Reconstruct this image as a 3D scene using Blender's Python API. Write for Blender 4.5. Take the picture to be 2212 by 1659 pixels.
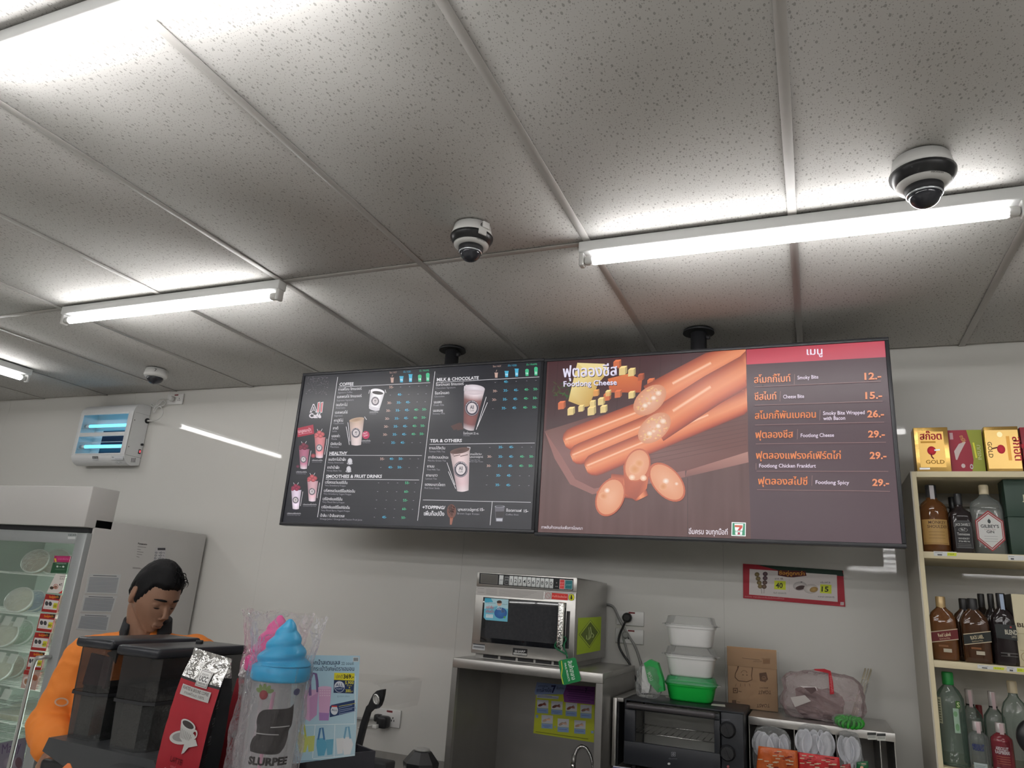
import bpy, bmesh, math, random
from mathutils import Vector, Matrix, noise as mnoise

random.seed(7)
SC = bpy.context.scene
COL = SC.collection
for o in list(bpy.data.objects):
    bpy.data.objects.remove(o)

# ---------------------------------------------------------------- camera, world, exposure
IMG_W, IMG_H = 2212.0, 1659.0
YAW, PITCH, ROLL, FPX = 0.403146166, -0.28909532, 0.069922407, 1555.30813
CAM_Z = 1.60


def _cam_rows():
    ca, sa = math.cos(YAW), math.sin(YAW)
    cb, sb = math.cos(PITCH), math.sin(PITCH)
    cc, sc = math.cos(ROLL), math.sin(ROLL)
    yaw = Matrix(((ca, sa, 0), (-sa, ca, 0), (0, 0, 1)))
    base = Matrix(((1, 0, 0), (0, 0, -1), (0, 1, 0)))
    pit = Matrix(((1, 0, 0), (0, cb, -sb), (0, sb, cb)))
    rol = Matrix(((cc, -sc, 0), (sc, cc, 0), (0, 0, 1)))
    return rol @ pit @ base @ yaw


CR = _cam_rows()
CAM = Vector((0, 0, CAM_Z))
camd = bpy.data.cameras.new('camera')
camo = bpy.data.objects.new('camera', camd)
COL.objects.link(camo)
camd.sensor_fit = 'HORIZONTAL'
camd.sensor_width = 36.0
camd.lens = FPX * 36.0 / IMG_W
camd.clip_start = 0.02
rx, ry, rz = Vector(CR[0]), -Vector(CR[1]), -Vector(CR[2])
m3 = Matrix((rx, ry, rz)).transposed()
camo.matrix_world = Matrix.Translation(CAM) @ m3.to_4x4()
SC.camera = camo

world = bpy.data.worlds.new('world')
SC.world = world
world.use_nodes = True
world.node_tree.nodes['Background'].inputs[0].default_value = (0.75, 0.82, 0.9, 1)
world.node_tree.nodes['Background'].inputs[1].default_value = 0.02

vs = SC.view_settings
vs.view_transform = 'Standard'
vs.look = 'None'
vs.exposure = 0.0
vs.gamma = 1.0
vs.use_curve_mapping = False
SC.display_settings.display_device = 'sRGB'
SC.cycles.max_bounces = 5
SC.cycles.diffuse_bounces = 3
SC.cycles.glossy_bounces = 3
SC.cycles.transmission_bounces = 4
SC.cycles.transparent_max_bounces = 12
SC.cycles.use_adaptive_sampling = True
SC.cycles.adaptive_threshold = 0.05
SC.cycles.adaptive_min_samples = 20
SC.cycles.use_light_tree = False
SC.cycles.caustics_reflective = False
SC.cycles.caustics_refractive = False
SC.cycles.sample_clamp_indirect = 4.0

TUBE_POWER = 23.0          # emission of the ceiling fluorescent tubes
WALL_Y = 3.175
CEIL = 2.687


# ---------------------------------------------------------------- pixel -> place (a pixel gives only a direction)
def ray(x, y):
    d = Vector(((x - IMG_W / 2) / FPX, (y - IMG_H / 2) / FPX, 1.0))
    return CR.transposed() @ d


def PY(x, y, Y):
    d = ray(x, y)
    return CAM + d * (Y / d.y)


def PX(x, y, X):
    d = ray(x, y)
    return CAM + d * (X / d.x)


def PZ(x, y, Z):
    d = ray(x, y)
    return CAM + d * ((Z - CAM_Z) / d.z)


def PD(x, y, zc):
    return CAM + ray(x, y) * zc


# ---------------------------------------------------------------- materials
MATS = {}


def s2l(c):
    c = c / 255.0
    return c / 12.92 if c <= 0.04045 else ((c + 0.055) / 1.055) ** 2.4


def rgb(r, g, b):
    return (s2l(r), s2l(g), s2l(b), 1.0)


def M(name, col=None, rough=0.5, metal=0.0, spec=0.5, trans=0.0, alpha=1.0, emit=None, estr=0.0, nz=None, bump=None,
      ior=1.45, coat=0.0, aniso=0.0):
    """procedural material; nz=(scale, amount) colour mottling, bump=(scale, strength, stretch xyz)"""
    if name in MATS:
        return MATS[name]
    m = bpy.data.materials.new(name)
    m.use_nodes = True
    nt = m.node_tree
    b = nt.nodes['Principled BSDF']
    c = col if len(col) == 4 else (*col, 1)
    b.inputs['Base Color'].default_value = c
    b.inputs['Roughness'].default_value = rough
    b.inputs['Metallic'].default_value = metal
    b.inputs['Specular IOR Level'].default_value = spec
    b.inputs['Transmission Weight'].default_value = trans
    b.inputs['Alpha'].default_value = alpha
    b.inputs['IOR'].default_value = ior
    b.inputs['Coat Weight'].default_value = coat
    if emit:
        b.inputs['Emission Color'].default_value = emit if len(emit) == 4 else (*emit, 1)
        b.inputs['Emission Strength'].default_value = estr
    tc = None
    if nz or bump:
        tc = nt.nodes.new('ShaderNodeTexCoord')
    if nz:
        n = nt.nodes.new('ShaderNodeTexNoise')
        n.inputs['Scale'].default_value = nz[0]
        n.inputs['Detail'].default_value = 4
        mx = nt.nodes.new('ShaderNodeMix')
        mx.data_type = 'RGBA'
        a = nz[1]
        mx.inputs[6].default_value = (c[0] * (1 - a), c[1] * (1 - a), c[2] * (1 - a), 1)
        mx.inputs[7].default_value = (min(1, c[0] * (1 + a)), min(1, c[1] * (1 + a)), min(1, c[2] * (1 + a)), 1)
        nt.links.new(tc.outputs['Object'], n.inputs['Vector'])
        nt.links.new(n.outputs['Fac'], mx.inputs[0])
        nt.links.new(mx.outputs[2], b.inputs['Base Color'])
    if bump:
        mp = nt.nodes.new('ShaderNodeMapping')
        mp.inputs['Scale'].default_value = bump[2] if len(bump) > 2 else (1, 1, 1)
        n2 = nt.nodes.new('ShaderNodeTexNoise')
        n2.inputs['Scale'].default_value = bump[0]
        n2.inputs['Detail'].default_value = 3
        bp = nt.nodes.new('ShaderNodeBump')
        bp.inputs['Strength'].default_value = bump[1]
        bp.inputs['Distance'].default_value = bump[3] if len(bump) > 3 else 0.01
        nt.links.new(tc.outputs['Object'], mp.inputs['Vector'])
        nt.links.new(mp.outputs['Vector'], n2.inputs['Vector'])
        nt.links.new(n2.outputs['Fac'], bp.inputs['Height'])
        nt.links.new(bp.outputs['Normal'], b.inputs['Normal'])
    MATS[name] = m
    return m


def film(name, col, density, rough=0.12, bumpscale=45.0, bumpstr=0.6, gloss=False):
    """thin crumpled plastic film: see-through with glossy creases"""
    if name in MATS:
        return MATS[name]
    m = bpy.data.materials.new(name)
    m.use_nodes = True
    nt = m.node_tree
    nt.nodes.clear()
    out = nt.nodes.new('ShaderNodeOutputMaterial')
    tr = nt.nodes.new('ShaderNodeBsdfTransparent')
    tr.inputs[0].default_value = (0.97, 0.97, 0.97, 1)
    if gloss:
        gl = nt.nodes.new('ShaderNodeBsdfGlossy')
        gl.inputs['Color'].default_value = (*col, 1)
    else:
        gl = nt.nodes.new('ShaderNodeBsdfPrincipled')
        gl.inputs['Base Color'].default_value = (*col, 1)
        gl.inputs['Specular IOR Level'].default_value = 1.0
    gl.inputs['Roughness'].default_value = rough
    tc = nt.nodes.new('ShaderNodeTexCoord')
    n = nt.nodes.new('ShaderNodeTexNoise')
    n.inputs['Scale'].default_value = bumpscale
    n.inputs['Detail'].default_value = 3
    n.inputs['Distortion'].default_value = 1.2
    bp = nt.nodes.new('ShaderNodeBump')
    bp.inputs['Strength'].default_value = bumpstr
    bp.inputs['Distance'].default_value = 0.012
    nt.links.new(tc.outputs['Object'], n.inputs['Vector'])
    nt.links.new(n.outputs['Fac'], bp.inputs['Height'])
    nt.links.new(bp.outputs['Normal'], gl.inputs['Normal'])
    lw = nt.nodes.new('ShaderNodeLayerWeight')
    lw.inputs['Blend'].default_value = 0.25
    nt.links.new(bp.outputs['Normal'], lw.inputs['Normal'])
    ma = nt.nodes.new('ShaderNodeMath')
    ma.operation = 'MULTIPLY_ADD'
    ma.inputs[1].default_value = 0.55
    ma.inputs[2].default_value = density
    ma.use_clamp = True
    nt.links.new(lw.outputs['Fresnel'], ma.inputs[0])
    mx = nt.nodes.new('ShaderNodeMixShader')
    nt.links.new(ma.outputs[0], mx.inputs[0])
    nt.links.new(tr.outputs[0], mx.inputs[1])
    nt.links.new(gl.outputs[0], mx.inputs[2])
    nt.links.new(mx.outputs[0], out.inputs[0])
    MATS[name] = m
    return m


def print_mat(name, rough=0.5, spec=0.3, emis=0.0, metal=0.0, alpha=1.0):
    """flat print: colour comes from the printed shapes' colour attribute"""
    if name in MATS:
        return MATS[name]
    m = bpy.data.materials.new(name)
    m.use_nodes = True
    nt = m.node_tree
    b = nt.nodes['Principled BSDF']
    at = nt.nodes.new('ShaderNodeVertexColor')
    at.layer_name = 'Col'
    b.inputs['Roughness'].default_value = rough
    b.inputs['Specular IOR Level'].default_value = spec
    b.inputs['Metallic'].default_value = metal
    b.inputs['Alpha'].default_value = alpha
    if emis > 0:
        b.inputs['Base Color'].default_value = (0.01, 0.01, 0.012, 1)
        nt.links.new(at.outputs['Color'], b.inputs['Emission Color'])
        b.inputs['Emission Strength'].default_value = emis
        m.cycles.emission_sampling = 'NONE'
    else:
        nt.links.new(at.outputs['Color'], b.inputs['Base Color'])
    MATS[name] = m
    return m


# ---------------------------------------------------------------- objects
def tag(o, label=None, cat=None, group=None, kind=None):
    if label:
        o['label'] = label
    if cat:
        o['category'] = cat
    if group:
        o['group'] = group
    if kind:
        o['kind'] = kind
    return o


def thing(name, label, cat, loc=(0, 0, 0), rot=(0, 0, 0), group=None, kind=None):
    o = bpy.data.objects.new(name, None)
    o.empty_display_size = 0.05
    COL.objects.link(o)
    o.location = loc
    o.rotation_euler = rot
    return tag(o, label, cat, group, kind)


def wmat(o):
    m = Matrix.LocRotScale(o.location, o.rotation_euler, o.scale)
    return m if o.parent is None else wmat(o.parent) @ o.matrix_parent_inverse @ m


def mesh_obj(name, me, mat, parent=None, loc=None, rot=None, local=False):
    """parts are modelled in world coordinates unless local=True (then in their parent's)"""
    o = bpy.data.objects.new(name, me)
    COL.objects.link(o)
    if mat is not None:
        if not isinstance(mat, (list, tuple)):
            mat = [mat]
        for mm in mat:
            me.materials.append(mm)
    if parent is not None:
        o.parent = parent
        if not local:
            o.matrix_parent_inverse = wmat(parent).inverted()
    if loc is not None:
        o.location = loc
    if rot is not None:
        o.rotation_euler = rot
    return o


def copy_tree(o, parent=None):
    c = o.copy()
    COL.objects.link(c)
    c.parent = parent
    for ch in list(o.children):
        copy_tree(ch, c)
    return c


class B:
    """mesh collector: every call adds one shape; build() makes ONE mesh object"""

    def __init__(self):
        self.bm = bmesh.new()
        self.mi = 0

    def _fin(self, faces, smooth=False):
        for f in faces:
            f.material_index = self.mi
            f.smooth = smooth

    def box(self, x0, x1, y0, y1, z0, z1, bev=0.0, seg=2, mtx=None):
        r = bmesh.ops.create_cube(self.bm, size=1.0)
        vs_ = r['verts']
        sx, sy, sz = x1 - x0, y1 - y0, z1 - z0
        for v in vs_:
            v.co = Vector(((v.co.x + .5) * sx + x0, (v.co.y + .5) * sy + y0, (v.co.z + .5) * sz + z0))
        fs = {f for v in vs_ for f in v.link_faces}
        self._fin(fs)
        if bev > 0:
            es = list({e for v in vs_ for e in v.link_edges})
            rr = bmesh.ops.bevel(self.bm, geom=es, offset=min(bev, min(sx, sy, sz) * .49), segments=seg, profile=0.5,
                                 affect='EDGES')
            vs_ = list({v for f in rr['faces'] for v in f.verts} | {v for v in vs_ if v.is_valid})
            self._fin({f for v in vs_ for f in v.link_faces}, True)
        if mtx is not None:
            for v in vs_:
                v.co = mtx @ v.co
        return self

    def cyl(self, p0, p1, r0, r1=None, n=16, cap=True, smooth=True):
        r1 = r0 if r1 is None else r1
        p0, p1 = Vector(p0), Vector(p1)
        d = (p1 - p0).normalized()
        a = d.orthogonal().normalized()
        b = d.cross(a)
        ra, rb = [], []
        for i in range(n):
            t = 2 * math.pi * i / n
            k = a * math.cos(t) + b * math.sin(t)
            ra.append(self.bm.verts.new(p0 + k * r0))
            rb.append(self.bm.verts.new(p1 + k * r1))
        fs = [self.bm.faces.new((ra[i], ra[(i + 1) % n], rb[(i + 1) % n], rb[i])) for i in range(n)]
        self._fin(fs, smooth)
        if cap:
            fs = [self.bm.faces.new(list(reversed(ra))), self.bm.faces.new(rb)]
            self._fin(fs)
        return self

    def lathe(self, prof, c=(0, 0, 0), n=24, sx=1.0, sy=1.0, power=2.0, smooth=True, cap=True, mtx=None, rot=0.0):
        """prof: list of (r, z); power>2 gives a squarish (superellipse) section"""
        c = Vector(c)
        rings = []
        for r, z in prof:
            ring = []
            for i in range(n):
                t = 2 * math.pi * (i + .5) / n + rot
                ct, st = math.cos(t), math.sin(t)
                k = (abs(ct) ** power + abs(st) ** power) ** (-1.0 / power)
                p = Vector((r * ct * k * sx, r * st * k * sy, z)) + c
                if mtx is not None:
                    p = mtx @ p
                ring.append(self.bm.verts.new(p))
            rings.append(ring)
        fs = []
        for a, b in zip(rings, rings[1:]):
            for i in range(n):
                j = (i + 1) % n
                fs.append(self.bm.faces.new((a[i], a[j], b[j], b[i])))
        self._fin(fs, smooth)
        if cap:
            fs = [self.bm.faces.new(list(reversed(rings[0]))), self.bm.faces.new(rings[-1])]
            self._fin(fs)
        return self

    def tube(self, pts, r, n=8, closed=False, cap=True, smooth=True):
        pts = [Vector(p) for p in pts]
        rings = []
        up = None
        for i, p in enumerate(pts):
            if closed:
                d = (pts[(i + 1) % len(pts)] - pts[i - 1]).normalized()
            else:
                d = (pts[min(i + 1, len(pts) - 1)] - pts[max(i - 1, 0)]).normalized()
            if up is None:
                a = d.orthogonal().normalized()
            else:
                a = up - d * up.dot(d)
                a = a.normalized() if a.length > 1e-6 else d.orthogonal().normalized()
            up = a
            b = d.cross(a)
            rr = r[i] if isinstance(r, (list, tuple)) else r
            rings.append([self.bm.verts.new(p + (a * math.cos(2 * math.pi * k / n) + b * math.sin(2 * math.pi * k / n)) * rr)
                          for k in range(n)])
        fs = []
        seq = list(zip(rings, rings[1:])) + ([(rings[-1], rings[0])] if closed else [])
        for a, b in seq:
            for i in range(n):
                j = (i + 1) % n
                fs.append(self.bm.faces.new((a[i], a[j], b[j], b[i])))
        self._fin(fs, smooth)
        if cap and not closed:
            self._fin([self.bm.faces.new(list(reversed(rings[0]))), self.bm.faces.new(rings[-1])])
        return self

    def prism(self, poly, depth, mtx=None, smooth=False):
        """poly: 2-D outline (x, z), extruded along +y by depth"""
        a = [self.bm.verts.new(Vector((p[0], 0, p[1]))) for p in poly]
        b = [self.bm.verts.new(Vector((p[0], depth, p[1]))) for p in poly]
        n = len(poly)
        fs = [self.bm.faces.new((a[i], b[i], b[(i + 1) % n], a[(i + 1) % n])) for i in range(n)]
        self._fin(fs, smooth)
        self._fin([self.bm.faces.new(a), self.bm.faces.new(list(reversed(b)))])
        if mtx is not None:
            for v in a + b:
                v.co = mtx @ v.co
        return self

    def face(self, pts, smooth=False):
        self._fin([self.bm.faces.new([self.bm.verts.new(Vector(p)) for p in pts])], smooth)
        return self

    def loft(self, loops, closed=True, cap=True, smooth=True):
        """loops: list of equally long point loops joined into a skin"""
        rs = [[self.bm.verts.new(Vector(p)) for p in lp] for lp in loops]
        n = len(rs[0])
        fs = []
        for a, b in zip(rs, rs[1:]):
            for i in range(n if closed else n - 1):
                j = (i + 1) % n
                fs.append(self.bm.faces.new((a[i], a[j], b[j], b[i])))
        self._fin(fs, smooth)
        if cap and closed:
            self._fin([self.bm.faces.new(list(reversed(rs[0]))), self.bm.faces.new(rs[-1])])
        return self

    def sphere(self, c, r, seg=20, rings=12, sc=(1, 1, 1)):
        rr = bmesh.ops.create_uvsphere(self.bm, u_segments=seg, v_segments=rings, radius=r)
        for v in rr['verts']:
            v.co = Vector((v.co.x * sc[0] + c[0], v.co.y * sc[1] + c[1], v.co.z * sc[2] + c[2]))
        self._fin({f for v in rr['verts'] for f in v.link_faces}, True)
        return self

    def build(self, name, mat, parent=None, loc=None, rot=None, recalc=True, local=False):
        if recalc:
            bmesh.ops.recalc_face_normals(self.bm, faces=self.bm.faces)
        me = bpy.data.meshes.new(name)
        self.bm.to_mesh(me)
        self.bm.free()
        return mesh_obj(name, me, mat, parent, loc, rot, local)


# ---------------------------------------------------------------- flat print (lettering, posters, screens)
_fc = bpy.data.curves.new('type_setter', 'FONT')
_fc.resolution_u = 2
_fo = bpy.data.objects.new('type_setter', _fc)
COL.objects.link(_fo)
_tcache = {}


def _mesh_text(s, bold):
    k = (s, bold)
    if k in _tcache:
        return _tcache[k]
    _fc.body = s
    _fc.offset = bold
    dg = bpy.context.evaluated_depsgraph_get()
    dg.update()
    me = bpy.data.meshes.new_from_object(_fo.evaluated_get(dg))
    vs_ = [(v.co.x, v.co.y) for v in me.vertices]
    fs = [tuple(p.vertices) for p in me.polygons]
    bpy.data.meshes.remove(me)
    if vs_:
        x0 = min(v[0] for v in vs_)
        x1 = max(v[0] for v in vs_)
    else:
        x0 = x1 = 0
    _tcache[k] = (vs_, fs, x0, x1)
    return _tcache[k]


_hh = _mesh_text('H', 0)
CAP_H = max(v[1] for v in _hh[0])
_hh = _mesh_text('ม', 0)
THAI_H = max(v[1] for v in _hh[0])
LIFT = 0.00012


class Print:
    """flat printed picture on a plane. o: origin, u/v: in-plane unit axes; shapes given in photo-crop pixels or metres"""

    def __init__(self, o, u=(1, 0, 0), v=(0, 0, 1), crop=None, metric=False):
        self.o, self.u, self.v = Vector(o), Vector(u).normalized(), Vector(v).normalized()
        self.n = self.u.cross(self.v).normalized()
        self.crop = crop
        self.metric = metric
        self.vs, self.fs, self.cs = [], [], []
        self.layer = 0
        self.clip = None
        self._ll, self._lc = 0, 0

    def at(self, x, y):
        if self.metric:
            return (x, y)
        if self.crop:
            x, y = self.crop[0] + x * self.crop[2], self.crop[1] + y * self.crop[2]
        d = ray(x, y)
        t = (self.o - CAM).dot(self.n) / d.dot(self.n)
        p = CAM + d * t - self.o
        return (p.dot(self.u), p.dot(self.v))

    def _add(self, uv, faces, cols):
        b = len(self.vs)
        if self.layer != self._ll:
            self._ll, self._lc = self.layer, 0
        z = self.layer * LIFT + min(self._lc, 13) * 8e-6
        self._lc += 1
        for a in uv:
            if self.clip:
                a = (min(max(a[0], self.clip[0]), self.clip[1]), min(max(a[1], self.clip[2]), self.clip[3]))
            self.vs.append((a[0], a[1], z))
        for f in faces:
            self.fs.append(tuple(b + i for i in f))
            if isinstance(cols, list):
                self.cs.append([cols[i] for i in f])
            else:
                self.cs.append([cols] * len(f))

    def up(self, k=1):
        self.layer += k
        return self

    def poly(self, pts, col, cols=None):
        self._add([self.at(*p) for p in pts], [tuple(range(len(pts)))], [rgb(*c) for c in cols] if cols else rgb(*col))
        return self

    def rect(self, x0, y0, x1, y1, col):
        return self.poly([(x0, y0), (x1, y0), (x1, y1), (x0, y1)], col)

    def line(self, x0, y0, x1, y1, w, col):
        d = Vector((x1 - x0, y1 - y0)).normalized()
        nx, ny = -d.y * w / 2, d.x * w / 2
        return self.poly([(x0 + nx, y0 + ny), (x1 + nx, y1 + ny), (x1 - nx, y1 - ny), (x0 - nx, y0 - ny)], col)

    def ell(self, cx, cy, rx_, ry_, col, ang=0.0, n=24, rim=None, inner=0.0, arc=(0, 1)):
        """ellipse; rim = colour at the edge (smooth shade of the depicted thing); inner>0 makes a ring"""
        ca, sa = math.cos(ang), math.sin(ang)
        pts = []
        full = arc == (0, 1)
        for i in range(n + (0 if full else 1)):
            t = 2 * math.pi * (arc[0] + (arc[1] - arc[0]) * i / n)
            a, b = rx_ * math.cos(t), ry_ * math.sin(t)
            pts.append((a, b))
        out = [self.at(cx + a * ca - b * sa, cy + a * sa + b * ca) for a, b in pts]
        if inner > 0:
            inn = [self.at(cx + (a * ca - b * sa) * inner, cy + (a * sa + b * ca) * inner) for a, b in pts]
            m = len(pts)
            fs = [(i, (i + 1) % m, m + (i + 1) % m, m + i) for i in range(m if full else m - 1)]
            self._add(out + inn, fs, rgb(*col))
            return self
        c = rgb(*col)
        if rim is None and full:
            self._add(out, [tuple(range(n))], c)
        else:
            r = rgb(*(rim or col))
            m = len(out)
            self._add(out + [self.at(cx, cy)], [(i, (i + 1) % m, m) for i in range(m if full else m - 1)], [r] * m + [c])
        return self

    def ribbon(self, pts, ws, prof):
        """band along pts with half widths ws; prof: [(s -1..1, colour)...] across (a depicted rounded body)"""
        k = len(prof)
        uv, cols = [], []
        for i, p in enumerate(pts):
            a, b = pts[max(0, i - 1)], pts[min(len(pts) - 1, i + 1)]
            d = Vector((b[0] - a[0], b[1] - a[1])).normalized()
            w = ws[i] if isinstance(ws, (list, tuple)) else ws
            for s, c in prof:
                uv.append(self.at(p[0] - d.y * w * s, p[1] + d.x * w * s))
                cols.append(rgb(*c))
        fs = []
        for i in range(len(pts) - 1):
            for j in range(k - 1):
                fs.append((i * k + j, i * k + j + 1, (i + 1) * k + j + 1, (i + 1) * k + j))
        self._add(uv, fs, cols)
        return self

    def text(self, x, y, s, h, col, w=None, bold=0.0, align='L', ang=0.0, thai=None, flip=False, shear=0.0):
        """(x, y) baseline start; h cap height, w fitted width, all in the same units as the other shapes"""
        if thai is None:
            thai = any(0xe00 <= ord(c) < 0xe80 for c in s)
        if thai and bold > .008:
            # small-looped letters: embolden by overprinting instead of swelling the outline
            e = h * bold * .9
            for dx in (-e, e):
                self.text(x + dx * math.cos(ang), y + dx * math.sin(ang), s, h, col, w, .004, align, ang, thai, flip, shear)
            bold = .004
        vs_, fs, x0, x1 = _mesh_text(s, bold)
        if not vs_:
            return self
        k = h / (THAI_H if thai else CAP_H)
        kx = k
        if w is not None:
            kx = w / max(1e-6, x1 - x0)
        W = (x1 - x0) * kx
        off = {'L': 0, 'C': -W / 2, 'R': -W}[align]
        ca, sa = math.cos(ang), math.sin(ang)
        sg = 1 if self.metric else -1
        if flip:
            sg = -sg
        uv = []
        for vx, vy in vs_:
            a = (vx - x0) * kx + off + shear * vy * k
            b = vy * k
            if flip:
                a = -a
            uv.append(self.at(x + a * ca - sg * b * sa, y + sg * b * ca + a * sa))
        self._add(uv, fs, rgb(*col))
        return self

    def flush(self, name, mat, parent=None, local=False):
        """build what is drawn so far as one part and start the next"""
        ob = self.build(name, mat, parent, local)
        self.vs, self.fs, self.cs = [], [], []
        self.layer = 0
        return ob

    def build(self, name, mat, parent=None, local=False):
        me = bpy.data.meshes.new(name)
        pts = [self.o + self.u * a + self.v * b + self.n * c for a, b, c in self.vs]
        me.from_pydata(pts, [], self.fs)
        ca = me.color_attributes.new('Col', 'FLOAT_COLOR', 'CORNER')
        flat = []
        for c in self.cs:
            for q in c:
                flat.extend(q)
        ca.data.foreach_set('color', flat)
        me.update()
        return mesh_obj(name, me, mat, parent, local=local)


def slice_mesh(me, axis, step):
    """cut a flat print into strips so that it can be bent"""
    bm = bmesh.new()
    bm.from_mesh(me)
    cs_ = [v.co[axis] for v in bm.verts]
    lo, hi = min(cs_), max(cs_)
    nrm = Vector((0, 0, 0))
    nrm[axis] = 1
    k = int(math.floor(lo / step)) + 1
    while k * step < hi:
        co = Vector((0, 0, 0))
        co[axis] = k * step
        bmesh.ops.bisect_plane(bm, geom=bm.verts[:] + bm.edges[:] + bm.faces[:], plane_co=co, plane_no=nrm, dist=1e-7)
        k += 1
    bm.to_mesh(me)
    bm.free()

# ================================================================ the room
def tile_material():
    m = bpy.data.materials.new('mineral_fibre_tile')
    m.use_nodes = True
    nt = m.node_tree
    b = nt.nodes['Principled BSDF']
    b.inputs['Roughness'].default_value = 0.9
    b.inputs['Specular IOR Level'].default_value = 0.15
    geo = nt.nodes.new('ShaderNodeNewGeometry')

    def spots(scale, stretch, r, jitter):
        mp = nt.nodes.new('ShaderNodeMapping')
        mp.inputs['Rotation'].default_value = (0, 0, 0.5 + jitter)
        mp.inputs['Scale'].default_value = stretch
        vo = nt.nodes.new('ShaderNodeTexVoronoi')
        vo.voronoi_dimensions = '2D'
        vo.inputs['Scale'].default_value = scale
        nt.links.new(geo.outputs['Position'], mp.inputs['Vector'])
        nt.links.new(mp.outputs['Vector'], vo.inputs['Vector'])
        sep = nt.nodes.new('ShaderNodeSeparateColor')
        nt.links.new(vo.outputs['Color'], sep.inputs[0])
        th = nt.nodes.new('ShaderNodeMath')
        th.operation = 'MULTIPLY'
        th.inputs[1].default_value = r
        nt.links.new(sep.outputs[0], th.inputs[0])
        lt = nt.nodes.new('ShaderNodeMath')
        lt.operation = 'LESS_THAN'
        nt.links.new(vo.outputs['Distance'], lt.inputs[0])
        nt.links.new(th.outputs[0], lt.inputs[1])
        return lt

    a = spots(75, (1.0, 0.62, 1), 0.21, 0.0)
    c = spots(160, (1.0, 0.7, 1), 0.20, 1.1)
    mx = nt.nodes.new('ShaderNodeMath')
    mx.operation = 'MAXIMUM'
    nt.links.new(a.outputs[0], mx.inputs[0])
    nt.links.new(c.outputs[0], mx.inputs[1])
    col = nt.nodes.new('ShaderNodeMix')
    col.data_type = 'RGBA'
    col.inputs[6].default_value = (0.60, 0.59, 0.57, 1)
    col.inputs[7].default_value = (0.37, 0.36, 0.345, 1)
    nt.links.new(mx.outputs[0], col.inputs[0])
    nt.links.new(col.outputs[2], b.inputs['Base Color'])
    return m


TILE = tile_material()
BAR = M('white_painted_bar', (0.50, 0.485, 0.465), 0.45, nz=(30, 0.03))
PANEL = M('glossy_wall_panel', (0.70, 0.69, 0.655), 0.035, spec=0.42, nz=(1.2, 0.015), bump=(3.0, 0.05, (1, 1, 1), 0.003))
PLASTER = M('plain_wall', (0.72, 0.71, 0.68), 0.6, nz=(3, 0.04))
FLOORM = M('floor_tile', (0.66, 0.64, 0.60), 0.3, nz=(2.5, 0.06))

RX0, RX1, RY0, RY1 = -7.6, 3.9, -12.6, WALL_Y + 0.012
fl = B().box(RX0 - .2, RX1 + .2, RY0 - .2, RY1 + .2, -0.2, 0).build('floor', FLOORM)
tag(fl, 'pale polished shop floor', 'floor', kind='structure')
wl = B().box(RX0 - .15, RX0, RY0, RY1, 0, CEIL + .3).build('wall_left', PLASTER)
tag(wl, 'plain light left end wall of the shop', 'wall', kind='structure')
wr = B().box(RX1, RX1 + .15, RY0, RY1, 0, CEIL + .3).build('wall_right', PLASTER)
tag(wr, 'plain light right end wall of the shop', 'wall', kind='structure')
wf = B().box(RX0, RX1, RY0 - .15, RY0, 0, CEIL + .3).build('wall_front', PLASTER)
tag(wf, 'plain light wall far behind the viewer', 'wall', kind='structure')
wb = B().box(RX0, RX1, RY1, RY1 + .15, 0, CEIL + .3).build('wall_back', PLASTER)
tag(wb, 'glossy off-white panelled wall behind the counter', 'wall', kind='structure')
# wall panels: glossy boards with fine joints, not perfectly coplanar
xs = [RX0] + [-2.747 + 1.2 * k for k in range(-4, 6)] + [RX1]
for i in range(len(xs) - 1):
    a, b_ = xs[i] + .0002, xs[i + 1] - .0002
    pb = B()
    t = random.uniform(-.0012, .0012)
    q = [(a, WALL_Y - t * 0.5, 0.0), (b_, WALL_Y + t * 0.5, 0.0), (b_, WALL_Y + t * .5, CEIL + .1), (a, WALL_Y - t * .5, CEIL + .1)]
    r = [(x, RY1 + .001, z) for x, y, z in q]
    pb.loft([q, r], smooth=False)
    pb.build('wall_panel', PANEL, wb)

ce = B().box(RX0, RX1, RY0, RY1, CEIL + .02, CEIL + .3).build('ceiling', TILE)
tag(ce, 'suspended ceiling of pitted grey-white mineral tiles in a metal grid', 'ceiling', kind='structure')
GX0, GY0 = -0.01, 1.965
tile_me = None
cols = list(range(-12, 4))
for k in cols:
    for j in (-2, -1, 0):
        x0, y0 = GX0 + .6 * k, GY0 + 1.2 * j
        if tile_me is None:
            ob = B().box(.006, .594, .006, 1.194, 0, .014, bev=.0025, seg=1).build('ceiling_tile', TILE, ce)
            tile_me = ob.data
        else:
            ob = mesh_obj('ceiling_tile', tile_me, None, ce)
        ob.location = (x0, y0, CEIL + .004)
for k in cols + [4]:
    B().box(GX0 + .6 * k - .012, GX0 + .6 * k + .012, GY0 - 2.4, WALL_Y - .004, CEIL, CEIL + .003, bev=.001, seg=1).box(
        GX0 + .6 * k - .002, GX0 + .6 * k + .002, GY0 - 2.4, WALL_Y - .004, CEIL + .003, CEIL + .02).build('grid_bar', BAR, ce)
cross_me = None
for k in cols:
    for j in (-1, 0):
        x0 = GX0 + .6 * k
        if cross_me is None:
            ob = B().box(.0125, .5875, -.012, .012, CEIL + .0003, CEIL + .003, bev=.001, seg=1).build('cross_bar', BAR, ce)
            cross_me = ob.data
        else:
            ob = mesh_obj('cross_bar', cross_me, None, ce)
        ob.location = (x0, GY0 + 1.2 * j, 0)

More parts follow.
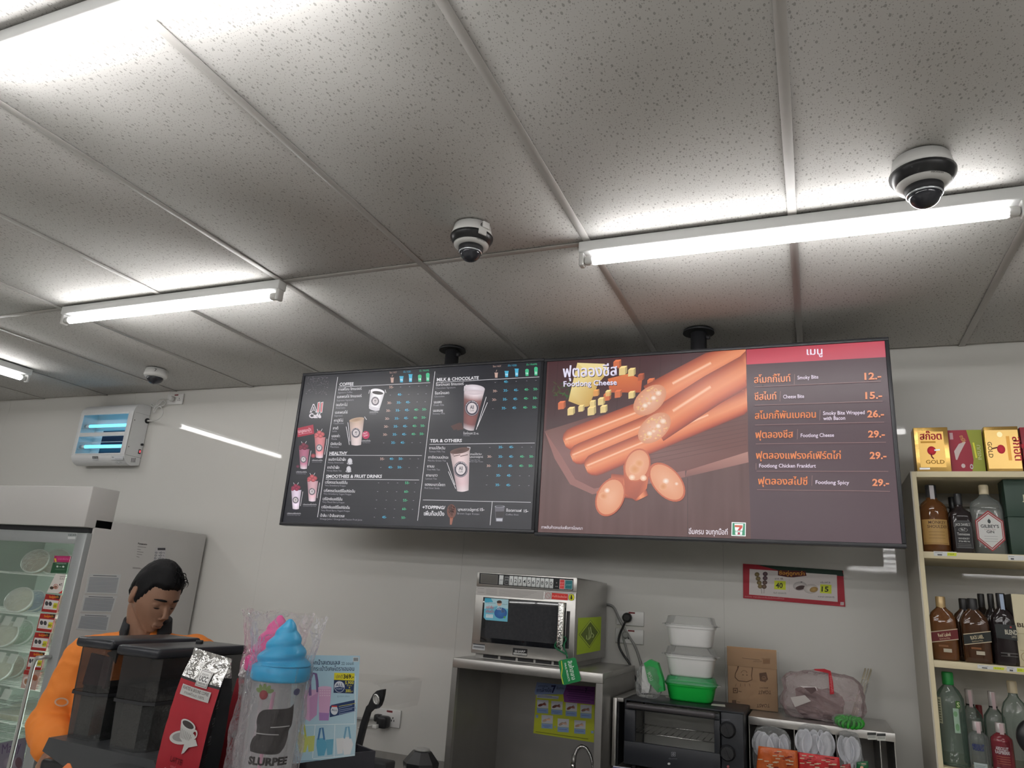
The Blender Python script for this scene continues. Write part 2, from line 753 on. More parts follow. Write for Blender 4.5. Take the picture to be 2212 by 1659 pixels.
# ---------------------------------------------------------------- fluorescent battens
WHITE = M('white_enamel', (0.78, 0.79, 0.78), 0.3, nz=(20, 0.02))
PLAS_W = M('white_plastic', (0.74, 0.74, 0.72), 0.4, nz=(14, 0.03))
TUBEM = M('lit_tube', (0.9, 0.95, 1.0), 0.3, emit=(1.0, 0.98, 0.965), estr=TUBE_POWER)
DARK = M('dark_slot', (0.02, 0.02, 0.022), 0.6, nz=(20, 0.1))


def make_batten():
    t = thing('fluorescent_lamp', '', 'lamp')
    B().box(0, 1.18, -.022, .022, -.036, 0, bev=.004).build('housing', WHITE, t, local=True)
    for s, x in ((1, 0.0), (-1, 1.18)):
        B().box(min(x, x + s * .016), max(x, x + s * .016), -.015, .015, -.078, -.035, bev=.004).box(
            min(x + s * .016, x + s * .05), max(x + s * .016, x + s * .05), -.0135, .0135, -.0735, -.0465, bev=.009).build(
            'lamp_holder', PLAS_W, t, local=True)
    B().cyl((.045, 0, -.060), (1.135, 0, -.060), 0.0155, n=8, cap=False).build('tube', TUBEM, t, local=True)
    return t


batten0 = make_batten()
first = [True]


def batten(x, y, label, along='x'):
    t = batten0 if first[0] else copy_tree(batten0)
    first[0] = False
    t.location = (x, y, CEIL)
    if along == 'y':
        t.rotation_euler = (0, 0, math.pi / 2)
    t['label'] = label
    t['group'] = 'fluorescent battens on the ceiling'
    return t


batten(-2.98, 1.96, 'white fluorescent batten lamp lit on the ceiling above the insect trap')
batten(-0.636, 1.965, 'long lit fluorescent batten lamp on the ceiling above the sausage menu screen')
batten(-1.815, 0.75, 'very bright fluorescent batten lamp cut off by the top left corner')
batten(-4.17, 1.45, 'lit fluorescent batten end cut off at the left edge above the insect trap', 'y')
for k in range(10):
    y = .76 - 1.2 * k
    xs_ = (.6,) if k == 0 else ((-5.38, -4.2, -2.98, -1.81, -.63, 1.77, 2.95) if k < 5 else (.6, 2.6))  # near rows packed with added lamps as fill; far rows give wall streaks
    for x in xs_:
        batten(x, y, 'unseen fluorescent batten behind the viewer, for fill and wall reflections')

# ---------------------------------------------------------------- dome cameras
BLK = M('black_plastic', (0.018, 0.019, 0.021), 0.3, nz=(25, 0.1))
BLKM = M('black_matt', (0.022, 0.023, 0.026), 0.55, nz=(25, 0.1))
SMOKE = M('smoked_dome', (0.03, 0.032, 0.04), 0.06, spec=0.6, nz=(8, 0.05))
CLEAR = film('clear_dome', (0.8, 0.85, 0.9), 0.05, 0.03, 2.0, 0.0)
PAPER = print_mat('printed_paper', 0.45, 0.3)
PAPER_M = print_mat('printed_matt', 0.8, 0.1)


def dome(name, label, x, y, R_, number=None, kind=0, ang=0.0):
    t = thing(name, label, 'camera', (x, y, CEIL), group='ceiling dome cameras')
    k = R_ / .058
    if kind == 0:
        B().lathe([(.050 * k, 0), (.0535 * k, -.018 * k), (.058 * k, -.030 * k)], n=36).build('base', PLAS_W, t, local=True)
        B().lathe([(.0582 * k, -.030 * k), (.0575 * k, -.036 * k), (.048 * k, -.052 * k), (.044 * k, -.054 * k)], n=36).build('band', BLK, t, local=True)
        B().lathe([(.0475 * k, -.0525 * k), (.046 * k, -.057 * k), (.0335 * k, -.060 * k)], n=36).build('ring', PLAS_W, t, local=True)
        B().lathe([(.0335 * k, -.056 * k), (.0325 * k, -.074 * k), (.0285 * k, -.076 * k)], n=36).build('collar', BLKM, t, local=True)
        d = B().lathe([(.029 * k * math.cos(a), -.074 * k - .027 * k * math.sin(a)) for a in [i * math.pi / 2 / 7 for i in range(7)]] + [(.001, -.101 * k)],
                      n=32).build('dome', SMOKE, t, local=True)
        B().lathe([(.0310 * k, -.0735 * k), (.0318 * k, -.076 * k), (.0295 * k, -.0775 * k)], n=32, cap=False).build('dome_rim', M('bright_rim', (.75, .8, .85), .12, metal=.6, nz=(9, .02)), t, local=True)
    else:
        B().lathe([(.052 * k, 0), (.057 * k, -.028 * k), (.058 * k, -.034 * k), (.053 * k, -.042 * k), (.04 * k, -.045 * k)], n=36).build('base', PLAS_W, t, local=True)
        B().lathe([(.041 * k * math.cos(a), -.044 * k - .036 * k * math.sin(a)) for a in [i * math.pi / 2 / 7 for i in range(7)]] + [(.001, -.080 * k)],
                  n=32).build('dome', SMOKE, t, local=True)
    return t, k


dc6, k6 = dome('dome_camera', 'white and black dome camera marked 6 near the ceiling cross bar', -0.925, 1.775, .066)
dc5, k5 = dome('dome_camera', 'white and black dome camera on the ceiling above the long lit lamp', .288, 1.762, .073)
dc7, k7 = dome('dome_camera', 'small white dome camera marked 7 on the ceiling above the insect trap', -3.335, 2.775, .061, kind=1)


def on_cyl(dc, s, r, zc, h, ang, col, name='number', wd=None):
    """lettering wrapped round a dome camera's base: glyph bent on radius r about the camera's axis"""
    vs_, fs, x0, x1 = _mesh_text(s, 0.006)
    kk = h / CAP_H
    me = bpy.data.meshes.new(name)
    mid = (x0 + x1) / 2
    pts = []
    for a, b in vs_:
        th = ang + (a - mid) * kk / r
        pts.append((r * math.cos(th), r * math.sin(th), zc + b * kk))
    me.from_pydata(pts, [], fs)
    return mesh_obj(name, me, M('ink_black', (.012, .012, .014), .6, nz=(30, .1)), dc, local=True)


a6 = math.atan2(-1.775, .925)
on_cyl(dc6, '6', .0568 * k6, -.021 * k6, .013, a6 + .42, None)
a7 = math.atan2(-2.775, 3.335)
on_cyl(dc7, '7', .0572 * k7, -.024 * k7, .015, a7 - .1, None)
# sticker-like clip hanging on camera 6
ca, sa = math.cos(a6 + .62), math.sin(a6 + .62)
kb = B()
mt = Matrix.Rotation(a6 + .62, 4, 'Z')
kb.box(.0555 * k6, .0605 * k6, -.011, .013, -.026, -.006, bev=.001, mtx=mt)
kb.box(.0525 * k6, .0585 * k6, -.022, .006, -.050, -.026, bev=.002, mtx=mt)
kb.build('bracket_clip', PLAS_W, dc6, local=True)
for d, kk, a0 in ((dc6, k6, a6), (dc5, k5, math.atan2(-1.762, -.288))):
    on_cyl(d, 'HIKVISION', .0475 * kk, -.0563 * kk, .0042, a0 + .55, None, 'maker_lettering')

# ================================================================ insect trap on the wall
XL, XR, YF = -4.243, -3.785, 3.055
trap = thing('insect_trap', 'white wall-mounted insect trap with two glowing blue tubes', 'insect trap', ((XL + XR) / 2, WALL_Y - .005, 2.21))


def arc(cx_, cy_, r, a0, a1, n=8, ry_=None):
    ry_ = r if ry_ is None else ry_
    return [(cx_ + r * math.cos(math.radians(a0 + (a1 - a0) * i / n)), cy_ + ry_ * math.sin(math.radians(a0 + (a1 - a0) * i / n))) for i in range(n + 1)]


YB = WALL_Y - .004
TRAPW = M('trap_white', (0.74, 0.75, 0.75), 0.35, nz=(12, 0.03))
side = [(YB, 2.225)] + arc(YF + .06, 2.275, .06, 270, 180, 8, .062) + arc(YF + .065, 2.535, .065, 180, 95, 8, .062) + [(YB, 2.597)]
for xa, xb in ((XL, XL + .006), (XR - .006, XR)):
    b = B()
    b.loft([[(xa, y, z) for y, z in side], [(xb, y, z) for y, z in side]], smooth=False)
    b.build('side_plate', TRAPW, trap)


def strip(prof, th, name):
    n = len(prof)
    b = B()
    inn = []
    for i, (y, z) in enumerate(prof):
        a, c = prof[max(0, i - 1)], prof[min(n - 1, i + 1)]
        d = Vector((c[0] - a[0], c[1] - a[1])).normalized()
        inn.append((y + d.y * th, z - d.x * th))
    loop = prof + inn[::-1]
    b.loft([[(XL + .006, y, z) for y, z in loop], [(XR - .006, y, z) for y, z in loop]], smooth=False)
    return b.build(name, TRAPW, trap)


strip(arc(YF + .065, 2.535, .065, 180, 95, 8, .062) + [(YB, 2.597)], .004, 'top_cover')
strip([(YB, 2.225)] + arc(YF + .06, 2.275, .06, 270, 180, 8, .062), .004, 'bottom_cover')
B().box(XL + .006, XR - .006, YB - .004, YB, 2.226, 2.596).build('back_plate', TRAPW, trap)
fr = B()
fr.box(XL, XL + .030, YF - .002, YF + .004, 2.270, 2.540, bev=.0015)
fr.box(XR - .040, XR, YF - .002, YF + .004, 2.270, 2.540, bev=.0015)
fr.box(XL + .03, XR - .04, YF - .002, YF + .004, 2.386, 2.411, bev=.0015)
fr.box(XL + .03, XR - .04, YF - .002, YF + .004, 2.524, 2.540, bev=.0015)
fr.box(XL + .03, XR - .04, YF - .002, YF + .004, 2.270, 2.280, bev=.0015)
fr.build('front_frame', TRAPW, trap)
UV = M('lit_blue_tube', (.3, .75, 1), .3, emit=(0.10, 0.62, 1.0), estr=2.2)
for z in (2.463, 2.332):
    B().cyl((XL + .046, YF + .045, z), (XR - .03, YF + .045, z), .0105, n=12).build('blue_tube', UV, trap)
    B().cyl((XL + .006, YF + .045, z), (XL + .047, YF + .045, z), .0115, n=12).build('tube_cap', PLAS_W, trap)
    for dz in ((-.019,) if z > 2.4 else (-.019, .02)):
        B().cyl((XL + .006, YF + .012, z + dz), (XR - .006, YF + .012, z + dz), .0016, n=6).build('guard_wire', WHITE, trap)
B().box(XL + .11, XR - .007, YF + .095, YF + .099, 2.262, 2.445).build('glue_board', M('glue_board', (.02, .025, .055), .35, nz=(40, .4)), trap)
p = Print((XR + .0004, 0, 0), u=(0, 1, 0), v=(0, 0, 1), crop=(130, 840, 300 / 2212))
for k in range(4):
    p.line(1142 + k * 19, 1100, 1132 + k * 19, 1172, 8, (60, 62, 64))
p.flush('vent_slits', PAPER, trap)
p.line(1205, 368, 1455, 440, 2.5, (120, 124, 124))
p.line(1042, 1046, 1315, 1110, 4, (95, 98, 98))
p.flush('cover_seams', PAPER, trap)
for a in ((1188, 496), (1092, 920)):
    p.ell(*a, 8, 9, (90, 92, 95))
p.build('screw_heads', PAPER, trap)
q = PX(130 + 1382 * .1356, 840 + 510 * .1356, XR)
B().cyl((XR - .001, q.y, q.z), (XR + .006, q.y, q.z), .016, n=16).build('grommet', BLK, trap)
q2 = PX(130 + 1297 * .1356, 840 + 888 * .1356, XR)
B().cyl((XR - .001, q2.y, q2.z), (XR + .009, q2.y, q2.z), .007, n=12).build('knob', BLK, trap)
q3 = PX(130 + 1262 * .1356, 840 + 1000 * .1356, XR)
sw = B().box(XR - .001, XR + .004, q3.y - .008, q3.y + .008, q3.z - .014, q3.z + .014, bev=.001).build('switch', BLK, trap)
B().box(XR + .003, XR + .006, q3.y - .004, q3.y + .004, q3.z - .007, q3.z + .008, bev=.001).build('switch_light', M('red_glow', (.6, .05, .06), .3, emit=(1, .12, .15), estr=.9), sw)
p = Print((0, YF + .0045, 0), crop=(130, 840, 300 / 2212))
p.rect(520, 1075, 612, 1112, (95, 97, 98)).rect(525, 1116, 608, 1136, (190, 192, 194))
p.up().text(528, 1104, 'INSECT TRAP', 14, (190, 192, 195), w=76)
p.o = Vector((0, YF + .0004, 0))
p.flush('rating_label', PAPER, trap)
p.o = Vector((0, YF + .0045, 0))
p.rect(820, 1064, 1012, 1132, (178, 182, 186)).up().rect(823, 1067, 1009, 1129, (208, 211, 214)).up()
p.text(835, 1105, '8k', 24, (80, 84, 90)).line(880, 1114, 1005, 1116, 6, (110, 114, 120))
p.o = Vector((0, YF + .0004, 0))
p.flush('maker_label', PAPER, trap)
p.o = Vector((0, YF + .0045, 0))
p.ell(942, 1172, 48, 26, (120, 124, 128), inner=.93).ell(942, 1172, 30, 15, (150, 154, 158), inner=.8)
p.o = Vector((0, YF + .0004, 0))
p.build('oval_mark', PAPER, trap)

# socket by the ceiling and the curled white cord
sock_plate_w = M('socket_white', (0.76, 0.755, 0.74), 0.3, nz=(9, 0.02))


def socket(name, label, x0, x1, z0, z1, holes=((.7, .5),), tagged=True):
    t = thing(name, label, 'socket', ((x0 + x1) / 2, WALL_Y - .001, z0))
    B().box(x0, x1, WALL_Y - .011, WALL_Y - .0016, z0, z1, bev=.003).build('plate', sock_plate_w, t)
    p = Print((x0, WALL_Y - .0112, z0), metric=True)
    W_, H_ = x1 - x0, z1 - z0
    if tagged:
        p.rect(W_ * .45, H_ * .82, W_ * .68, H_ * .93, (120, 45, 48))
    for hx, hz in holes:
        for dx, dz, ww, hh in ((0, .006, .0022, .0042), (-.0065, -.005, .002, .004), (.0065, -.005, .002, .004)):
            p.rect(W_ * hx + dx - ww, H_ * hz + dz - hh, W_ * hx + dx + ww, H_ * hz + dz + hh, (40, 38, 38))
    p.build('socket_marks', PAPER, t)
    return t


s1 = socket('wall_socket', 'white twin wall socket under the ceiling beside the insect trap', -3.664, -3.531, 2.603, 2.671, ((.78, .45),))
CORDW = M('white_cord', (0.72, 0.72, 0.70), 0.45, nz=(10, 0.03))


def trp(u, v, dy):
    return PY(130 + u * .1356, 840 + v * .1356, WALL_Y - dy)


def smooth_path(pts, n=6):
    """Catmull-Rom through the points"""
    P_ = [Vector(p) for p in pts]
    out = []
    for i in range(len(P_) - 1):
        p0, p1, p2, p3 = P_[max(i - 1, 0)], P_[i], P_[i + 1], P_[min(i + 2, len(P_) - 1)]
        for k in range(n):
            t = k / n
            out.append(0.5 * ((2 * p1) + (-p0 + p2) * t + (2 * p0 - 5 * p1 + 4 * p2 - p3) * t * t + (-p0 + 3 * p1 - 3 * p2 + p3) * t ** 3))
    out.append(P_[-1])
    return out


g0 = Vector((XR + .006, q.y, q.z))
cord = B().tube(smooth_path([g0, trp(1450, 505, .09), trp(1540, 495, .05), trp(1610, 440, .03), trp(1640, 360, .02), trp(1600, 290, .02), trp(1530, 275, .025),
                      trp(1490, 330, .03), trp(1500, 370, .025), trp(1550, 300, .02), trp(1640, 265, .02), trp(1680, 225, .015), trp(1640, 190, .02),
                      trp(1570, 250, .03), trp(1500, 290, .03), trp(1440, 250, .02), trp(1470, 240, .02), trp(1520, 270, .03), trp(1560, 190, .025), trp(1620, 155, .02),
                      trp(1700, 160, .02), trp(1760, 165, .022)], 6), .0035, n=8).build('power_cord', CORDW, trap)
B().tube([g0 + Vector((-.004, 0, 0)), g0 + Vector((.03, .004, .0))], [.0075, .005], n=10).build('strain_relief', CORDW, cord)
pl0 = trp(1800, 165, .012)
B().lathe([(.010, 0), (.017, .006), (.017, .016), (.012, .024)], n=16, mtx=Matrix.Translation((pl0.x, WALL_Y - .0115, pl0.z)) @ Matrix.Rotation(math.pi / 2, 4, 'X')).build('plug', CORDW, cord)

# ================================================================ promotion board on the wall
pr_ = thing('promotion_poster', 'small red-bordered promotion poster with yellow 40 and 15 price squares on the wall', 'poster', (-.08, WALL_Y - .004, 1.655))
PC = (1580, 1200, 380 / 2212)
pl = Print((0, WALL_Y - .0045, 0), crop=PC)
cn = [pl.at(*a) for a in ((145, 103), (1405, 190), (1432, 645), (148, 535))]
B().loft([[(a, WALL_Y - .0045, b_) for a, b_ in cn], [(a, WALL_Y - .0016, b_) for a, b_ in cn]], smooth=False).build('board', M('card_red', rgb(150, 22, 40), .4, nz=(9, .05)), pr_)
pl.up()
pl.poly([(145, 103), (1405, 190), (1432, 645), (148, 535)], (172, 30, 48))
pl.up().poly([(320, 115), (1395, 188), (1412, 262), (600, 190)], (28, 56, 44))
pl.up().poly([(228, 168), (1325, 245), (1336, 583), (222, 490)], (222, 214, 212))
pl.up().line(726, 290, 727, 455, 2, (170, 160, 158))
pl.poly([(585, 182), (930, 195), (945, 255), (780, 275), (700, 272), (585, 250)], (92, 30, 24))
pl.up().text(600, 240, 'ซื้อคู่ถูกกว่า', 34, (238, 168, 60), w=318, bold=.03, ang=.03)
for (x, y), tx in (((540, 315), '40'), ((1116, 362), '15')):
    pl.layer = 4
    pl.poly([(x, y), (x + 142, y + 8), (x + 142, y + 118), (x - 2, y + 108)], (212, 222, 52))
    pl.up().text(x + 16, y + 90, tx, 62, (20, 22, 20), w=88, bold=.02, ang=.04)
    pl.text(x + 108, y + 92, '.-', 12, (40, 44, 30))
pl.layer = 4
for cx_, cy_, c1, c2 in ((322, 238, (150, 128, 76), (100, 84, 50)), (336, 290, (150, 128, 76), (100, 84, 50)), (350, 342, (160, 140, 88), (100, 84, 50)), (362, 388, (150, 128, 76), (110, 92, 60)),
                         (425, 232, (120, 88, 96), (60, 40, 46)), (424, 285, (120, 88, 96), (60, 40, 46)), (420, 340, (130, 100, 90), (70, 48, 46)), (412, 392, (140, 112, 90), (80, 60, 46))):
    pl.ell(cx_, cy_, 31, 28, c1, rim=c2, n=16)
pl.line(375, 412, 382, 478, 4, (90, 70, 60)).line(412, 418, 408, 478, 4, (90, 70, 60))
pl.ell(862, 385, 88, 58, (228, 222, 220), rim=(180, 172, 172))
pl.ell(868, 405, 62, 28, (58, 36, 36), rim=(84, 60, 58), ang=-.18)
pl.up().ell(1000, 420, 92, 60, (232, 226, 220), rim=(190, 182, 178))
pl.up().ell(1035, 428, 52, 34, (196, 160, 90), rim=(150, 118, 64), ang=-.2)
pl.ell(880, 333, 14, 5, (50, 44, 44))
pl.text(545, 302, 'จาก 48.', 17, (60, 52, 52), w=110).text(1118, 350, '4 ชิ้น ปกติ 20.', 17, (60, 52, 52), w=128)
pl.text(528, 478, 'ต้มซ่า (ทุกรสชาติ)', 15, (70, 60, 60), w=160, ang=.04).text(1088, 525, 'ซาลาเปา (ทุกรสชาติ)', 15, (70, 60, 60), w=206, ang=.04)
pl.text(168, 520, 'หมายเหตุ : รายละเอียดและเงื่อนไขเป็นไปตามที่กำหนด', 12, (230, 170, 175), w=495, ang=.065)
pl.rect(1370, 585, 1414, 625, (214, 200, 200)).up().text(1382, 616, '3', 22, (120, 70, 74))
pl.build('print', PAPER, pr_)

# ================================================================ two menu screens hanging from ceiling poles
MY = 2.70
SCREEN = print_mat('screen_picture', rough=0.32, spec=0.55, emis=1.0)
FRAME = M('screen_frame', (0.030, 0.031, 0.036), 0.35, nz=(20, 0.06))


def display(name, label, x0, x1, z0, z1, px, py):
    t = thing(name, label, 'screen', ((x0 + x1) / 2, MY + .03, z0), group='menu screens over the counter')
    be = .0135
    b = B()
    b.box(x0, x1, MY, MY + .045, z1 - be, z1, bev=.002)
    b.box(x0, x1, MY, MY + .045, z0, z0 + be, bev=.002)
    b.box(x0, x0 + be, MY, MY + .045, z0 + be, z1 - be, bev=.002)
    b.box(x1 - be, x1, MY, MY + .045, z0 + be, z1 - be, bev=.002)
    b.box(x0 + be * .5, x1 - be * .5, MY + .006, MY + .05, z0 + be * .5, z1 - be * .5)
    b.build('bezel', FRAME, t)
    B().box(x0 + .2, x1 - .2, MY + .05, MY + .075, z0 + .15, z1 - .2, bev=.01).build('back_housing', BLKM, t)
    pole = B().cyl((px, py, z1 - .12), (px, py, CEIL - .008), .0315, n=24).build('pole', BLKM, t)
    B().cyl((px, py, CEIL - .011), (px, py, CEIL), .062, .06, n=32).build('ceiling_flange', BLKM, t)
    B().cyl((px + .030, py - .012, CEIL - .035), (px + .046, py - .014, CEIL - .035), .009, n=10).build('clamp_screw', BLKM, t)
    B().box(px - .06, px + .06, MY + .07, py + .02, z1 - .36, z1 - .12, bev=.004).build('mount_bracket', BLKM, t)
    return t, be


# ---------------------------------------------------------------- left: drinks menu
d1, be = display('menu_screen', 'dark drinks menu screen with cups and prices hanging from a black pole', -2.262, -1.0135, 1.852, 2.583, -1.50, 2.79)
LC = (600, 780, 580 / 2212)
p = Print((0, MY + .0055, 0), crop=LC)
x0, x1, z0, z1 = -2.262 + be, -1.0135 - be, 1.852 + be, 2.583 - be


def panel_grad(p, x0, x1, z0, z1, nx, nz_, fn):
    uv, fs, cs = [], [], []
    for j in range(nz_ + 1):
        for i in range(nx + 1):
            a, b_ = i / nx, j / nz_
            uv.append((x0 + (x1 - x0) * a, z0 + (z1 - z0) * b_))
            cs.append(rgb(*fn(a, b_)))
    for j in range(nz_):
        for i in range(nx):
            k = j * (nx + 1) + i
            fs.append((k, k + 1, k + nx + 2, k + nx + 1))
    p._add(uv, fs, cs)


def wood_dark(a, b_):
    n = mnoise.noise(Vector((a * 3, b_ * 60, 0))) * 3 + mnoise.noise(Vector((a * 9, b_ * 7, 4))) * 3.5
    s = max(0.0, mnoise.noise(Vector((a * 5 + 9, b_ * 5, 2)))) * 6
    return (max(0, 27 + n + s), max(0, 28 + n + s), max(0, 35 + n + s))


p.clip = (x0, x1, z0, z1)
panel_grad(p, x0, x1, z0, z1, 60, 90, wood_dark)
p.up()
WHT, GRY = (214, 212, 216), (150, 148, 156)
HOT, ICE, FRP = (190, 158, 146), (70, 172, 206), (64, 184, 132)
for a in ((494, 130, 328, 1286, 4), (1295, 85, 1152, 1315, 4), (1767, 1158, 1749, 1352, 4), (502, 214, 1256, 178, 3.5), (1306, 177, 2155, 130, 3.5),
          (421, 776, 1188, 778, 3.5), (395, 972, 1165, 980, 3.5), (1249, 686, 2118, 675, 3.5), (1196, 1144, 2085, 1164, 3.5)):
    p.line(*a, WHT)
for x, y, s, w, an in ((508, 205, 'COFFEE', 116, -.04), (1310, 166, 'MILK & CHOCOLATE', 345, -.045), (425, 772, 'HEALTHY', 146, 0), (397, 962, 'SMOOTHIES & FRUIT DRINKS', 460, .0),
                       (1253, 669, 'TEA & OTHERS', 263, -.008), (1190, 1216, '+TOPPING/', 188, .02)):
    p.text(x, y, s, 25, WHT, w=w, bold=.028, ang=an, shear=.12)
p.text(1205, 1272, 'เพิ่มท็อปปิ้ง', 26, WHT, w=166, bold=.03, ang=.02)
IT = [(500, 244, 'กาแฟร้อน ซิกเนเจอร์', 192, 497, 267, 'Signature Coffee', 118), (490, 305, 'เอสเพรสโซ่ ซิกเนเจอร์', 202, 488, 331, 'Espresso Signature', 138),
      (481, 371, 'อเมริกาโน่', 92, 478, 392, 'Americano', 78), (473, 434, 'เอสเพรสโซ่', 102, 469, 457, 'Espresso', 66), (464, 500, 'คาปูชิโน่', 74, 460, 519, 'Cappuccino', 84),
      (454, 563, 'ลาเต้', 45, 450, 584, 'Latte', 37), (445, 627, 'มอคค่า', 66, 442, 648, 'Mocha', 46), (436, 692, 'มัคคิอาโต', 88, 433, 713, 'Macchiato', 72),
      (418, 820, 'อเมริกาโน่น้ำผึ้ง', 143, 414, 842, 'Honey Americano', 128), (409, 886, 'ชาดำน้ำผึ้ง', 98, 405, 909, 'Honey Black Tea', 120),
      (391, 1008, 'เวรี่สตรอว์เบอร์รี่ปั่น', 182, 387, 1030, 'Very Strawberry Frappe', 172), (381, 1077, 'เวรี่สตรอว์เบอร์รี่โยเกิร์ตปั่น', 254, 377, 1099, 'Very Strawberry Yogurt Frappe', 228),
      (371, 1145, 'เวรี่มิกซ์เบอร์รี่ปั่น', 160, 367, 1167, 'Very Mixed Berry Frappe', 182), (361, 1212, 'เวรี่มิกซ์เบอร์รี่โยเกิร์ตปั่น', 231, 357, 1236, 'Very Mixed Berry Yogurt Frappe', 236),
      (351, 1282, 'น้ำส้ม / น้ำส้มเสาวรส', 198, 347, 1306, 'Orange Juice / Orange and Passion Fruit Juice', 348),
      (1304, 206, 'ช็อกโกแลต ซิกเนเจอร์', 228, 1301, 230, 'Chocolate Signature', 164), (1296, 276, 'ช็อกโกแลต', 116, 1292, 299, 'Chocolate', 82),
      (1288, 348, 'นมสด', 62, 1285, 370, 'Fresh Milk', 86), (1281, 418, 'นมชมพู', 80, 1277, 440, 'Sweety Pink', 101),
      (1247, 726, 'ชานมไต้หวัน', 131, 1244, 751, 'Taiwan Milk Tea', 134), (1239, 802, 'ชาเขียวนมมัทฉะ', 168, 1236, 826, 'Matcha Green Tea', 150),
      (1231, 876, 'ชานม', 58, 1228, 900, 'Thai Milk Tea', 108), (1222, 950, 'ชามะนาว', 94, 1219, 975, 'Lemon Tea', 91),
      (1213, 1026, 'แดงมะนาวโซดา', 165, 1210, 1051, 'Red Sour Soda', 122), (1484, 1232, 'บุกบราวน์ชูการ์', 170, 1480, 1262, 'Brown Sugar Konjac', 182),
      (1882, 1240, 'ช็อตกาแฟ', 126, 1878, 1270, 'Coffee Shot', 106)]
for a in IT:
    an = -.045 if a[1] < 320 else (-.02 if a[1] < 600 else (.01 if a[1] < 1000 else .025))
    p.text(a[0], a[1], a[2], 17, WHT, w=a[3], bold=.012, ang=an)
    p.text(a[4], a[5], a[6], 13.5, GRY, w=a[7], ang=an)
p.text(1666, 1234, '15-', 22, WHT, w=36, bold=.02).text(2028, 1246, '15-', 22, WHT, w=36, bold=.02)
p.text(1530, 604, 'ช็อกโกแลต 22 oz.', 14, WHT, w=126).text(1528, 618, 'Chocolate', 9, GRY, w=54)
p.text(1586, 774, 'ชานมไต้หวัน+', 12, WHT, w=96).text(1584, 797, 'บุกบราวน์ชูการ์', 12, WHT, w=106).text(1582, 820, 'Taiwan Milk Tea+', 9, GRY, w=86).text(1580, 833, 'Brown Sugar Konjac', 9, GRY, w=112)
p.text(757, 425, 'เอสเพรสโซ่ร้อน', 9, WHT, w=70).text(757, 437, 'Hot Espresso', 7, GRY, w=54).text(694, 662, 'เอสเพรสโซ่เย็น', 9, WHT, w=70).text(700, 675, 'Iced Espresso', 7, GRY, w=60)
FR5 = (0, .262, .515, .775, 1.0)
ROWS = [((935, 224), (1228, 211), '35 - - - -'), ((927, 288), (1222, 276), '- 40 - - -'), ((920, 354), (1215, 342), '30 35 45 - -'), ((911, 418), (1208, 407), '30 35 45 40 50'),
        ((902, 484), (1202, 474), '30 35 45 40 50'), ((893, 549), (1194, 542), '30 35 45 40 50'), ((885, 615), (1186, 609), '30 35 45 40 50'), ((873, 682), (1175, 679), '- 35 45 - -'),
        ((860, 815), (1158, 813), '35 40 50 - -'), ((849, 884), (1150, 885), '- 40 50 - -'), ((831, 1011), (1134, 1013), '- - - 55 -'), ((823, 1082), (1127, 1085), '- - - 60 -'),
        ((814, 1152), (1118, 1157), '- - - 55 -'), ((805, 1222), (1110, 1229), '- - - 60 -'), ((796, 1293), (1105, 1301), '- 45 - 50'),
        ((1792, 184), (2127, 166), '- 40 - - -'), ((1790, 256), (2124, 240), '30 35 45 40 50'), ((1784, 328), (2120, 314), '30 35 45 40 50'), ((1773, 400), (2115, 389), '- 35 45 40 50'),
        ((1747, 719), (2090, 716), '- 35 45 - -'), ((1745, 796), (2090, 795), '30 35 45 40 50'), ((1739, 872), (2084, 872), '30 35 45 40 50'), ((1727, 950), (2072, 953), '- 35 45 - -'),
        ((1720, 1028), (2068, 1033), '- 35 45 - -')]
for a, b_, s in ROWS:
    for i, tkn in enumerate(s.split()):
        f = FR5[i]
        x, y = a[0] + (b_[0] - a[0]) * f, a[1] + (b_[1] - a[1]) * f
        c = (HOT, ICE, ICE, FRP, FRP)[i]
        if tkn == '-':
            p.rect(x - 5, y - 9, x + 5, y - 6, GRY)
        else:
            p.text(x - 3, y, tkn, 19, c, w=28, bold=.014, align='C')
            p.line(x + 13, y - 7, x + 20, y - 8, 3, c)
# column heads: small cup icons
for hx, hy, fx, fy, lab in ((943, 178, 1236, 167, ((922, 102, 'ร้อน / HOT', 60), (1035, 96, 'เย็น / ICED', 62), (1168, 87, 'ปั่น / FRAPPE', 79))),
                            (1800, 137, 2127, 118, ((1773, 51, 'ร้อน / HOT', 68), (1897, 44, 'เย็น / ICED', 72), (2049, 36, 'ปั่น / FRAPPE', 88)))):
    for i, (x, y, s, w) in enumerate(lab):
        p.text(x, y, s, 11, (HOT, ICE, FRP)[i], w=w, ang=-.04)
    for i, f in enumerate(FR5):
        x, y = hx + (fx - hx) * f, hy + (fy - hy) * f
        hh = (38, 46, 60, 46, 58)[i]
        ww = (13, 15, 15, 15, 15)[i]
        c = (HOT, ICE, ICE, FRP, FRP)[i]
        p.poly([(x - ww * .75, y), (x + ww * .75, y), (x + ww, y - hh), (x - ww, y - hh)], c)
        if i > 2:
            p.ell(x, y - hh, ww, 13, c, n=12)
        elif i > 0:
            p.rect(x - ww - 2, y - hh - 5, x + ww + 2, y - hh + 1, c)
        else:
            p.rect(x - ww - 2, y - hh - 4, x + ww + 2, y - hh + 1, c).line(x - 2, y - hh - 12, x + 5, y - hh - 26, 4, c)
        if i:
            p.up().text(x, y - 14, ('', '16', '22', '16', '22')[i], 15, (225, 240, 245), w=20, bold=.02, align='C')
            p.layer -= 1
# drinks pictured on the menu


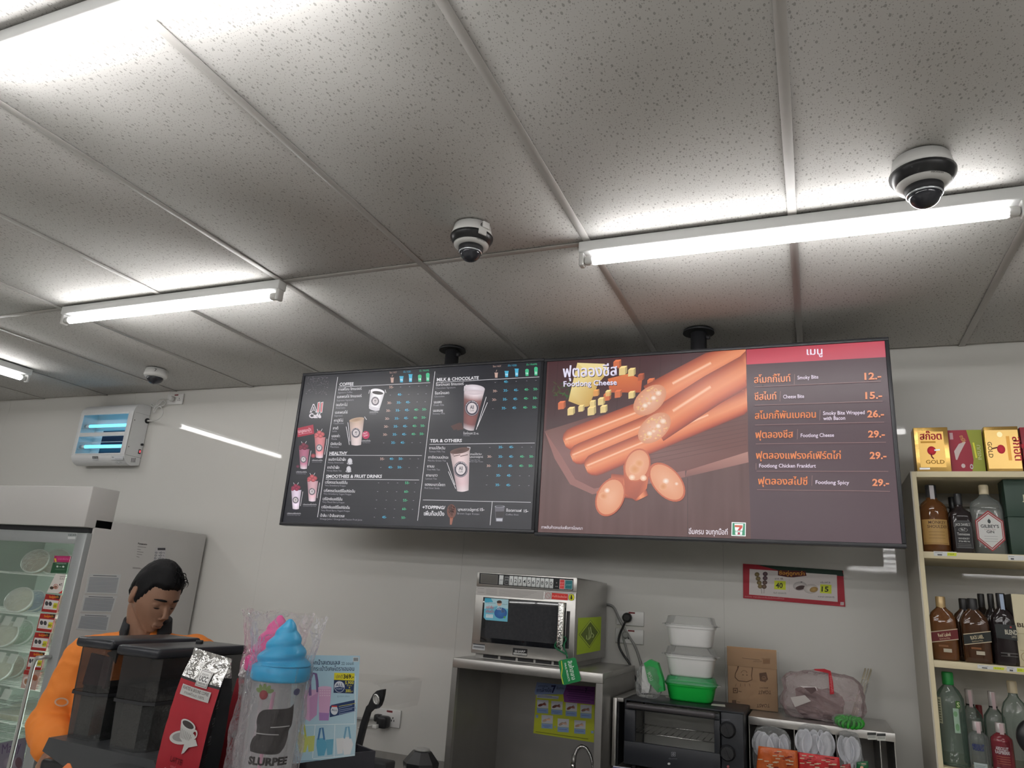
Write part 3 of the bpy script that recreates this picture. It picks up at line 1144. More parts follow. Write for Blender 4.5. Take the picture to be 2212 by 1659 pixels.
def cup_logo(p, x, y, r, tilt=0.0):
    p.up().ell(x, y, r, r * 1.12, (52, 46, 62), n=28, rim=(52, 46, 62))
    p.up().ell(x, y, r * .93, r * 1.04, (196, 186, 190), inner=.95, n=28)
    p.ell(x, y, r * .68, r * .76, (206, 196, 198), n=24)
    p.up().text(x, y + r * .1, 'All', r * .5, (46, 40, 56), w=r * .55, bold=.02, align='C').text(x, y + r * .44, 'Café', r * .24, (46, 40, 56), w=r * .6, align='C')
    if r > 25:
        for i, chh in enumerate('ALL CAFE'):
            a = math.radians(-150 + i * 17)
            p.text(x + r * .80 * math.cos(a), y + r * .9 * math.sin(a), chh, r * .17, (214, 206, 208), align='C', bold=.01, ang=a + math.pi / 2)
    p.layer -= 3


def cup_pic(p, tl, tr, br, bl, cols, logo=None):
    """depicted cup: rows of colour down the height, darker to the sides"""
    n = len(cols)
    for i in range(n - 1):
        f0, f1 = i / (n - 1), (i + 1) / (n - 1)
        for j in range(6):
            g0, g1 = j / 6, (j + 1) / 6

            def pt(f, g):
                a = (tl[0] + (bl[0] - tl[0]) * f, tl[1] + (bl[1] - tl[1]) * f)
                c = (tr[0] + (br[0] - tr[0]) * f, tr[1] + (br[1] - tr[1]) * f)
                sag = math.sin(math.pi * g) * .05 * abs(tr[0] - tl[0])
                return (a[0] + (c[0] - a[0]) * g, a[1] + (c[1] - a[1]) * g + sag)

            def shd(c, g):
                k = .80 + .28 * math.sin(math.pi * (g * .85 + .05))
                return tuple(min(255, v * k) for v in c)
            p.poly([pt(f0, g0), pt(f0, g1), pt(f1, g1), pt(f1, g0)], None, [shd(cols[i], g0), shd(cols[i], g1), shd(cols[i + 1], g1), shd(cols[i + 1], g0)])
    if logo:
        cup_logo(p, *logo)


WC = (226, 222, 226)
cup_pic(p, (765, 240), (880, 262), (840, 392), (750, 375), [(228, 224, 228)] * 4)
p.ell(795, 392, 45, 16, (205, 200, 206), ang=.2)
p.up().ell(822, 252, 58, 24, (236, 233, 236), ang=.15).up().ell(824, 262, 46, 14, (38, 30, 32), ang=.12)
p.layer -= 2
cup_logo(p, 803, 330, 33)
p.line(756, 238, 750, 268, 4, WC).line(884, 236, 892, 262, 4, WC)
cup_pic(p, (590, 492), (712, 470), (686, 690), (607, 690), [(176, 150, 130), (196, 170, 160), (206, 186, 182), (208, 190, 188), (206, 190, 190)])
p.up().ell(650, 482, 62, 16, (150, 118, 90), ang=-.18, rim=(180, 150, 126))
p.layer -= 1
cup_logo(p, 644, 592, 37)
for a in ((578, 505, 595, 660), (564, 540, 590, 690), (715, 458, 732, 484)):
    p.line(*a, 4, WC)
p.up().ell(726, 609, 30, 33, (176, 30, 78)).up().text(708, 604, 'Best', 15, (240, 210, 220), w=34, ang=-.3).text(710, 624, 'Seller', 15, (240, 210, 220), w=38, ang=-.3)
p.layer -= 2
cup_pic(p, (1535, 215), (1707, 232), (1615, 572), (1530, 552), [(206, 196, 200), (214, 200, 204), (136, 92, 90), (118, 70, 68), (120, 72, 72), (124, 76, 74), (120, 74, 74), (190, 180, 184)])
p.up().ell(1622, 222, 84, 28, (228, 220, 226), rim=(196, 186, 192), ang=.1).ell(1618, 258, 78, 20, (214, 200, 204), rim=(196, 180, 186))
p.layer -= 1
cup_logo(p, 1600, 388, 58)
for a in ((1718, 295, 1635, 565), (1728, 340, 1645, 540), (1538, 205, 1535, 245), (1545, 200, 1560, 196)):
    p.line(*a, 4, WC)
for a in (((1424, 535), (1500, 505), (1525, 545), (1450, 570)), ((1470, 545), (1515, 505), (1530, 560), (1480, 572))):
    p.poly(a, (74, 46, 42))
cup_pic(p, (1420, 752), (1582, 722), (1572, 1065), (1478, 1072), [(190, 168, 166), (206, 184, 184), (202, 178, 180), (198, 172, 176), (196, 168, 172), (204, 190, 192)])
p.up().ell(1500, 738, 82, 24, (64, 40, 36), rim=(96, 70, 64), ang=-.18)
for i in range(14):
    p.ell(1445 + i * 9, 772 + (i * 37 % 13), 5, 4, (86, 60, 56), n=8)
p.layer -= 1
cup_logo(p, 1508, 892, 58)
for a in ((1394, 836, 1460, 1020), (1405, 910, 1466, 1052), (1560, 708, 1586, 712), (1586, 712, 1580, 735)):
    p.line(*a, 4, WC)
for x, y, s, c1, c2 in ((345, 700, 1.0, (196, 120, 124), (206, 96, 100)), (215, 795, .95, (160, 96, 118), (120, 40, 60)), (285, 1060, .98, (190, 150, 158), (196, 84, 92)), (150, 1130, .92, (206, 190, 206), (150, 40, 70))):
    cup_pic(p, (x - 42 * s, y - 80 * s), (x + 48 * s, y - 74 * s), (x + 26 * s, y + 96 * s), (x - 30 * s, y + 94 * s), [c1, c1, c1, tuple(min(255, v + 26) for v in c1), (210, 196, 204)])
    p.up()
    for i, (dx, dy, r) in enumerate(((-22, -92, 22), (18, -96, 24), (-2, -112, 20), (8, -82, 20), (-30, -78, 14))):
        p.up().ell(x + dx * s, y + dy * s, r * s, r * s * .85, tuple(min(255, v + 16) for v in c2), rim=tuple(v * .72 for v in c2), n=12)
    p.layer -= 6
    cup_logo(p, x - 3, y + 15, 27 * s)
    p.line(x + 62 * s, y - 60 * s, x + 40 * s, y + 70 * s, 3, WC).line(x - 20, y - 140 * s, x - 12, y - 120 * s, 3, WC).line(x + 22, y - 142 * s, x + 12, y - 124 * s, 3, WC)
for x, y, r, c in ((293, 780, 20, (190, 84, 92)), (165, 868, 14, (120, 46, 74)), (285, 1138, 20, (180, 60, 66)), (200, 890, 18, (44, 38, 56)), (135, 1215, 26, (46, 40, 60))):
    p.ell(x, y, r, r * .9, c, rim=tuple(v * .6 for v in c), n=14)
for x, y, s1_, s2_ in ((282, 822, 'เวรี่สตรอว์เบอร์รี่ปั่น', 'Very Strawberry Frappe'), (152, 918, 'เวรี่มิกซ์เบอร์รี่ปั่น', 'Very Mixed Berry Frappe'), (208, 1186, 'เวรี่สตรอว์เบอร์รี่โยเกิร์ตปั่น', 'Very Strawberry Yogurt Frappe'), (78, 1260, 'เวรี่มิกซ์เบอร์รี่โยเกิร์ตปั่น', 'Very Mixed Berry Yogurt Frappe')):
    p.text(x, y, s1_, 8, WHT, w=86 if y < 1000 else 112, ang=.01).text(x, y + 12, s2_, 6.5, GRY, w=80 if y < 1000 else 108, ang=.01)
# logo with two red strokes, red tag
p.text(263, 420, 'A', 62, (214, 206, 212), w=66, bold=.045).text(258, 468, 'Café', 36, (214, 206, 212), w=100, bold=.04)
for dx in (0, 26):
    p.poly([(322 + dx, 425), (340 + dx, 425), (350 + dx, 335), (330 + dx, 340)], (222, 214, 216))
    p.up().poly([(326 + dx, 420), (336 + dx, 420), (345 + dx, 340), (334 + dx, 344)], (186, 50, 66))
    p.layer -= 1
p.up().text(271, 416, 'A', 54, (38, 36, 44), w=50, bold=.0)
p.layer -= 1
p.poly([(165, 552), (292, 523), (300, 600), (163, 627)], (160, 34, 58)).up().text(170, 592, 'เมนูแนะนำ', 20, (232, 190, 200), w=106, ang=-.15, bold=.015).text(174, 608, 'Recommended', 11, (226, 160, 176), w=110, ang=-.17)
p.layer -= 1
# honey jars, coffee beans, spoon, shot glass
for x, y in ((595, 825), (585, 890)):
    p.ell(x, y, 19, 25, (206, 204, 208), rim=(190, 188, 194)).ell(x - 2, y + 18, 24, 10, (176, 174, 180), inner=.7)
rnd = random.Random(3)
for i in range(150):
    x, y = 235 + rnd.random() * 190, 130 + rnd.random() ** 1.5 * 150
    r = rnd.uniform(1.2, 3.2)
    g = rnd.uniform(70, 120)
    p.ell(x, y, r * 1.4, r, (g, g * .95, g), n=6)
p.ell(1432, 1238, 38, 58, (84, 48, 40), rim=(108, 66, 54)).poly([(1418, 1288), (1446, 1288), (1434, 1348), (1418, 1348)], (150, 94, 76))
p.up()
for i in range(60):
    a, r = rnd.random() * 6.28, rnd.random() ** .5
    p.ell(1432 + 28 * r * math.cos(a), 1228 + 42 * r * math.sin(a), 5, 4, (40 + rnd.random() * 26, 24, 20), n=6)
p.layer -= 1
p.poly([(1788, 1200), (1870, 1195), (1852, 1325), (1796, 1322)], (92, 90, 98)).up().poly([(1794, 1240), (1864, 1238), (1856, 1290), (1798, 1290)], (34, 30, 34))
p.ell(1829, 1198, 41, 9, (170, 170, 178), inner=.86).poly([(1800, 1296), (1852, 1296), (1850, 1318), (1802, 1318)], (176, 176, 184))
p.build('screen_picture', SCREEN, d1)

# ---------------------------------------------------------------- right: sausage menu
d2, be = display('menu_screen', 'sausage menu screen with cheese footlongs picture and red heading bar', -1.0125, 0.2835, 1.8435, 2.578, -.387, 2.79)
RC = (1150, 720, 820 / 2212)
p = Print((0, MY + .0055, 0), crop=RC)
x0, x1, z0, z1 = -1.0125 + be, .2835 - be, 1.8435 + be, 2.578 - be
xm = p.at(1257, 600)[0]


def table_wood(a, b_):
    n = mnoise.noise(Vector((a * 46, b_ * 3, 0))) * 9 + mnoise.noise(Vector((a * 8, b_ * 5, 7))) * 8
    base = (88, 58, 56) if b_ < .55 else (78, 48, 48)
    return tuple(max(8, v + n) for v in base)


def menu_dark(a, b_):
    n = mnoise.noise(Vector((a * 3, b_ * 3, 1))) * 3
    return (70 + n, 48 + n, 56 + n)


panel_grad(p, x0, xm, z0, z1, 60, 40, table_wood)
panel_grad(p, xm, x1, z0, z1, 8, 20, menu_dark)
p.up()
hd = [p.at(1252, 182), p.at(2067, 138)]
p._add([(xm, hd[0][1]), (x1, hd[1][1]), (x1, z1), (xm, z1)], [(0, 1, 2, 3)], [rgb(196, 64, 84), rgb(186, 70, 90), rgb(190, 64, 82), rgb(170, 40, 62)])
# dark plank wall and cutting board
p.poly([(95, 160), (1247, 95), (1250, 330), (80, 560)], None, [(66, 34, 38), (70, 40, 44), (72, 44, 46), (64, 40, 42)])
for i in range(9):
    xx = 150 + i * 120
    p.line(xx, 155 - i * 7, xx - 20, 480, 3, (54, 28, 30))
p.up().poly([(72, 570), (360, 480), (1256, 400), (1256, 700), (900, 800), (360, 905), (250, 850), (160, 700)], None,
            [(112, 76, 70), (98, 58, 54), (94, 56, 52), (106, 64, 58), (104, 60, 56), (108, 64, 60), (116, 74, 70), (124, 84, 80)])
p.poly([(900, 800), (1256, 690), (1260, 752), (890, 838)], (146, 100, 92), [(140, 90, 82), (170, 124, 112), (150, 104, 96), (116, 72, 66)])
p.poly([(72, 570), (160, 700), (250, 850), (360, 905), (890, 800), (890, 838), (350, 938), (220, 880), (130, 730)], (140, 92, 86))
for i in range(10):
    p.line(470 + i * 6, 560 + i * 26, 1250, 430 + i * 24, 3, (86, 50, 48))
p.line(905, 840, 905, 1185, 3, (58, 36, 38))
p.up()
p.clip = (x0, xm, z0, z1)
# herbs, cheese wedges and cubes
rnd = random.Random(5)
for i in range(26):
    x, y = 120 + rnd.random() * 100, 290 + rnd.random() * 85
    p.ell(x, y, 16, 4, (40 + rnd.random() * 30, 62 + rnd.random() * 30, 40), ang=rnd.random() * 3, n=6)
p.poly([(440, 265), (560, 235), (640, 268), (632, 345), (450, 345)], None, [(206, 110, 62), (214, 118, 66), (200, 96, 54), (176, 80, 48), (186, 88, 52)])
p.up().poly([(262, 172), (420, 178), (450, 215), (385, 292), (330, 425), (300, 430), (210, 395), (225, 330)], None,
            [(222, 198, 128), (226, 204, 136), (214, 184, 108), (206, 168, 92), (190, 150, 80), (198, 160, 88), (210, 178, 104), (226, 204, 138)])
p.poly([(262, 172), (420, 178), (450, 215), (300, 205)], (232, 212, 150))


def cube_pic(x, y, s, c):
    d = tuple(v * .80 for v in c)
    e = tuple(min(255, v * 1.12) for v in c)
    p.poly([(x, y), (x + s * .75, y - s * .1), (x + s * .75, y + s * .75), (x, y + s * .85)], c)
    p.poly([(x, y), (x + s * .3, y - s * .28), (x + s, y - s * .34), (x + s * .75, y - s * .1)], e)
    p.poly([(x + s * .75, y - s * .1), (x + s, y - s * .34), (x + s, y + s * .5), (x + s * .75, y + s * .75)], d)


CH, CO = (222, 196, 132), (204, 108, 68)
p.up()
for x, y, s, c in ((472, 168, 46, CO), (505, 205, 48, CH), (558, 215, 44, CH), (615, 245, 38, (170, 84, 56)), (670, 275, 44, CO), (480, 342, 42, CO), (560, 348, 40, CH), (150, 408, 44, CO), (205, 442, 44, CH),
                   (268, 428, 36, CH), (322, 438, 50, CH), (335, 400, 36, CH), (382, 385, 42, CH), (396, 430, 42, CH), (415, 358, 44, CO), (426, 340, 34, CH), (355, 338, 36, (214, 150, 84))):
    cube_pic(x, y, s, c)
p.up()
SA = [(-1, (136, 58, 40)), (-.72, (178, 86, 54)), (-.3, (214, 126, 84)), (.1, (224, 138, 94)), (.5, (208, 108, 66)), (.82, (170, 72, 46)), (1, (120, 48, 36))]


def sausage(pts, ws, hi=True):
    P2, W2 = [], []
    for i in range(len(pts) - 1):
        for k in range(5):
            t = k / 5
            P2.append((pts[i][0] + (pts[i + 1][0] - pts[i][0]) * t, pts[i][1] + (pts[i + 1][1] - pts[i][1]) * t))
            W2.append(ws[i] + (ws[i + 1] - ws[i]) * t)
    e, f = pts[-1], pts[-2]
    P2 += [e, (e[0] + (e[0] - f[0]) * .3, e[1] + (e[1] - f[1]) * .3)]
    W2 += [ws[-1], ws[-1]]
    pts, ws = P2, W2
    p.ribbon(pts, ws, SA)
    p.up()
    if hi:
        a = [(q[0] + 0.0, q[1]) for q in pts]
        w0 = ws if not isinstance(ws, list) else sum(ws) / len(ws)
        off = []
        for i, q in enumerate(pts):
            a_, b_ = pts[max(0, i - 1)], pts[min(len(pts) - 1, i + 1)]
            d = Vector((b_[0] - a_[0], b_[1] - a_[1])).normalized()
            off.append((q[0] + d.y * w0 * .22, q[1] - d.x * w0 * .22))
        p.ribbon(off[4:-6], w0 * .11, [(-1, (224, 140, 98)), (0, (240, 190, 158)), (1, (224, 140, 98))])
        p.up()


# three rear sausages with rounded ends, then two cut ones on top
for (ex, ey), (fx, fy), w in (((238, 618), (1250, 230), 68), ((275, 706), (1252, 300), 62), ((362, 768), (1254, 395), 66)):
    dx, dy = fx - ex, fy - ey
    L = math.hypot(dx, dy)
    ux, uy = dx / L, dy / L
    pts = [(ex - ux * w * .82, ey - uy * w * .82), (ex - ux * w * .6, ey - uy * w * .6), (ex - ux * w * .2, ey - uy * w * .2), (ex + ux * w * .3, ey + uy * w * .3)] + \
          [(ex + dx * t, ey + dy * t) for t in (.12, .3, .5, .75, 1.0)]
    sausage(pts, [w * .42, w * .72, w * .95, w] + [w] * 5)
    for k in range(6):
        a = k * 1.05
        p.line(ex - ux * w * .55, ey - uy * w * .55, ex - ux * w * .55 + 18 * math.cos(a), ey - uy * w * .55 + 18 * math.sin(a), 2.5, (226, 150, 112))
    p.up()
sausage([(690, 385), (860, 292), (1050, 190), (1250, 92)], [88, 86, 84, 82])
# keep the strokes inside the picture
sausage([(712, 548), (860, 452), (1050, 330), (1254, 215)], [96, 94, 92, 90])
for cx_, cy_, a in ((685, 390, 1), (712, 553, 2)):
    p.ell(cx_, cy_, 112, 70, (226, 178, 152), ang=-.72, rim=(206, 138, 104), n=28)
    p.up()
    rnd = random.Random(a)
    for i in range(42):
        r, t = rnd.random() ** .5, rnd.random() * 6.28
        ax, ay = 96 * r * math.cos(t), 56 * r * math.sin(t)
        p.ell(cx_ + ax * math.cos(-.72) - ay * math.sin(-.72), cy_ + ax * math.sin(-.72) + ay * math.cos(-.72), 7, 5, (216 + rnd.random() * 14, 158 + rnd.random() * 30, 124), n=7)
    p.up()
    for ox, oy, r, c in ((-42, 52, 15, (216, 146, 82)), (-28, 32, 17, (244, 230, 216)), (22, -12, 16, (246, 232, 222)), (50, -40, 18, (244, 222, 206)), (-5, 18, 12, (238, 210, 190)), (34, -58, 11, (212, 150, 88))):
        p.ell(cx_ + ox, cy_ + oy, r, r * .85, c, rim=(224, 180, 150), n=14)
    p.up()
# sliced pieces in front
p.ribbon([(455, 885), (610, 900), (640, 962)], [66, 70, 40], SA)
p.poly([(530, 770), (690, 760), (668, 905), (600, 972), (540, 935)], None, [(176, 84, 54), (190, 96, 62), (196, 100, 64), (150, 66, 44), (168, 78, 50)])
p.poly([(372, 930), (450, 845), (530, 850), (540, 930)], (186, 92, 60))
p.up()
for cx_, cy_, ra, rb, an in ((612, 770, 96, 70, -1.25), (785, 868, 128, 76, .85), (455, 955, 112, 76, -1.15)):
    p.ell(cx_, cy_, ra * 1.05, rb * 1.06, (186, 92, 60), ang=an, n=30)
    p.up().ell(cx_, cy_, ra * .95, rb * .95, (226, 166, 132), ang=an, rim=(214, 142, 104), n=30)
    p.up()
    for ox, oy, r, c in ((-14, 22, 34, (206, 136, 78)), (12, -12, 26, (210, 140, 80)), (-30, 70, 20, (244, 224, 204)), (36, 74, 20, (246, 226, 206))) if an == -1.25 else (
            ((-6, -6, 22, (246, 236, 226)), (-22, 26, 24, (206, 136, 84)), (56, 10, 12, (236, 214, 200))) if an > 0 else ((-40, -6, 24, (206, 130, 82)), (-18, -38, 18, (246, 232, 222)))):
        p.ell(cx_ + ox, cy_ + oy, r, r * .9, c, rim=(222, 160, 122), n=16)
    p.up()
# lettering on the picture
for dx, dy, c in ((3, 4, (60, 46, 60)), (0, 0, (226, 220, 240))):
    p.text(182 + dx, 258 + dy, 'ฟุตลองชีส', 50, c, w=314, bold=.03, ang=-.035).text(184 + dx, 312 + dy, 'Footlong Cheese', 30, c, w=310, bold=.02, ang=-.035)
    p.up()
p.text(54, 1138, 'ภาพสินค้าตกแต่งเพื่อการโฆษณา', 13, (226, 218, 228), w=240, ang=.03).text(912, 1170, 'อิ่มครบ จบทุกมื้อที่', 24, (232, 224, 232), w=226, bold=.012, ang=.02)
# convenience store emblem
p.poly([(1162, 1101), (1245, 1104), (1244, 1184), (1160, 1181)], (236, 240, 238)).up().poly([(1167, 1106), (1240, 1109), (1239, 1179), (1165, 1176)], (52, 140, 104))
p.up().poly([(1178, 1110), (1230, 1112), (1222, 1176), (1184, 1175)], (238, 242, 240)).up()
p.poly([(1180, 1118), (1226, 1120), (1224, 1132), (1180, 1130)], (200, 90, 60)).poly([(1209, 1130), (1225, 1132), (1210, 1150), (1196, 1150)], (196, 60, 64)).poly([(1198, 1160), (1210, 1160), (1212, 1174), (1196, 1174)], (170, 50, 70))
p.text(1202, 1159, 'ELEVEN', 9, (40, 130, 90), w=46, bold=.02, align='C')
p.layer -= 3
# the list on the right
p.clip = (x0, x1, z0, z1)
OR = (226, 138, 92)
LN = (150, 116, 112)
p.text(1600, 128, 'เมนู', 32, (236, 226, 240), w=90, bold=.03, ang=-.03)
ROW2 = [(1294, 292, 'สโมกกี้ไบท์', 212, 1527, (1545, 271, 'Smoky Bite', 122), None, '12.-', 1935, 272, 1294, 314, 2030, 281),
        (1296, 391, 'ชีสไบท์', 128, 1444, (1462, 382, 'Cheese Bite', 122), None, '15.-', 1940, 384, 1296, 421, 2040, 397),
        (1298, 501, 'สโมกกี้พันเบคอน', 354, 1675, (1694, 478, 'Smoky Bite Wrapped', 242), (1695, 508, 'with Bacon', 128), '26.-', 1951, 491, 1298, 536, 2050, 519),
        (1301, 612, 'ฟุตลองชีส', 218, 1544, (1564, 607, 'Footlong Cheese', 194), None, '29.-', 1956, 608, 1302, 646, 2060, 636),
        (1304, 732, 'ฟุตลองแฟรงค์เฟิร์ตไก่', 492, None, (1322, 783, 'Footlong Chicken Frankfurt', 330), None, '29.-', 1965, 732, 1306, 804, 2074, 806),
        (1316, 881, 'ฟุตลองสไปซี่', 286, 1629, (1650, 879, 'Footlong Spicy', 196), None, '29.-', 1980, 889, 1309, 912, 2084, 922)]
for x, y, th, w, sep, en, en2, prc, px_, py_, l0, l1, l2, l3 in ROW2:
    an = math.atan2(l3 - l1, l2 - l0)
    p.text(x, y, th, 32, OR, w=w, bold=.035, ang=an)
    if sep:
        p.line(sep + 2, y - 52, sep - 1, y + 8, 2.5, LN)
    else:
        p.line(1304, 758, 1304, 796, 2.5, LN)
    p.text(en[0], en[1], en[2], 21, (222, 208, 224), w=en[3], bold=.014, ang=an)
    if en2:
        p.text(en2[0], en2[1], en2[2], 21, (222, 208, 224), w=en2[3], bold=.014, ang=an)
    p.text(px_, py_, prc, 38, OR, w=98, bold=.03, ang=an)
    p.line(l0, l1, l2, l3, 2.5, LN)
p.up().ell(1343, 306, 4, 5, (20, 16, 18), n=8)
p.build('screen_picture', SCREEN, d2)

# ================================================================ chiller with glass door, left edge
CHW = M('chiller_white', (0.54, 0.53, 0.515), 0.35, nz=(5, 0.03))
ALU = M('grey_aluminium', (0.36, 0.38, 0.385), 0.4, metal=0.3, nz=(16, 0.05))
FX, FY = -3.126, 2.43          # right side plane, door plane
FL = -4.36
fr_ = thing('glass_door_chiller', 'white upright chiller with glass door full of chilled food at the left edge', 'chiller', ((FX + FL) / 2, 2.8, 0))
b = B()
b.box(FX - .03, FX, FY + .02, 3.15, 0.02, 1.828, bev=.004)
b.box(FL, FL + .03, FY + .02, 3.15, 0.02, 1.828)
b.box(FL + .03, FX - .03, 3.10, 3.15, 0.02, 1.828)
b.box(FL + .03, FX - .03, FY + .02, 3.10, 1.77, 1.828)
b.box(FL + .03, FX - .03, FY + .02, 3.10, 0.02, .30)
b.build('cabinet', CHW, fr_)
B().box(FL, FX, 2.395, 2.545, 1.785, 1.975, bev=.004).build('canopy', CHW, fr_)
B().box(FL + .01, FX - .008, 2.43, 2.5, 1.762, 1.785).build('shadow_strip', BLKM, fr_)  # solid black strip standing for the shade under the canopy
INNER = M('chiller_inside', (0.30, 0.37, 0.33), 0.5, nz=(6, 0.04))
B().box(FL + .03, FX - .03, 3.07, 3.098, .3, 1.768).build('back_liner', INNER, fr_)
LX = -4.30
B().box(LX - .02, LX, FY + .03, 3.07, .3, 1.768).build('side_liner', INNER, fr_)
# door frame
door = B()
dz0, dz1 = .62, 1.760
door.box(FX - .064, FX, FY - .012, FY + .02, dz0 - .5, dz1, bev=.004)
door.box(-4.28, FX - .064, FY - .012, FY + .02, dz1 - .052, dz1, bev=.003)
door.box(-4.33, -4.28, FY - .012, FY + .02, dz0 - .5, dz1, bev=.003)
dr = door.build('door', ALU, fr_)
B().box(-4.28, FX - .064, FY + .004, FY + .008, .2, dz1 - .052).build('door_glass', film('chiller_glass', (.9, .95, .92), .015, .02, 1.0, 0.0, True), dr)
hx, hy = FX - .085, FY - .055
hz1 = PY(150, 1435, hy).z
B().tube(smooth_path([(FX - .045, FY - .012, hz1 + .012), (FX - .05, hy + .005, hz1 + .010), (hx, hy, hz1 - .02), (hx, hy, hz1 - .25), (hx, hy, hz1 - .55)], 5), .009, n=10).build('handle', M('steel_handle', (.55, .56, .55), .3, metal=.8, nz=(9, .03)), dr)
pd = Print((0, FY - .0125, 0), crop=(0, 1130, 210 / 1290))
pd.rect(905, 143, 1012, 172, (110, 118, 118)).rect(900, 178, 1000, 212, (196, 200, 200))
pd.up().text(910, 166, 'SP-4F-3L', 15, (190, 196, 196), w=96)
pd.build('asset_label', PAPER, dr)
# lower poster on the door
pz = PY(60, 1600, FY - .046)
pk = Print((0, FY + .002, 0), crop=(0, 1380, 200 / 1189))
pk.poly([(-60, 1352), (352, 1262), (280, 1700), (-120, 1700)], (104, 100, 112)).up()
pk.text(20, 1480, 'Many', 120, (70, 54, 84), w=250, ang=-.2, shear=.3).ell(150, 1600, 110, 90, (150, 142, 150), rim=(110, 104, 116)).ell(240, 1590, 45, 70, (92, 70, 78))
pk.build('door_poster', PAPER, dr)
# shelves, chilled trays and tag strips
lamp_in = B().cyl((LX + .012, FY + .06, .45), (LX + .012, FY + .06, 1.74), .012, n=8).build('inner_light', M('chiller_tube', (.8, 1, .9), .3, emit=(.82, 1.0, .86), estr=42.0), fr_)
B().cyl((FX - .05, FY + .06, .45), (FX - .05, FY + .06, 1.74), .010, n=8).build('inner_light', MATS['chiller_tube'], fr_)  # second tube, added out of sight behind the stile to brighten the food
WIRE = M('white_wire', (.72, .76, .73), .4, nz=(12, .03))
TRAYM = M('clear_tray', (.66, .72, .70), .12, spec=.7, alpha=.55, nz=(30, .08))
RIMM = M('tray_rim', (.72, .76, .74), .2, spec=.6, nz=(20, .05))
shelf_z = [1.555, 1.365, 1.20, 1.045, .89, .735]
for si, z in enumerate(shelf_z):
    s = B()
    for y in (FY + .10, FY + .2, FY + .3, FY + .4, FY + .5):
        s.cyl((LX, y, z), (FX - .03, y, z), .003, n=6)
    for k in range(24):
        xx = LX + .02 + k * .047
        s.cyl((xx, FY + .10, z), (xx, 3.07, z), .002, n=5)
    s.build('wire_shelf', WIRE, fr_)
tray_groups = []


def food_tray(x, y, z, r, lean, fill, label):
    t = thing('food_bowl', label, 'food', (x, y, z), group='chilled food in the chiller')
    m = Matrix.Translation((x, y, z + r * math.sin(lean) + .004)) @ Matrix.Rotation(.5, 4, 'Z') @ Matrix.Rotation(lean, 4, 'X')
    B().lathe([(r * .70, -.045), (r * .9, -.012), (r * .96, 0)], n=24, mtx=m).build('bowl', fill, t)
    B().lathe([(r * .93, -.002), (r, 0), (r, .007), (r * .93, .009)], n=24, mtx=m, cap=False).build('rim', RIMM, t)
    B().lathe([(r * .95, .006), (r * .8, .013), (.002, .015)], n=24, mtx=m, cap=False).build('lid', film('bowl_lid', (.85, .9, .88), .16, .06, 60, .8), t)
    return t


FILL = [M('food_brown', (.30, .22, .14), .6, nz=(40, .5)), M('food_pale', (.52, .5, .38), .6, nz=(50, .4)), M('food_green', (.20, .36, .24), .5, nz=(40, .5)), M('food_blue', (.10, .22, .38), .4, nz=(30, .4))]
fk = 0
for (px_, py_, yy, r, fi, lb) in (
        (77, 1212, 2.62, .066, 0, 'round clear-lidded meal bowl on the top chiller shelf, left one'), (120, 1215, 2.72, .072, 1, 'pale meal bowl on the top chiller shelf beside the price cards'),
        (42, 1295, 2.55, .066, 1, 'shiny clear-lidded bowl leaning on the second chiller shelf'), (72, 1302, 2.70, .058, 3, 'blue bowl behind the shiny one on the second chiller shelf'),
        (8, 1375, 2.55, .066, 1, 'bright bowl cut by the frame edge on the third chiller shelf'), (40, 1375, 2.66, .068, 2, 'white-rimmed bowl with green sleeve on the third chiller shelf'),
        (-4, 1450, 2.55, .064, 1, 'bowl cut by the frame edge on the fourth chiller shelf'), (28, 1440, 2.68, .058, 0, 'dark meal bowl on the fourth chiller shelf'), (58, 1452, 2.84, .05, 1, 'small bowl half hidden on the fourth chiller shelf')):
    q = PY(px_, py_, yy)
    zs = [z for z in shelf_z if z < q.z][0]
    food_tray(q.x, yy, zs, r, 1.15, FILL[fi], lb)
for i, (px_, py_, lb) in enumerate(((40, 1520, 'flat clear meal tray on the fifth chiller shelf'), (30, 1548, 'white flat meal tray under the clear one in the chiller'), (25, 1640, 'flat wrapped tray at the bottom of the chiller view'))):
    q = PY(px_, py_, 2.6)
    zs = min(shelf_z, key=lambda z: abs(z - q.z + .03))
    t = thing('meal_tray', lb, 'food', (q.x, 2.6, zs + .002), group='chilled trays in the chiller')
    zz = zs + .004 + (.032 if i == 0 else 0)
    if i == 0:
        zz = zs + .004
    B().lathe([(.07, 0), (.092, .022), (.095, .025)], (q.x - (.13 if i == 1 else 0), (2.62, 2.78, 2.62)[i], zz), n=24, power=5, sy=.8).build('tray', FILL[1], t)
    B().lathe([(.093, .025), (.099, .027), (.093, .029)], (q.x - (.13 if i == 1 else 0), (2.62, 2.78, 2.62)[i], zz), n=24, power=5, sy=.8, cap=False).build('rim', RIMM, t)
    B().lathe([(.093, .028), (.08, .040), (.002, .043)], (q.x - (.13 if i == 1 else 0), (2.62, 2.78, 2.62)[i], zz), n=24, power=5, sy=.8, cap=False).build('lid', film('bowl_lid', (.8, .86, .84), .12), t)
for si, z in enumerate(shelf_z[1:4]):
    for k in range(4):
        x = -3.86 + k * .085 + si * .02
        y = FY + .092
        B().loft([[(x, y, z - .012), (x + .055, y, z - .012), (x + .055, y - .012, z - .055), (x, y - .012, z - .055)],
                  [(x, y + .001, z - .012), (x + .055, y + .001, z - .012), (x + .055, y - .011, z - .055), (x, y - .011, z - .055)]], smooth=False).build('shelf_tag', M('tag_paper', (.7, .76, .7), .5, nz=(30, .08)), fr_)
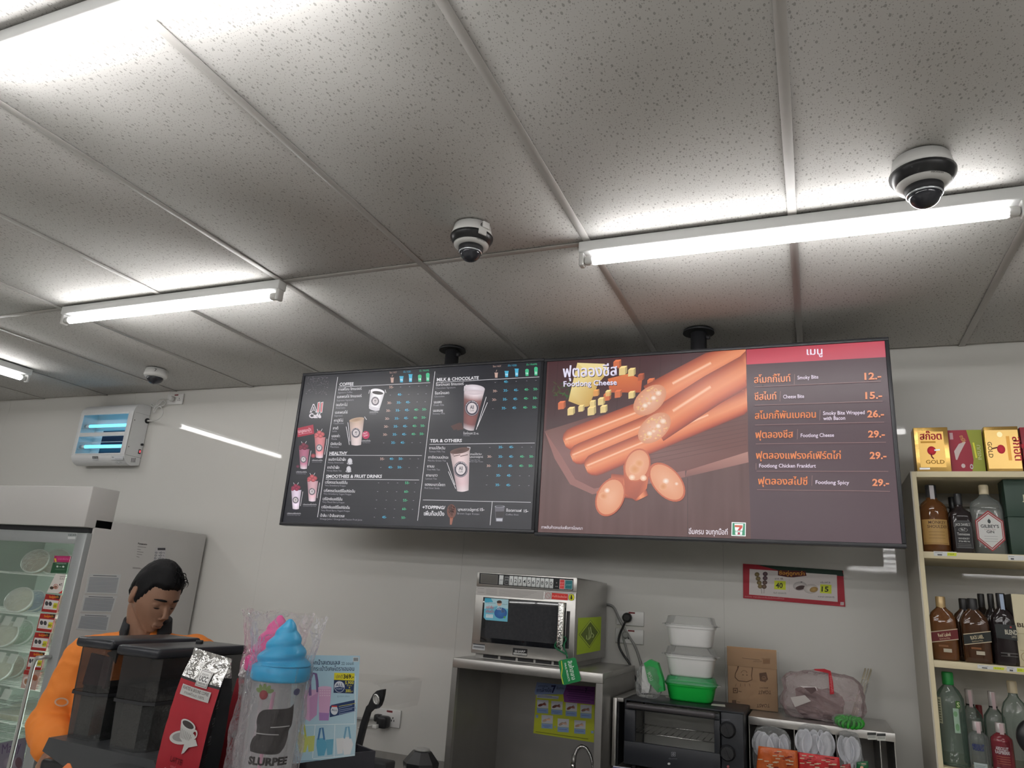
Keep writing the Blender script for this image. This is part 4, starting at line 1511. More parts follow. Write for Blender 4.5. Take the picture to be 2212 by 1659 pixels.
# promotion cards down the inside of the glass
CC = (0, 1130, 210 / 1290)
cards = [(((725, 432), (935, 438), (915, 522), (712, 515)), (150, 28, 84), 'magenta promotion card at the top of the chiller glass', 0),
         (((705, 522), (910, 522), (882, 664), (668, 662)), (38, 80, 54), 'dark green promotion card on the chiller glass', 1),
         (((740, 672), (880, 682), (822, 935), (618, 922)), (214, 210, 204), 'white promotion card priced 47 on the chiller glass', 2),
         (((608, 940), (805, 962), (748, 1192), (548, 1172)), (148, 36, 34), 'red card with two dark items priced 100 on the chiller glass', 3),
         (((538, 1198), (740, 1212), (680, 1452), (480, 1428)), (148, 36, 34), 'red card with two round items priced 80 on the chiller glass', 4),
         (((468, 1448), (668, 1462), (605, 1700), (405, 1680)), (148, 36, 34), 'red card with two square items priced 60 on the chiller glass', 5),
         (((399, 1701), (596, 1720), (540, 1953), (344, 1941)), (148, 36, 34), 'red card with three round items priced 60, lowest of the red cards', 6)]
for i, (cn, c, lb, kd) in enumerate(cards):
    pc = Print((0, FY + .0025, 0), crop=CC)
    t = thing('price_card', lb, 'price card', PY(CC[0] + cn[3][0] * CC[2], CC[1] + cn[3][1] * CC[2], FY + .003), group='promotion cards on the chiller glass')
    pts = [pc.at(*a) for a in cn]
    B().loft([[(a, FY + .0025, z) for a, z in pts], [(a, FY + .0034, z) for a, z in pts]], smooth=False).build('card', M('card_%d' % min(i, 3), rgb(*c), .4, nz=(20, .04)), t)
    pc.up()

    def L(a, b_, f):
        return (a[0] + (b_[0] - a[0]) * f, a[1] + (b_[1] - a[1]) * f)

    def uvp(u, v):
        return L(L(cn[0], cn[1], u), L(cn[3], cn[2], u), v)
    pc.poly(cn, c)
    pc.up()
    if kd >= 3:
        pc.poly([uvp(.6, 0), uvp(1, 0), uvp(1, .22), uvp(.75, .2)], (50, 40, 34))
        pc.poly([uvp(.06, .3), uvp(.97, .3), uvp(.97, .84), uvp(.06, .84)], (212, 208, 206))
        pc.poly([uvp(.68, .45), uvp(.95, .45), uvp(.95, .76), uvp(.68, .76)], (204, 196, 52))
        pc.up()
        x, y = uvp(.30, .2)
        pc.text(x, y, 'ซื้อคู่ถูกกว่า', 20, (232, 150, 40), w=120, bold=.03)
        pc.text(*uvp(.70, .70), ('100', '80', '60', '60')[kd - 3], 32, (50, 50, 30), w=44, bold=.01)
        for u in ((.22, .46) if kd < 6 else (.16, .34, .52)):
            x, y = uvp(u, .52)
            pc.ell(x, y, 22 if kd < 6 else 16, 30, (70, 70, 74), rim=(46, 46, 50), n=12)
        pc.text(*uvp(.10, .80), 'รายการสินค้า', 8, (120, 110, 110), w=90)
    elif kd == 2:
        pc.text(*uvp(.5, .16), 'อุดหนุนเรา', 16, (70, 54, 60), w=110).text(*uvp(.55, .28), 'อิ่มคุ้ม', 14, (70, 54, 60), w=60)
        pc.text(*uvp(.66, .62), '47.', 34, (60, 46, 54), w=52, bold=.01).ell(*uvp(.45, .66), 32, 34, (170, 70, 60), inner=.8).ell(*uvp(.45, .68), 22, 20, (140, 104, 84)).ell(*uvp(.2, .74), 26, 20, (60, 52, 44))
        pc.poly([uvp(.75, 1), uvp(1, .82), uvp(1, 1)], (190, 60, 60))
    elif kd == 1:
        pc.text(*uvp(.2, .16), '+ อีกนิดก็คุ้มแล้ว', 11, (180, 196, 184), w=140).ell(*uvp(.34, .38), 14, 12, (200, 206, 200)).ell(*uvp(.72, .4), 14, 12, (200, 206, 200)).line(*uvp(.46, .39), *uvp(.6, .4), 5, (200, 206, 200))
        pc.line(*uvp(.25, .65), *uvp(.85, .67), 4, (110, 140, 120))
    else:
        pc.poly([uvp(.12, .12), uvp(.98, .1), uvp(.98, .78), uvp(.2, .8)], (170, 44, 100)).poly([uvp(.0, .45), uvp(.12, .4), uvp(.2, 1), uvp(.1, 1)], (200, 170, 60))
        pc.up().text(*uvp(.26, .62), 'ราคาพิเศษ', 14, (214, 130, 170), w=140)
    pc.build('print', PAPER, t)
q = PY(80, 1480, FY + .003)
pf = Print((0, FY + .0025, 0), crop=(0, 1380, 200 / 1189))
t = thing('price_card', 'red and white food photo card behind the chiller handle', 'price card', (q.x, FY + .003, q.z), group='promotion cards on the chiller glass')
cn = [(318, 395), (520, 425), (450, 660), (262, 628)]
pts = [pf.at(*a) for a in cn]
B().loft([[(a, FY + .0025, z) for a, z in pts], [(a, FY + .0034, z) for a, z in pts]], smooth=False).build('card', M('card_3', rgb(148, 36, 34), .4), t)
pf.up().poly(cn, (176, 150, 140)).up().ell(345, 545, 52, 62, (206, 200, 196)).up().ell(345, 550, 34, 40, (120, 76, 54), rim=(160, 120, 90)).poly([(318, 395), (420, 410), (400, 470), (300, 450)], (150, 44, 40)).ell(450, 500, 34, 40, (150, 90, 66))
pf.build('print', PAPER, t)
# papers and labels on the chiller's side
ps = Print((FX + .0006, 0, 0), u=(0, 1, 0), v=(0, 0, 1), crop=(0, 1030, 460 / 1213))
ps.text(786, 384, 'Panasonic', 9, (70, 66, 68), w=52, bold=.03, ang=.1)
for i in range(5):
    ps.line(784 - i * 1.5, 398 + i * 14, 784 - i * 1.5 + (48, 20, 36, 30, 16)[i], 402 + i * 14, 3.2, (140, 136, 136))
ps.flush('maker_text', PAPER, fr_)
ps.line(756, 516, 800, 520, 2.5, (130, 126, 126)).line(755, 521, 826, 526, 2.5, (130, 126, 126))
ps.flush('small_print', PAPER, fr_)
ps.poly([(888, 402), (948, 406), (936, 500), (874, 494)], (196, 194, 196)).up()
ps.rect(898, 405, 942, 418, (70, 70, 74))
for i in range(4):
    for j in range(2):
        ps.ell(890 + j * 28 - i * 3, 432 + i * 16, 7, 6, (120, 122, 128), inner=.5, n=10)
        ps.line(904 + j * 26 - i * 3, 430 + i * 16, 912 + j * 26 - i * 3, 436 + i * 16, 4, (140, 142, 146))
ps.build('energy_label', PAPER, fr_)
for i, (cn, lb) in enumerate(((((505, 552), (690, 556), (668, 668), (484, 664)), 'top'), (((480, 672), (668, 678), (640, 772), (458, 768)), 'mid'), (((458, 778), (632, 784), (612, 880), (432, 868)), 'low'))):
    pp = Print((FX + .0012, 0, 0), u=(0, 1, 0), v=(0, 0, 1), crop=(0, 1030, 460 / 1213))
    pts = [pp.at(*a) for a in cn]
    t = thing('paper_sheet', ('uppermost', 'middle', 'lowest')[i] + ' of three printed table sheets taped to the chiller side', 'paper', (FX, pts[3][0], pts[3][1]), group='sheets on the chiller side')
    B().loft([[(FX + .0012, a, z) for a, z in pts], [(FX + .0003, a, z) for a, z in pts]], smooth=False).build('sheet', M('sheet_paper', (.66, .68, .68), .6, nz=(20, .02)), t)
    pp.up()
    for k in range(11):
        f = .2 + k * .07
        a = (cn[0][0] + (cn[3][0] - cn[0][0]) * f, cn[0][1] + (cn[3][1] - cn[0][1]) * f)
        c = (cn[1][0] + (cn[2][0] - cn[1][0]) * f, cn[1][1] + (cn[2][1] - cn[1][1]) * f)
        pp.line(a[0] + 10, a[1], c[0] - 10, c[1], 5, (150, 156, 164))
    pp.line(cn[0][0] + 25, cn[0][1] + 10, cn[1][0] - 25, cn[1][1] + 10, 4, (100, 104, 112))
    pp.build('print', PAPER, t)

# ================================================================ shop worker behind the coffee machine
SKIN = M('skin', (0.265, 0.148, 0.098), 0.5, spec=0.3, nz=(22, 0.08))
ORANGE = M('orange_cloth', (0.80, 0.235, 0.035), 0.75, nz=(14, 0.08), bump=(18, 0.35, (1, 1, 1), 0.006))
BLACKC = M('black_cloth', (0.018, 0.02, 0.024), 0.8, nz=(30, 0.15))
HAIRM = M('black_hair', (0.006, 0.006, 0.007), 0.6, spec=0.2, bump=(90, 0.5, (1, 1, .3), 0.003))

HC = Vector((-2.130, 1.960, 1.527))                    # head centre
fh = Vector((.99, -.13, 0)).normalized()
pit_h = math.radians(26)
HF = (fh * math.cos(pit_h) + Vector((0, 0, -1)) * math.sin(pit_h)).normalized()
HL = Vector((0, 0, 1)).cross(fh).normalized()
HU = HF.cross(HL).normalized()
HM = Matrix((HF, HL, HU)).transposed()


def hp(x, y, z):
    return HC + HM @ Vector((x, y, z)) * .965


def gs(d, s):
    return math.exp(-(d / s) ** 2)


def head_pt(d):
    x, y, z = .096 * d.x, .075 * d.y, .116 * d.z
    if z < -.015:
        t = min(1, (-.015 - z) / .1)
        y *= 1 - .36 * t
        if x < .02:
            x = x + (.045 - .3 * x) * t * (1 - max(0, d.x))
        else:
            x *= 1 - .04 * t
    if x > .05:
        x = .05 + (x - .05) * .86
    # brow, sockets, cheeks
    if d.x > 0:
        x += .006 * gs(z - .026, .012) * gs(abs(y) - .028, .024)
        x -= .011 * gs(z - .004, .013) * gs(abs(y) - .032, .015)
        x += .004 * gs(z + .028, .02) * gs(abs(y) - .042, .018)
        x += .015 * gs(z + .104, .020) * gs(y, .028)
        x -= .004 * gs(z + .086, .008) * gs(y, .03)
        t2 = max(0, min(1, (-z - .02) / .07))
        x += .024 * t2 * d.x ** .5 * gs(y, .05)
    return Vector((x, y, z))


body_b = B()


def add_head(b):
    nu, nv = 72, 48
    rings = []
    for j in range(1, nv):
        ph = math.pi * j / nv
        ring = []
        for i in range(nu):
            th = 2 * math.pi * i / nu
            d = Vector((math.sin(ph) * math.cos(th), math.sin(ph) * math.sin(th), math.cos(ph)))
            q = head_pt(d)
            ring.append(hp(*q))
        rings.append(ring)
    b.loft(rings)


def capsule(b, p0, p1, r0, r1, n=18, sq=1.0, ax=None):
    """tapered limb with rounded ends; sq squashes across ax"""
    p0, p1 = Vector(p0), Vector(p1)
    d = (p1 - p0)
    L = d.length
    d = d / L
    a = d.orthogonal().normalized() if ax is None else (Vector(ax) - d * Vector(ax).dot(d)).normalized()
    c = d.cross(a)
    rings = []
    prof = []
    for k in range(6):
        t = math.pi / 2 * (1 - k / 5.0) * .98
        prof.append((-r0 * math.sin(t), r0 * math.cos(t)))
    for k in range(6):
        t = math.pi / 2 * (k / 5.0) * .98
        prof.append((L + r1 * math.sin(t), r1 * math.cos(t)))
    for s, r in prof:
        rings.append([p0 + d * s + (a * math.cos(2 * math.pi * i / n) + c * math.sin(2 * math.pi * i / n) * sq) * r for i in range(n)])
    b.loft(rings)


def blob(b, c, rad, axes=None):
    rr = bmesh.ops.create_uvsphere(b.bm, u_segments=18, v_segments=12, radius=1)
    for v in rr['verts']:
        q = Vector((v.co.x * rad[0], v.co.y * rad[1], v.co.z * rad[2]))
        if axes is not None:
            q = axes @ q
        v.co = q + Vector(c)


def fuse(b, name, mat, parent, voxel, smooth=3, folds=0.0):
    """fuse overlapping closed shapes into one continuous skin"""
    bmesh.ops.recalc_face_normals(b.bm, faces=b.bm.faces)
    me = bpy.data.meshes.new(name)
    b.bm.to_mesh(me)
    b.bm.free()
    tmp = bpy.data.objects.new('tmp_fuse', me)
    COL.objects.link(tmp)
    md = tmp.modifiers.new('r', 'REMESH')
    md.mode = 'VOXEL'
    md.voxel_size = voxel
    md.use_smooth_shade = True
    sm = tmp.modifiers.new('s', 'SMOOTH')
    sm.factor = .5
    sm.iterations = smooth
    dg = bpy.context.evaluated_depsgraph_get()
    dg.update()
    out = bpy.data.meshes.new_from_object(tmp.evaluated_get(dg))
    out.name = name
    bpy.data.objects.remove(tmp)
    bpy.data.meshes.remove(me)
    out.materials.clear()
    if folds:
        nn_ = [v.normal.copy() for v in out.vertices]
        for v, n_ in zip(out.vertices, nn_):
            c_ = v.co
            k_ = mnoise.noise(Vector((c_.x * 9, c_.y * 9, c_.z * 16))) + .6 * mnoise.noise(Vector((c_.x * 24 + c_.z * 10, c_.y * 24, c_.z * 34 + 5)))
            v.co = c_ + n_ * (folds * (1 - abs(k_) * 1.6))
    for pgn in out.polygons:
        pgn.use_smooth = True
    return mesh_obj(name, out, mat, parent)


# key joints
fb = Vector((.62, -.78, 0)).normalized()                # chest direction
lb_ = Vector((0, 0, 1)).cross(fb).normalized()          # his left
NK = Vector((-2.175, 1.995, 1.385))
SR = Vector((-2.315, 1.890, 1.315))
SL = Vector((-2.055, 2.115, 1.322))
ER = Vector((-2.365, 1.855, 1.10))
WR = Vector((-2.225, 1.780, 1.055))
EL = Vector((-1.985, 2.175, 1.075))
WL = Vector((-1.91, 2.04, 1.05))
PV = Vector((-2.25, 2.05, .93))
CHS = Vector((-2.21, 2.01, 1.20))
AX = Matrix((fb, lb_, Vector((0, 0, 1)))).transposed()

add_head(body_b)
# nose, lips, chin, eyelids, ears
nose = []
for (x, z, w, dpt) in ((.082, .020, .006, .006), (.093, .006, .008, .008), (.104, -.014, .010, .010), (.113, -.030, .0145, .013), (.104, -.041, .016, .010), (.090, -.044, .010, .006)):
    nose.append([hp(x + dpt * math.cos(t) * .6 - .006, w * math.sin(t), z + dpt * .2 * math.cos(t)) for t in [2 * math.pi * i / 12 for i in range(12)]])
body_b.loft(nose)
blob(body_b, hp(.0895, 0, -.064), (.0055, .023, .0055), HM)
blob(body_b, hp(.0880, 0, -.075), (.006, .020, .006), HM)
for s in (-1, 1):
    blob(body_b, hp(.0695, s * .032, .003), (.011, .0155, .0095), HM)
    EM = HM @ Matrix.Rotation(s * .35, 3, 'Z') @ Matrix.Rotation(.15, 3, 'Y')
    blob(body_b, hp(-.010, s * .079, -.002), (.018, .008, .031), EM)
    blob(body_b, hp(-.006, s * .078, -.022), (.010, .008, .014), EM)
# neck, trunk, limbs
capsule(body_b, NK + Vector((0, 0, -.03)), hp(-.018, 0, -.06), .058, .055)
blob(body_b, CHS, (.105, .165, .17), AX)
blob(body_b, PV + Vector((0, 0, .12)), (.095, .14, .16), AX)
blob(body_b, PV, (.10, .15, .12), AX)
capsule(body_b, SR, ER, .048, .038)
capsule(body_b, ER, WR, .038, .027)
capsule(body_b, SL, EL, .048, .038)
capsule(body_b, EL, WL, .038, .027)
capsule(body_b, SR, SL, .05, .05)


def hand(b, w, d, palm_n):
    d, palm_n = Vector(d).normalized(), Vector(palm_n).normalized()
    sd = d.cross(palm_n).normalized()
    capsule(b, w, w + d * .075, .030, .036, sq=.45, ax=sd)
    for k, (o, L) in enumerate(((-.027, .068), (-.009, .078), (.009, .073), (.026, .058))):
        q0 = w + d * .085 + sd * o
        q1 = q0 + d * L * .5 + palm_n * .008
        q2 = q1 + d * L * .35 + palm_n * .024
        capsule(b, q0, q1, .0088, .0082, n=10)
        capsule(b, q1, q2, .0082, .0068, n=10)
    q0 = w + d * .025 - sd * .028
    q1 = q0 + d * .035 - sd * .026 + palm_n * .006
    q2 = q1 + d * .030 - sd * .006 + palm_n * .010
    capsule(b, q0, q1, .0115, .0095, n=10)
    capsule(b, q1, q2, .0095, .0075, n=10)


hand(body_b, WR, (WR - ER).normalized() + Vector((.2, .1, -.1)), (0, .2, -1))
hand(body_b, WL, (WL - EL).normalized() + Vector((-.1, -.1, -.1)), (0, .2, -1))
for s in (-1, 1):
    hip = PV + lb_ * (.085 * s) + Vector((0, 0, -.05))
    kn = hip + Vector((0, 0, -.40)) + fb * .02
    an = Vector((kn.x, kn.y, .085)) - fb * .02
    capsule(body_b, hip, kn, .082, .056)
    capsule(body_b, kn, an, .054, .038)
    capsule(body_b, an - Vector((0, 0, .035)), an + fb * .13 - Vector((0, 0, .05)), .036, .030)
person = fuse(body_b, 'person', SKIN, None, .0034, 6)
tag(person, 'person in orange jacket with black collar looking down behind the coffee machine', 'person')

# eyebrows and lash lines as real raised strips
for s in (-1, 1):
    pts = [hp(.0895 - .022 * t * t, s * (.013 + .036 * t), .026 + .006 * t - .010 * t * t) for t in (0, .25, .5, .75, 1)]
    B().tube(pts, [.0028, .0040, .0038, .0030, .0014], n=8).build('eyebrow', HAIRM, person)
    pts = [hp(.0815 - .013 * t * t, s * (.020 + .026 * t), -.005 - .002 * math.sin(math.pi * t)) for t in (0, .25, .5, .75, 1)]
    B().tube(pts, [.0010, .0017, .0019, .0017, .0009], n=6).build('eyelashes', HAIRM, person)
pts = [hp(.0950 - .010 * abs(t) ** 2, .021 * t, -.0685 + .001 * abs(t)) for t in (-1, -.6, -.2, .2, .6, 1)]
B().tube(pts, [.0006, .0013, .0015, .0015, .0013, .0006], n=6).build('lip_line', M('lip_dark', (.13, .06, .05), .6, nz=(30, .1)), person)

# hair: cap over the skull with a noisy edge, plus loose strands
hb = B()
rings = []
nu, nv = 80, 56
for j in range(1, nv):
    ph = math.pi * j / nv
    ring = []
    for i in range(nu):
        th = 2 * math.pi * i / nu
        d = Vector((math.sin(ph) * math.cos(th), math.sin(ph) * math.sin(th), math.cos(ph)))
        q = head_pt(d)
        ax_ = math.atan2(abs(d.y), d.x)                      # 0 front .. pi back
        if ax_ < 1.0:
            line = .062 - .006 * ax_
        elif ax_ < 1.45:
            line = .056 - (ax_ - 1.0) / .45 * .085            # sideburn
        elif ax_ < 1.9:
            line = -.029 + (ax_ - 1.45) / .45 * .055          # over the ear
        else:
            line = .026 - min(1, (ax_ - 1.9) / .5) * .115
        line += .006 * mnoise.noise(d * 9)
        m = max(0.0, min(1.0, (q.z - line) / .012 + .3))
        m = m * m * (3 - 2 * m)
        n_ = mnoise.noise(d * 6) * .3 + mnoise.noise(d * 17) * .22
        top = max(0, d.z) ** 1.2
        g = .93 + m * (.135 + .10 * top + .05 * n_ + .05 * max(0, d.x) * top)
        ring.append(hp(q.x * g, q.y * g, q.z * g))
    rings.append(ring)
hb.loft(rings)
rnd = random.Random(11)
for i in range(44):
    th = rnd.uniform(-math.pi, math.pi)
    el = rnd.uniform(.35, 1.45)
    if True:
        th, el = rnd.uniform(-.2, .8), rnd.uniform(.7, 1.35)
    d = Vector((math.cos(el) * math.cos(th), math.cos(el) * math.sin(th), math.sin(el)))
    q = head_pt(d) * 1.09
    flow = Vector((.9, rnd.uniform(-.5, .3), rnd.uniform(-.1, .2)))
    L = rnd.uniform(.014, .030)
    nrm = d
    p1 = q + (flow * .5 + nrm * .35) * L
    p2 = q + (flow + nrm * .25 + Vector((0, 0, -.2))) * L
    p3 = q + (flow * 1.2 + nrm * .05 + Vector((0, 0, -.4))) * L
    sp_ = smooth_path([hp(*q), hp(*p1), hp(*p2), hp(*p3)], 4)
    hb.tube(sp_, [.0022 * (1 - .85 * k_ / (len(sp_) - 1)) for k_ in range(len(sp_))], n=5)
hb.build('hair', HAIRM, person)

# clothing
jb = B()
blob(jb, CHS + Vector((0, 0, .01)), (.135, .195, .175), AX)
blob(jb, PV + Vector((0, 0, .12)), (.135, .175, .2), AX)
blob(jb, PV + Vector((0, 0, .02)), (.13, .175, .11), AX)
capsule(jb, SR, SL, .060, .060)
capsule(jb, NK + Vector((0, 0, -.05)), NK + Vector((0, 0, .0)), .10, .066)
capsule(jb, NK + Vector((0, 0, -.035)) - lb_ * .05, SR + Vector((0, 0, .0)), .058, .060)
capsule(jb, NK + Vector((0, 0, -.035)) + lb_ * .05, SL + Vector((0, 0, .0)), .058, .060)
capsule(jb, SR, ER, .062, .058)
capsule(jb, ER, WR - (WR - ER) * .15, .066, .056)
capsule(jb, SL, EL, .078, .072)
capsule(jb, EL, WL - (WL - EL) * .15, .072, .050)
for k in range(4):                                        # folds at the elbow
    a = ER + (WR - ER) * (.10 + .17 * k)
    t0 = a + Vector((-.02, -.030, .042))
    capsule(jb, t0, a + Vector((.005, -.054, -.02)), .011, .007, n=8)
jacket = fuse(jb, 'jacket', ORANGE, person, .0065, 3, .006)
# collar: open stand-up band round the neck
cb = B()
lo, hi = [], []
n = 22
for i in range(n + 1):
    t = math.radians(38 + 284 * i / n)
    dr_ = fb * math.cos(t) + lb_ * math.sin(t)
    bk = .5 - .5 * math.cos(t)
    lo.append((NK + dr_ * .088 + Vector((0, 0, -.025 + .02 * bk)), NK + dr_ * .076 + Vector((0, 0, -.025 + .02 * bk))))
    hi.append((NK + dr_ * .078 + Vector((0, 0, .040 + .040 * bk)), NK + dr_ * .070 + Vector((0, 0, .037 + .040 * bk))))
cb.loft([[lo[i][0], hi[i][0], hi[i][1], lo[i][1]] for i in range(n + 1)])
for s, t in ((1, 38), (-1, 322)):                           # collar flaps down the front
    tt = math.radians(t)
    dr_ = fb * math.cos(tt) + lb_ * math.sin(tt)
    a0, a1 = NK + dr_ * .084 + Vector((0, 0, .025)), NK + dr_ * .10 + Vector((0, 0, -.03))
    e = NK + fb * .128 + lb_ * s * .05 + Vector((0, 0, -.075))
    e2 = NK + fb * .115 + lb_ * s * .085 + Vector((0, 0, -.045))
    nn = fb * .008
    cb.loft([[a0, a1, e2, e], [a0 + nn, a1 + nn, e2 + nn, e + nn]], smooth=False)
cb.build('collar', BLACKC, person)
sb = B()
pts = []
for i in range(15):
    t = math.radians(-75 + 150 * i / 14)
    dr_ = fb * math.cos(t) + lb_ * math.sin(t)
    pts.append([NK + dr_ * .080 + Vector((0, 0, -.045)), NK + dr_ * .068 + Vector((0, 0, .012 - .022 * math.cos(t))), NK + dr_ * .062 + Vector((0, 0, .010 - .022 * math.cos(t))), NK + dr_ * .07 + Vector((0, 0, -.045))])
sb.loft(pts)
sb.build('undershirt', M('white_cloth', (.7, .7, .68), .8, nz=(20, .05)), person)
tb = B()
for s in (-1, 1):
    hip = PV + lb_ * (.085 * s) + Vector((0, 0, -.02))
    kn = hip + Vector((0, 0, -.42)) + fb * .02
    an = Vector((kn.x, kn.y, .10)) - fb * .02
    capsule(tb, hip, kn, .102, .078)
    capsule(tb, kn, an, .078, .064)
blob(tb, PV, (.12, .165, .11), AX)
fuse(tb, 'trousers', BLACKC, person, .010, 2)
for s in (-1, 1):
    hip = PV + lb_ * (.085 * s) + Vector((0, 0, -.05))
    an = Vector((hip.x, hip.y, .0)) + fb * .0
    shb = B()
    capsule(shb, an + Vector((0, 0, .05)) - fb * .01, an + fb * .16 + Vector((0, 0, .045)), .048, .042)
    shb.box(-.06, .21, -.045, .045, .002, .02, bev=.006, mtx=Matrix.Translation(an) @ Matrix((fb, lb_, Vector((0, 0, 1)))).transposed().to_4x4())
    shb.build('shoe', BLACKC, person)

# pale lettering printed on the sleeve
from mathutils.bvhtree import BVHTree
bv = BVHTree.FromPolygons([v.co[:] for v in jacket.data.vertices], [p_.vertices[:] for p_ in jacket.data.polygons])


def on_cloth(u, v):
    d = ray(0 + u * .1682, 1380 + v * .1682)
    h = bv.ray_cast(CAM, d.normalized())
    return None if h[0] is None else h[0] - d.normalized() * .0016


for nm, (cx_, cy_, ra, rb) in (('sleeve_letter', (790, 812, 92, 58)),):
    o_pts, i_pts = [], []
    for k in range(37):
        t = 2 * math.pi * k / 36
        o_pts.append(on_cloth(cx_ + ra * math.cos(t), cy_ + rb * math.sin(t)))
        i_pts.append(on_cloth(cx_ + (ra - 22) * math.cos(t), cy_ + (rb - 20) * math.sin(t)))
    b = B()
    for k in range(36):
        q = (o_pts[k], o_pts[k + 1], i_pts[k + 1], i_pts[k])
        if None in q or (q[0] - q[1]).length > .03 or (q[0] - q[3]).length > .03:
            continue
        b.face(q)
    b.build(nm, M('sleeve_print', (.62, .42, .30), .7, nz=(30, .05)), person)

# ================================================================ coffee machine with bean hoppers
SMK = film('smoked_hopper', (.028, .029, .031), .66, .08, 3.0, .05)
SMK2 = film('murky_hopper', (.055, .058, .058), .74, .16, 6.0, .05)
LIDM = M('hopper_lid', (.022, .024, .030), .30, nz=(14, .1))
GREYP = M('dark_grey_plastic', (.055, .058, .062), .38, nz=(12, .08))
cm = thing('coffee_machine', 'black coffee machine with two smoked bean hoppers in front of the worker', 'coffee machine', (-1.7, 1.65, .9))
MF = 1.49
B().box(-1.905, -1.50, MF + .03, 1.84, .9, 1.145, bev=.02).build('body', BLK, cm)
b = B()
b.prism([(-1.885, 1.138), (-1.872, 1.172), (-1.50, 1.168), (-1.47, 1.135), (-1.60, 1.110), (-1.80, 1.115)], .37, Matrix.Translation((0, MF - .015, 0)))
b.build('top_deck', GREYP, cm)
b = B()
b.lathe([(.075, 1.05), (.085, 1.13), (.08, 1.150)], (-1.52, MF - .03, 0), n=24, sy=.8).build('dispenser_cap', GREYP, cm)
B().box(-1.89, -1.56, MF - .012, MF + .03, .93, 1.12, bev=.01).build('front_panel', BLK, cm)
for i, (xa, xb, y0, dz) in enumerate(((-1.872, -1.748, MF + .012, .006), (-1.702, -1.566, MF, 0))):
    hop = B()
    z0, z1, zm = 1.168, 1.392 + dz, 1.287
    yb = 1.80
    c = .02

    def ring(z, ins=0.0):
        a, b_, y1, y2 = xa + ins, xb - ins, y0 + ins, yb - ins
        return [(a + c, y1, z), (b_ - c, y1, z), (b_, y1 + c, z), (b_, y2, z), (a, y2, z), (a, y1 + c, z)]
    hop.loft([ring(zm, 0), ring(z1, -.002)], cap=False, smooth=False)
    hp_ = hop.build('hopper', SMK, cm)
    B().loft([ring(z0, .006), ring(zm - .001, .001)], cap=True, smooth=False).build('hopper_base', SMK2, cm)
    B().loft([ring(zm - .008, -.003), ring(zm, -.003)], cap=False, smooth=False).build('hopper_seam', BLKM, cm)
    B().loft([ring(z0 + .005, .014), ring(zm + (.03 if i else .015), .014)], smooth=False).build('coffee_beans', M('coffee_beans', (.035, .028, .022), .55, nz=(120, .7), bump=(160, .9, (1, 1, 1), .004)), cm)
    lid = B()
    lid.box(xa - .008, xb + .008, y0 - .008, yb + .012, z1 - .002, z1 + .024, bev=.010, seg=3)
    lid.build('hopper_lid', LIDM, cm)
    if i == 0:
        # red-lined inner packet seen through the smoked wall
        B().loft([[(xa + .02, y0 + .02, 1.30), (xb - .02, y0 + .02, 1.297), (xb - .02, y0 + .024, 1.375), (xa + .024, y0 + .024, 1.38)],
                  [(xa + .02, y0 + .035, 1.30), (xb - .02, y0 + .035, 1.297), (xb - .02, y0 + .03, 1.375), (xa + .024, y0 + .03, 1.38)]], smooth=False).build('bean_packet', M('packet_red', (.10, .02, .03), .3, nz=(30, .3)), cm)
B().cyl((-1.66, 1.72, 1.415), (-1.66, 1.72, 1.424), .010, n=12).build('lid_catch', BLKM, cm)

# counter in front of the viewer: shelf stand that carries bags, cups and card
stand = B().box(-1.33, -.885, 1.16, 1.47, .9, 1.20, bev=.006).build('counter_stand', BLKM)
tag(stand, 'low black stand on the counter carrying coffee bags and wrapped cups', 'stand')
ct = B().box(-2.05, -.5, .95, 1.86, .86, .9, bev=.004).box(-2.0, -.55, 1.0, 1.8, 0, .86).build('service_counter', M('counter_grey', (.4, .4, .39), .35, nz=(6, .05)))
tag(ct, 'grey service counter under the coffee machine', 'counter')

# ---------------------------------------------------------------- coffee bags
REDP = M('red_pouch', rgb(152, 30, 42), .5, nz=(16, .08), bump=(25, .25, (1, 1, .5), .006))
SILV = M('silver_foil', (.72, .72, .71), .22, metal=.95, nz=(9, .05), bump=(55, .9, (1, 1, 1), .010))
BLKP = M('black_pouch', (.02, .022, .024), .4, nz=(20, .1), bump=(30, .3, (1, 1, .5), .006))
BW, BH = .112, .246
SEC = [(0.0, 1.0, .052), (.02, 1.02, .056), (.07, 1.01, .056), (.13, .99, .050), (.17, .985, .040), (.192, .97, .033), (.215, .955, .018), (.232, .95, .004), (.246, .95, .003)]


def sec(z):
    for a, b_ in zip(SEC, SEC[1:]):
        if a[0] <= z <= b_[0]:
            t = (z - a[0]) / (b_[0] - a[0])
            return a[1] + (b_[1] - a[1]) * t, a[2] + (b_[2] - a[2]) * t
    return SEC[-1][1], SEC[-1][2]


def pouch_panel(zs, side, wob=.0):
    """side: 'f' front, 'b' back, 'r'/'l' gusset"""
    b = B()
    loops = []
    for z in zs:
        w, d = sec(z)
        w *= BW / 2
        if side == 'f':
            loops.append([(-w + 2 * w * i / 10, -d / 2 - .004 * math.sin(math.pi * i / 10) * min(1, d / .03) + .0012 * mnoise.noise(Vector((i * .7, z * 60, 1))), z) for i in range(11)])
        elif side == 'b':
            loops.append([(w - 2 * w * i / 10, d / 2, z) for i in range(11)])
        else:
            s = 1 if side == 'r' else -1
            loops.append([(s * w, -d / 2, z), (s * (w - .012 * min(1, d / .03)), 0, z), (s * w, d / 2, z)])
    b.loft(loops, closed=False, cap=False, smooth=(side in 'fb'))
    return b


def frange(a, b_, n):
    return [a + (b_ - a) * i / n for i in range(n + 1)]


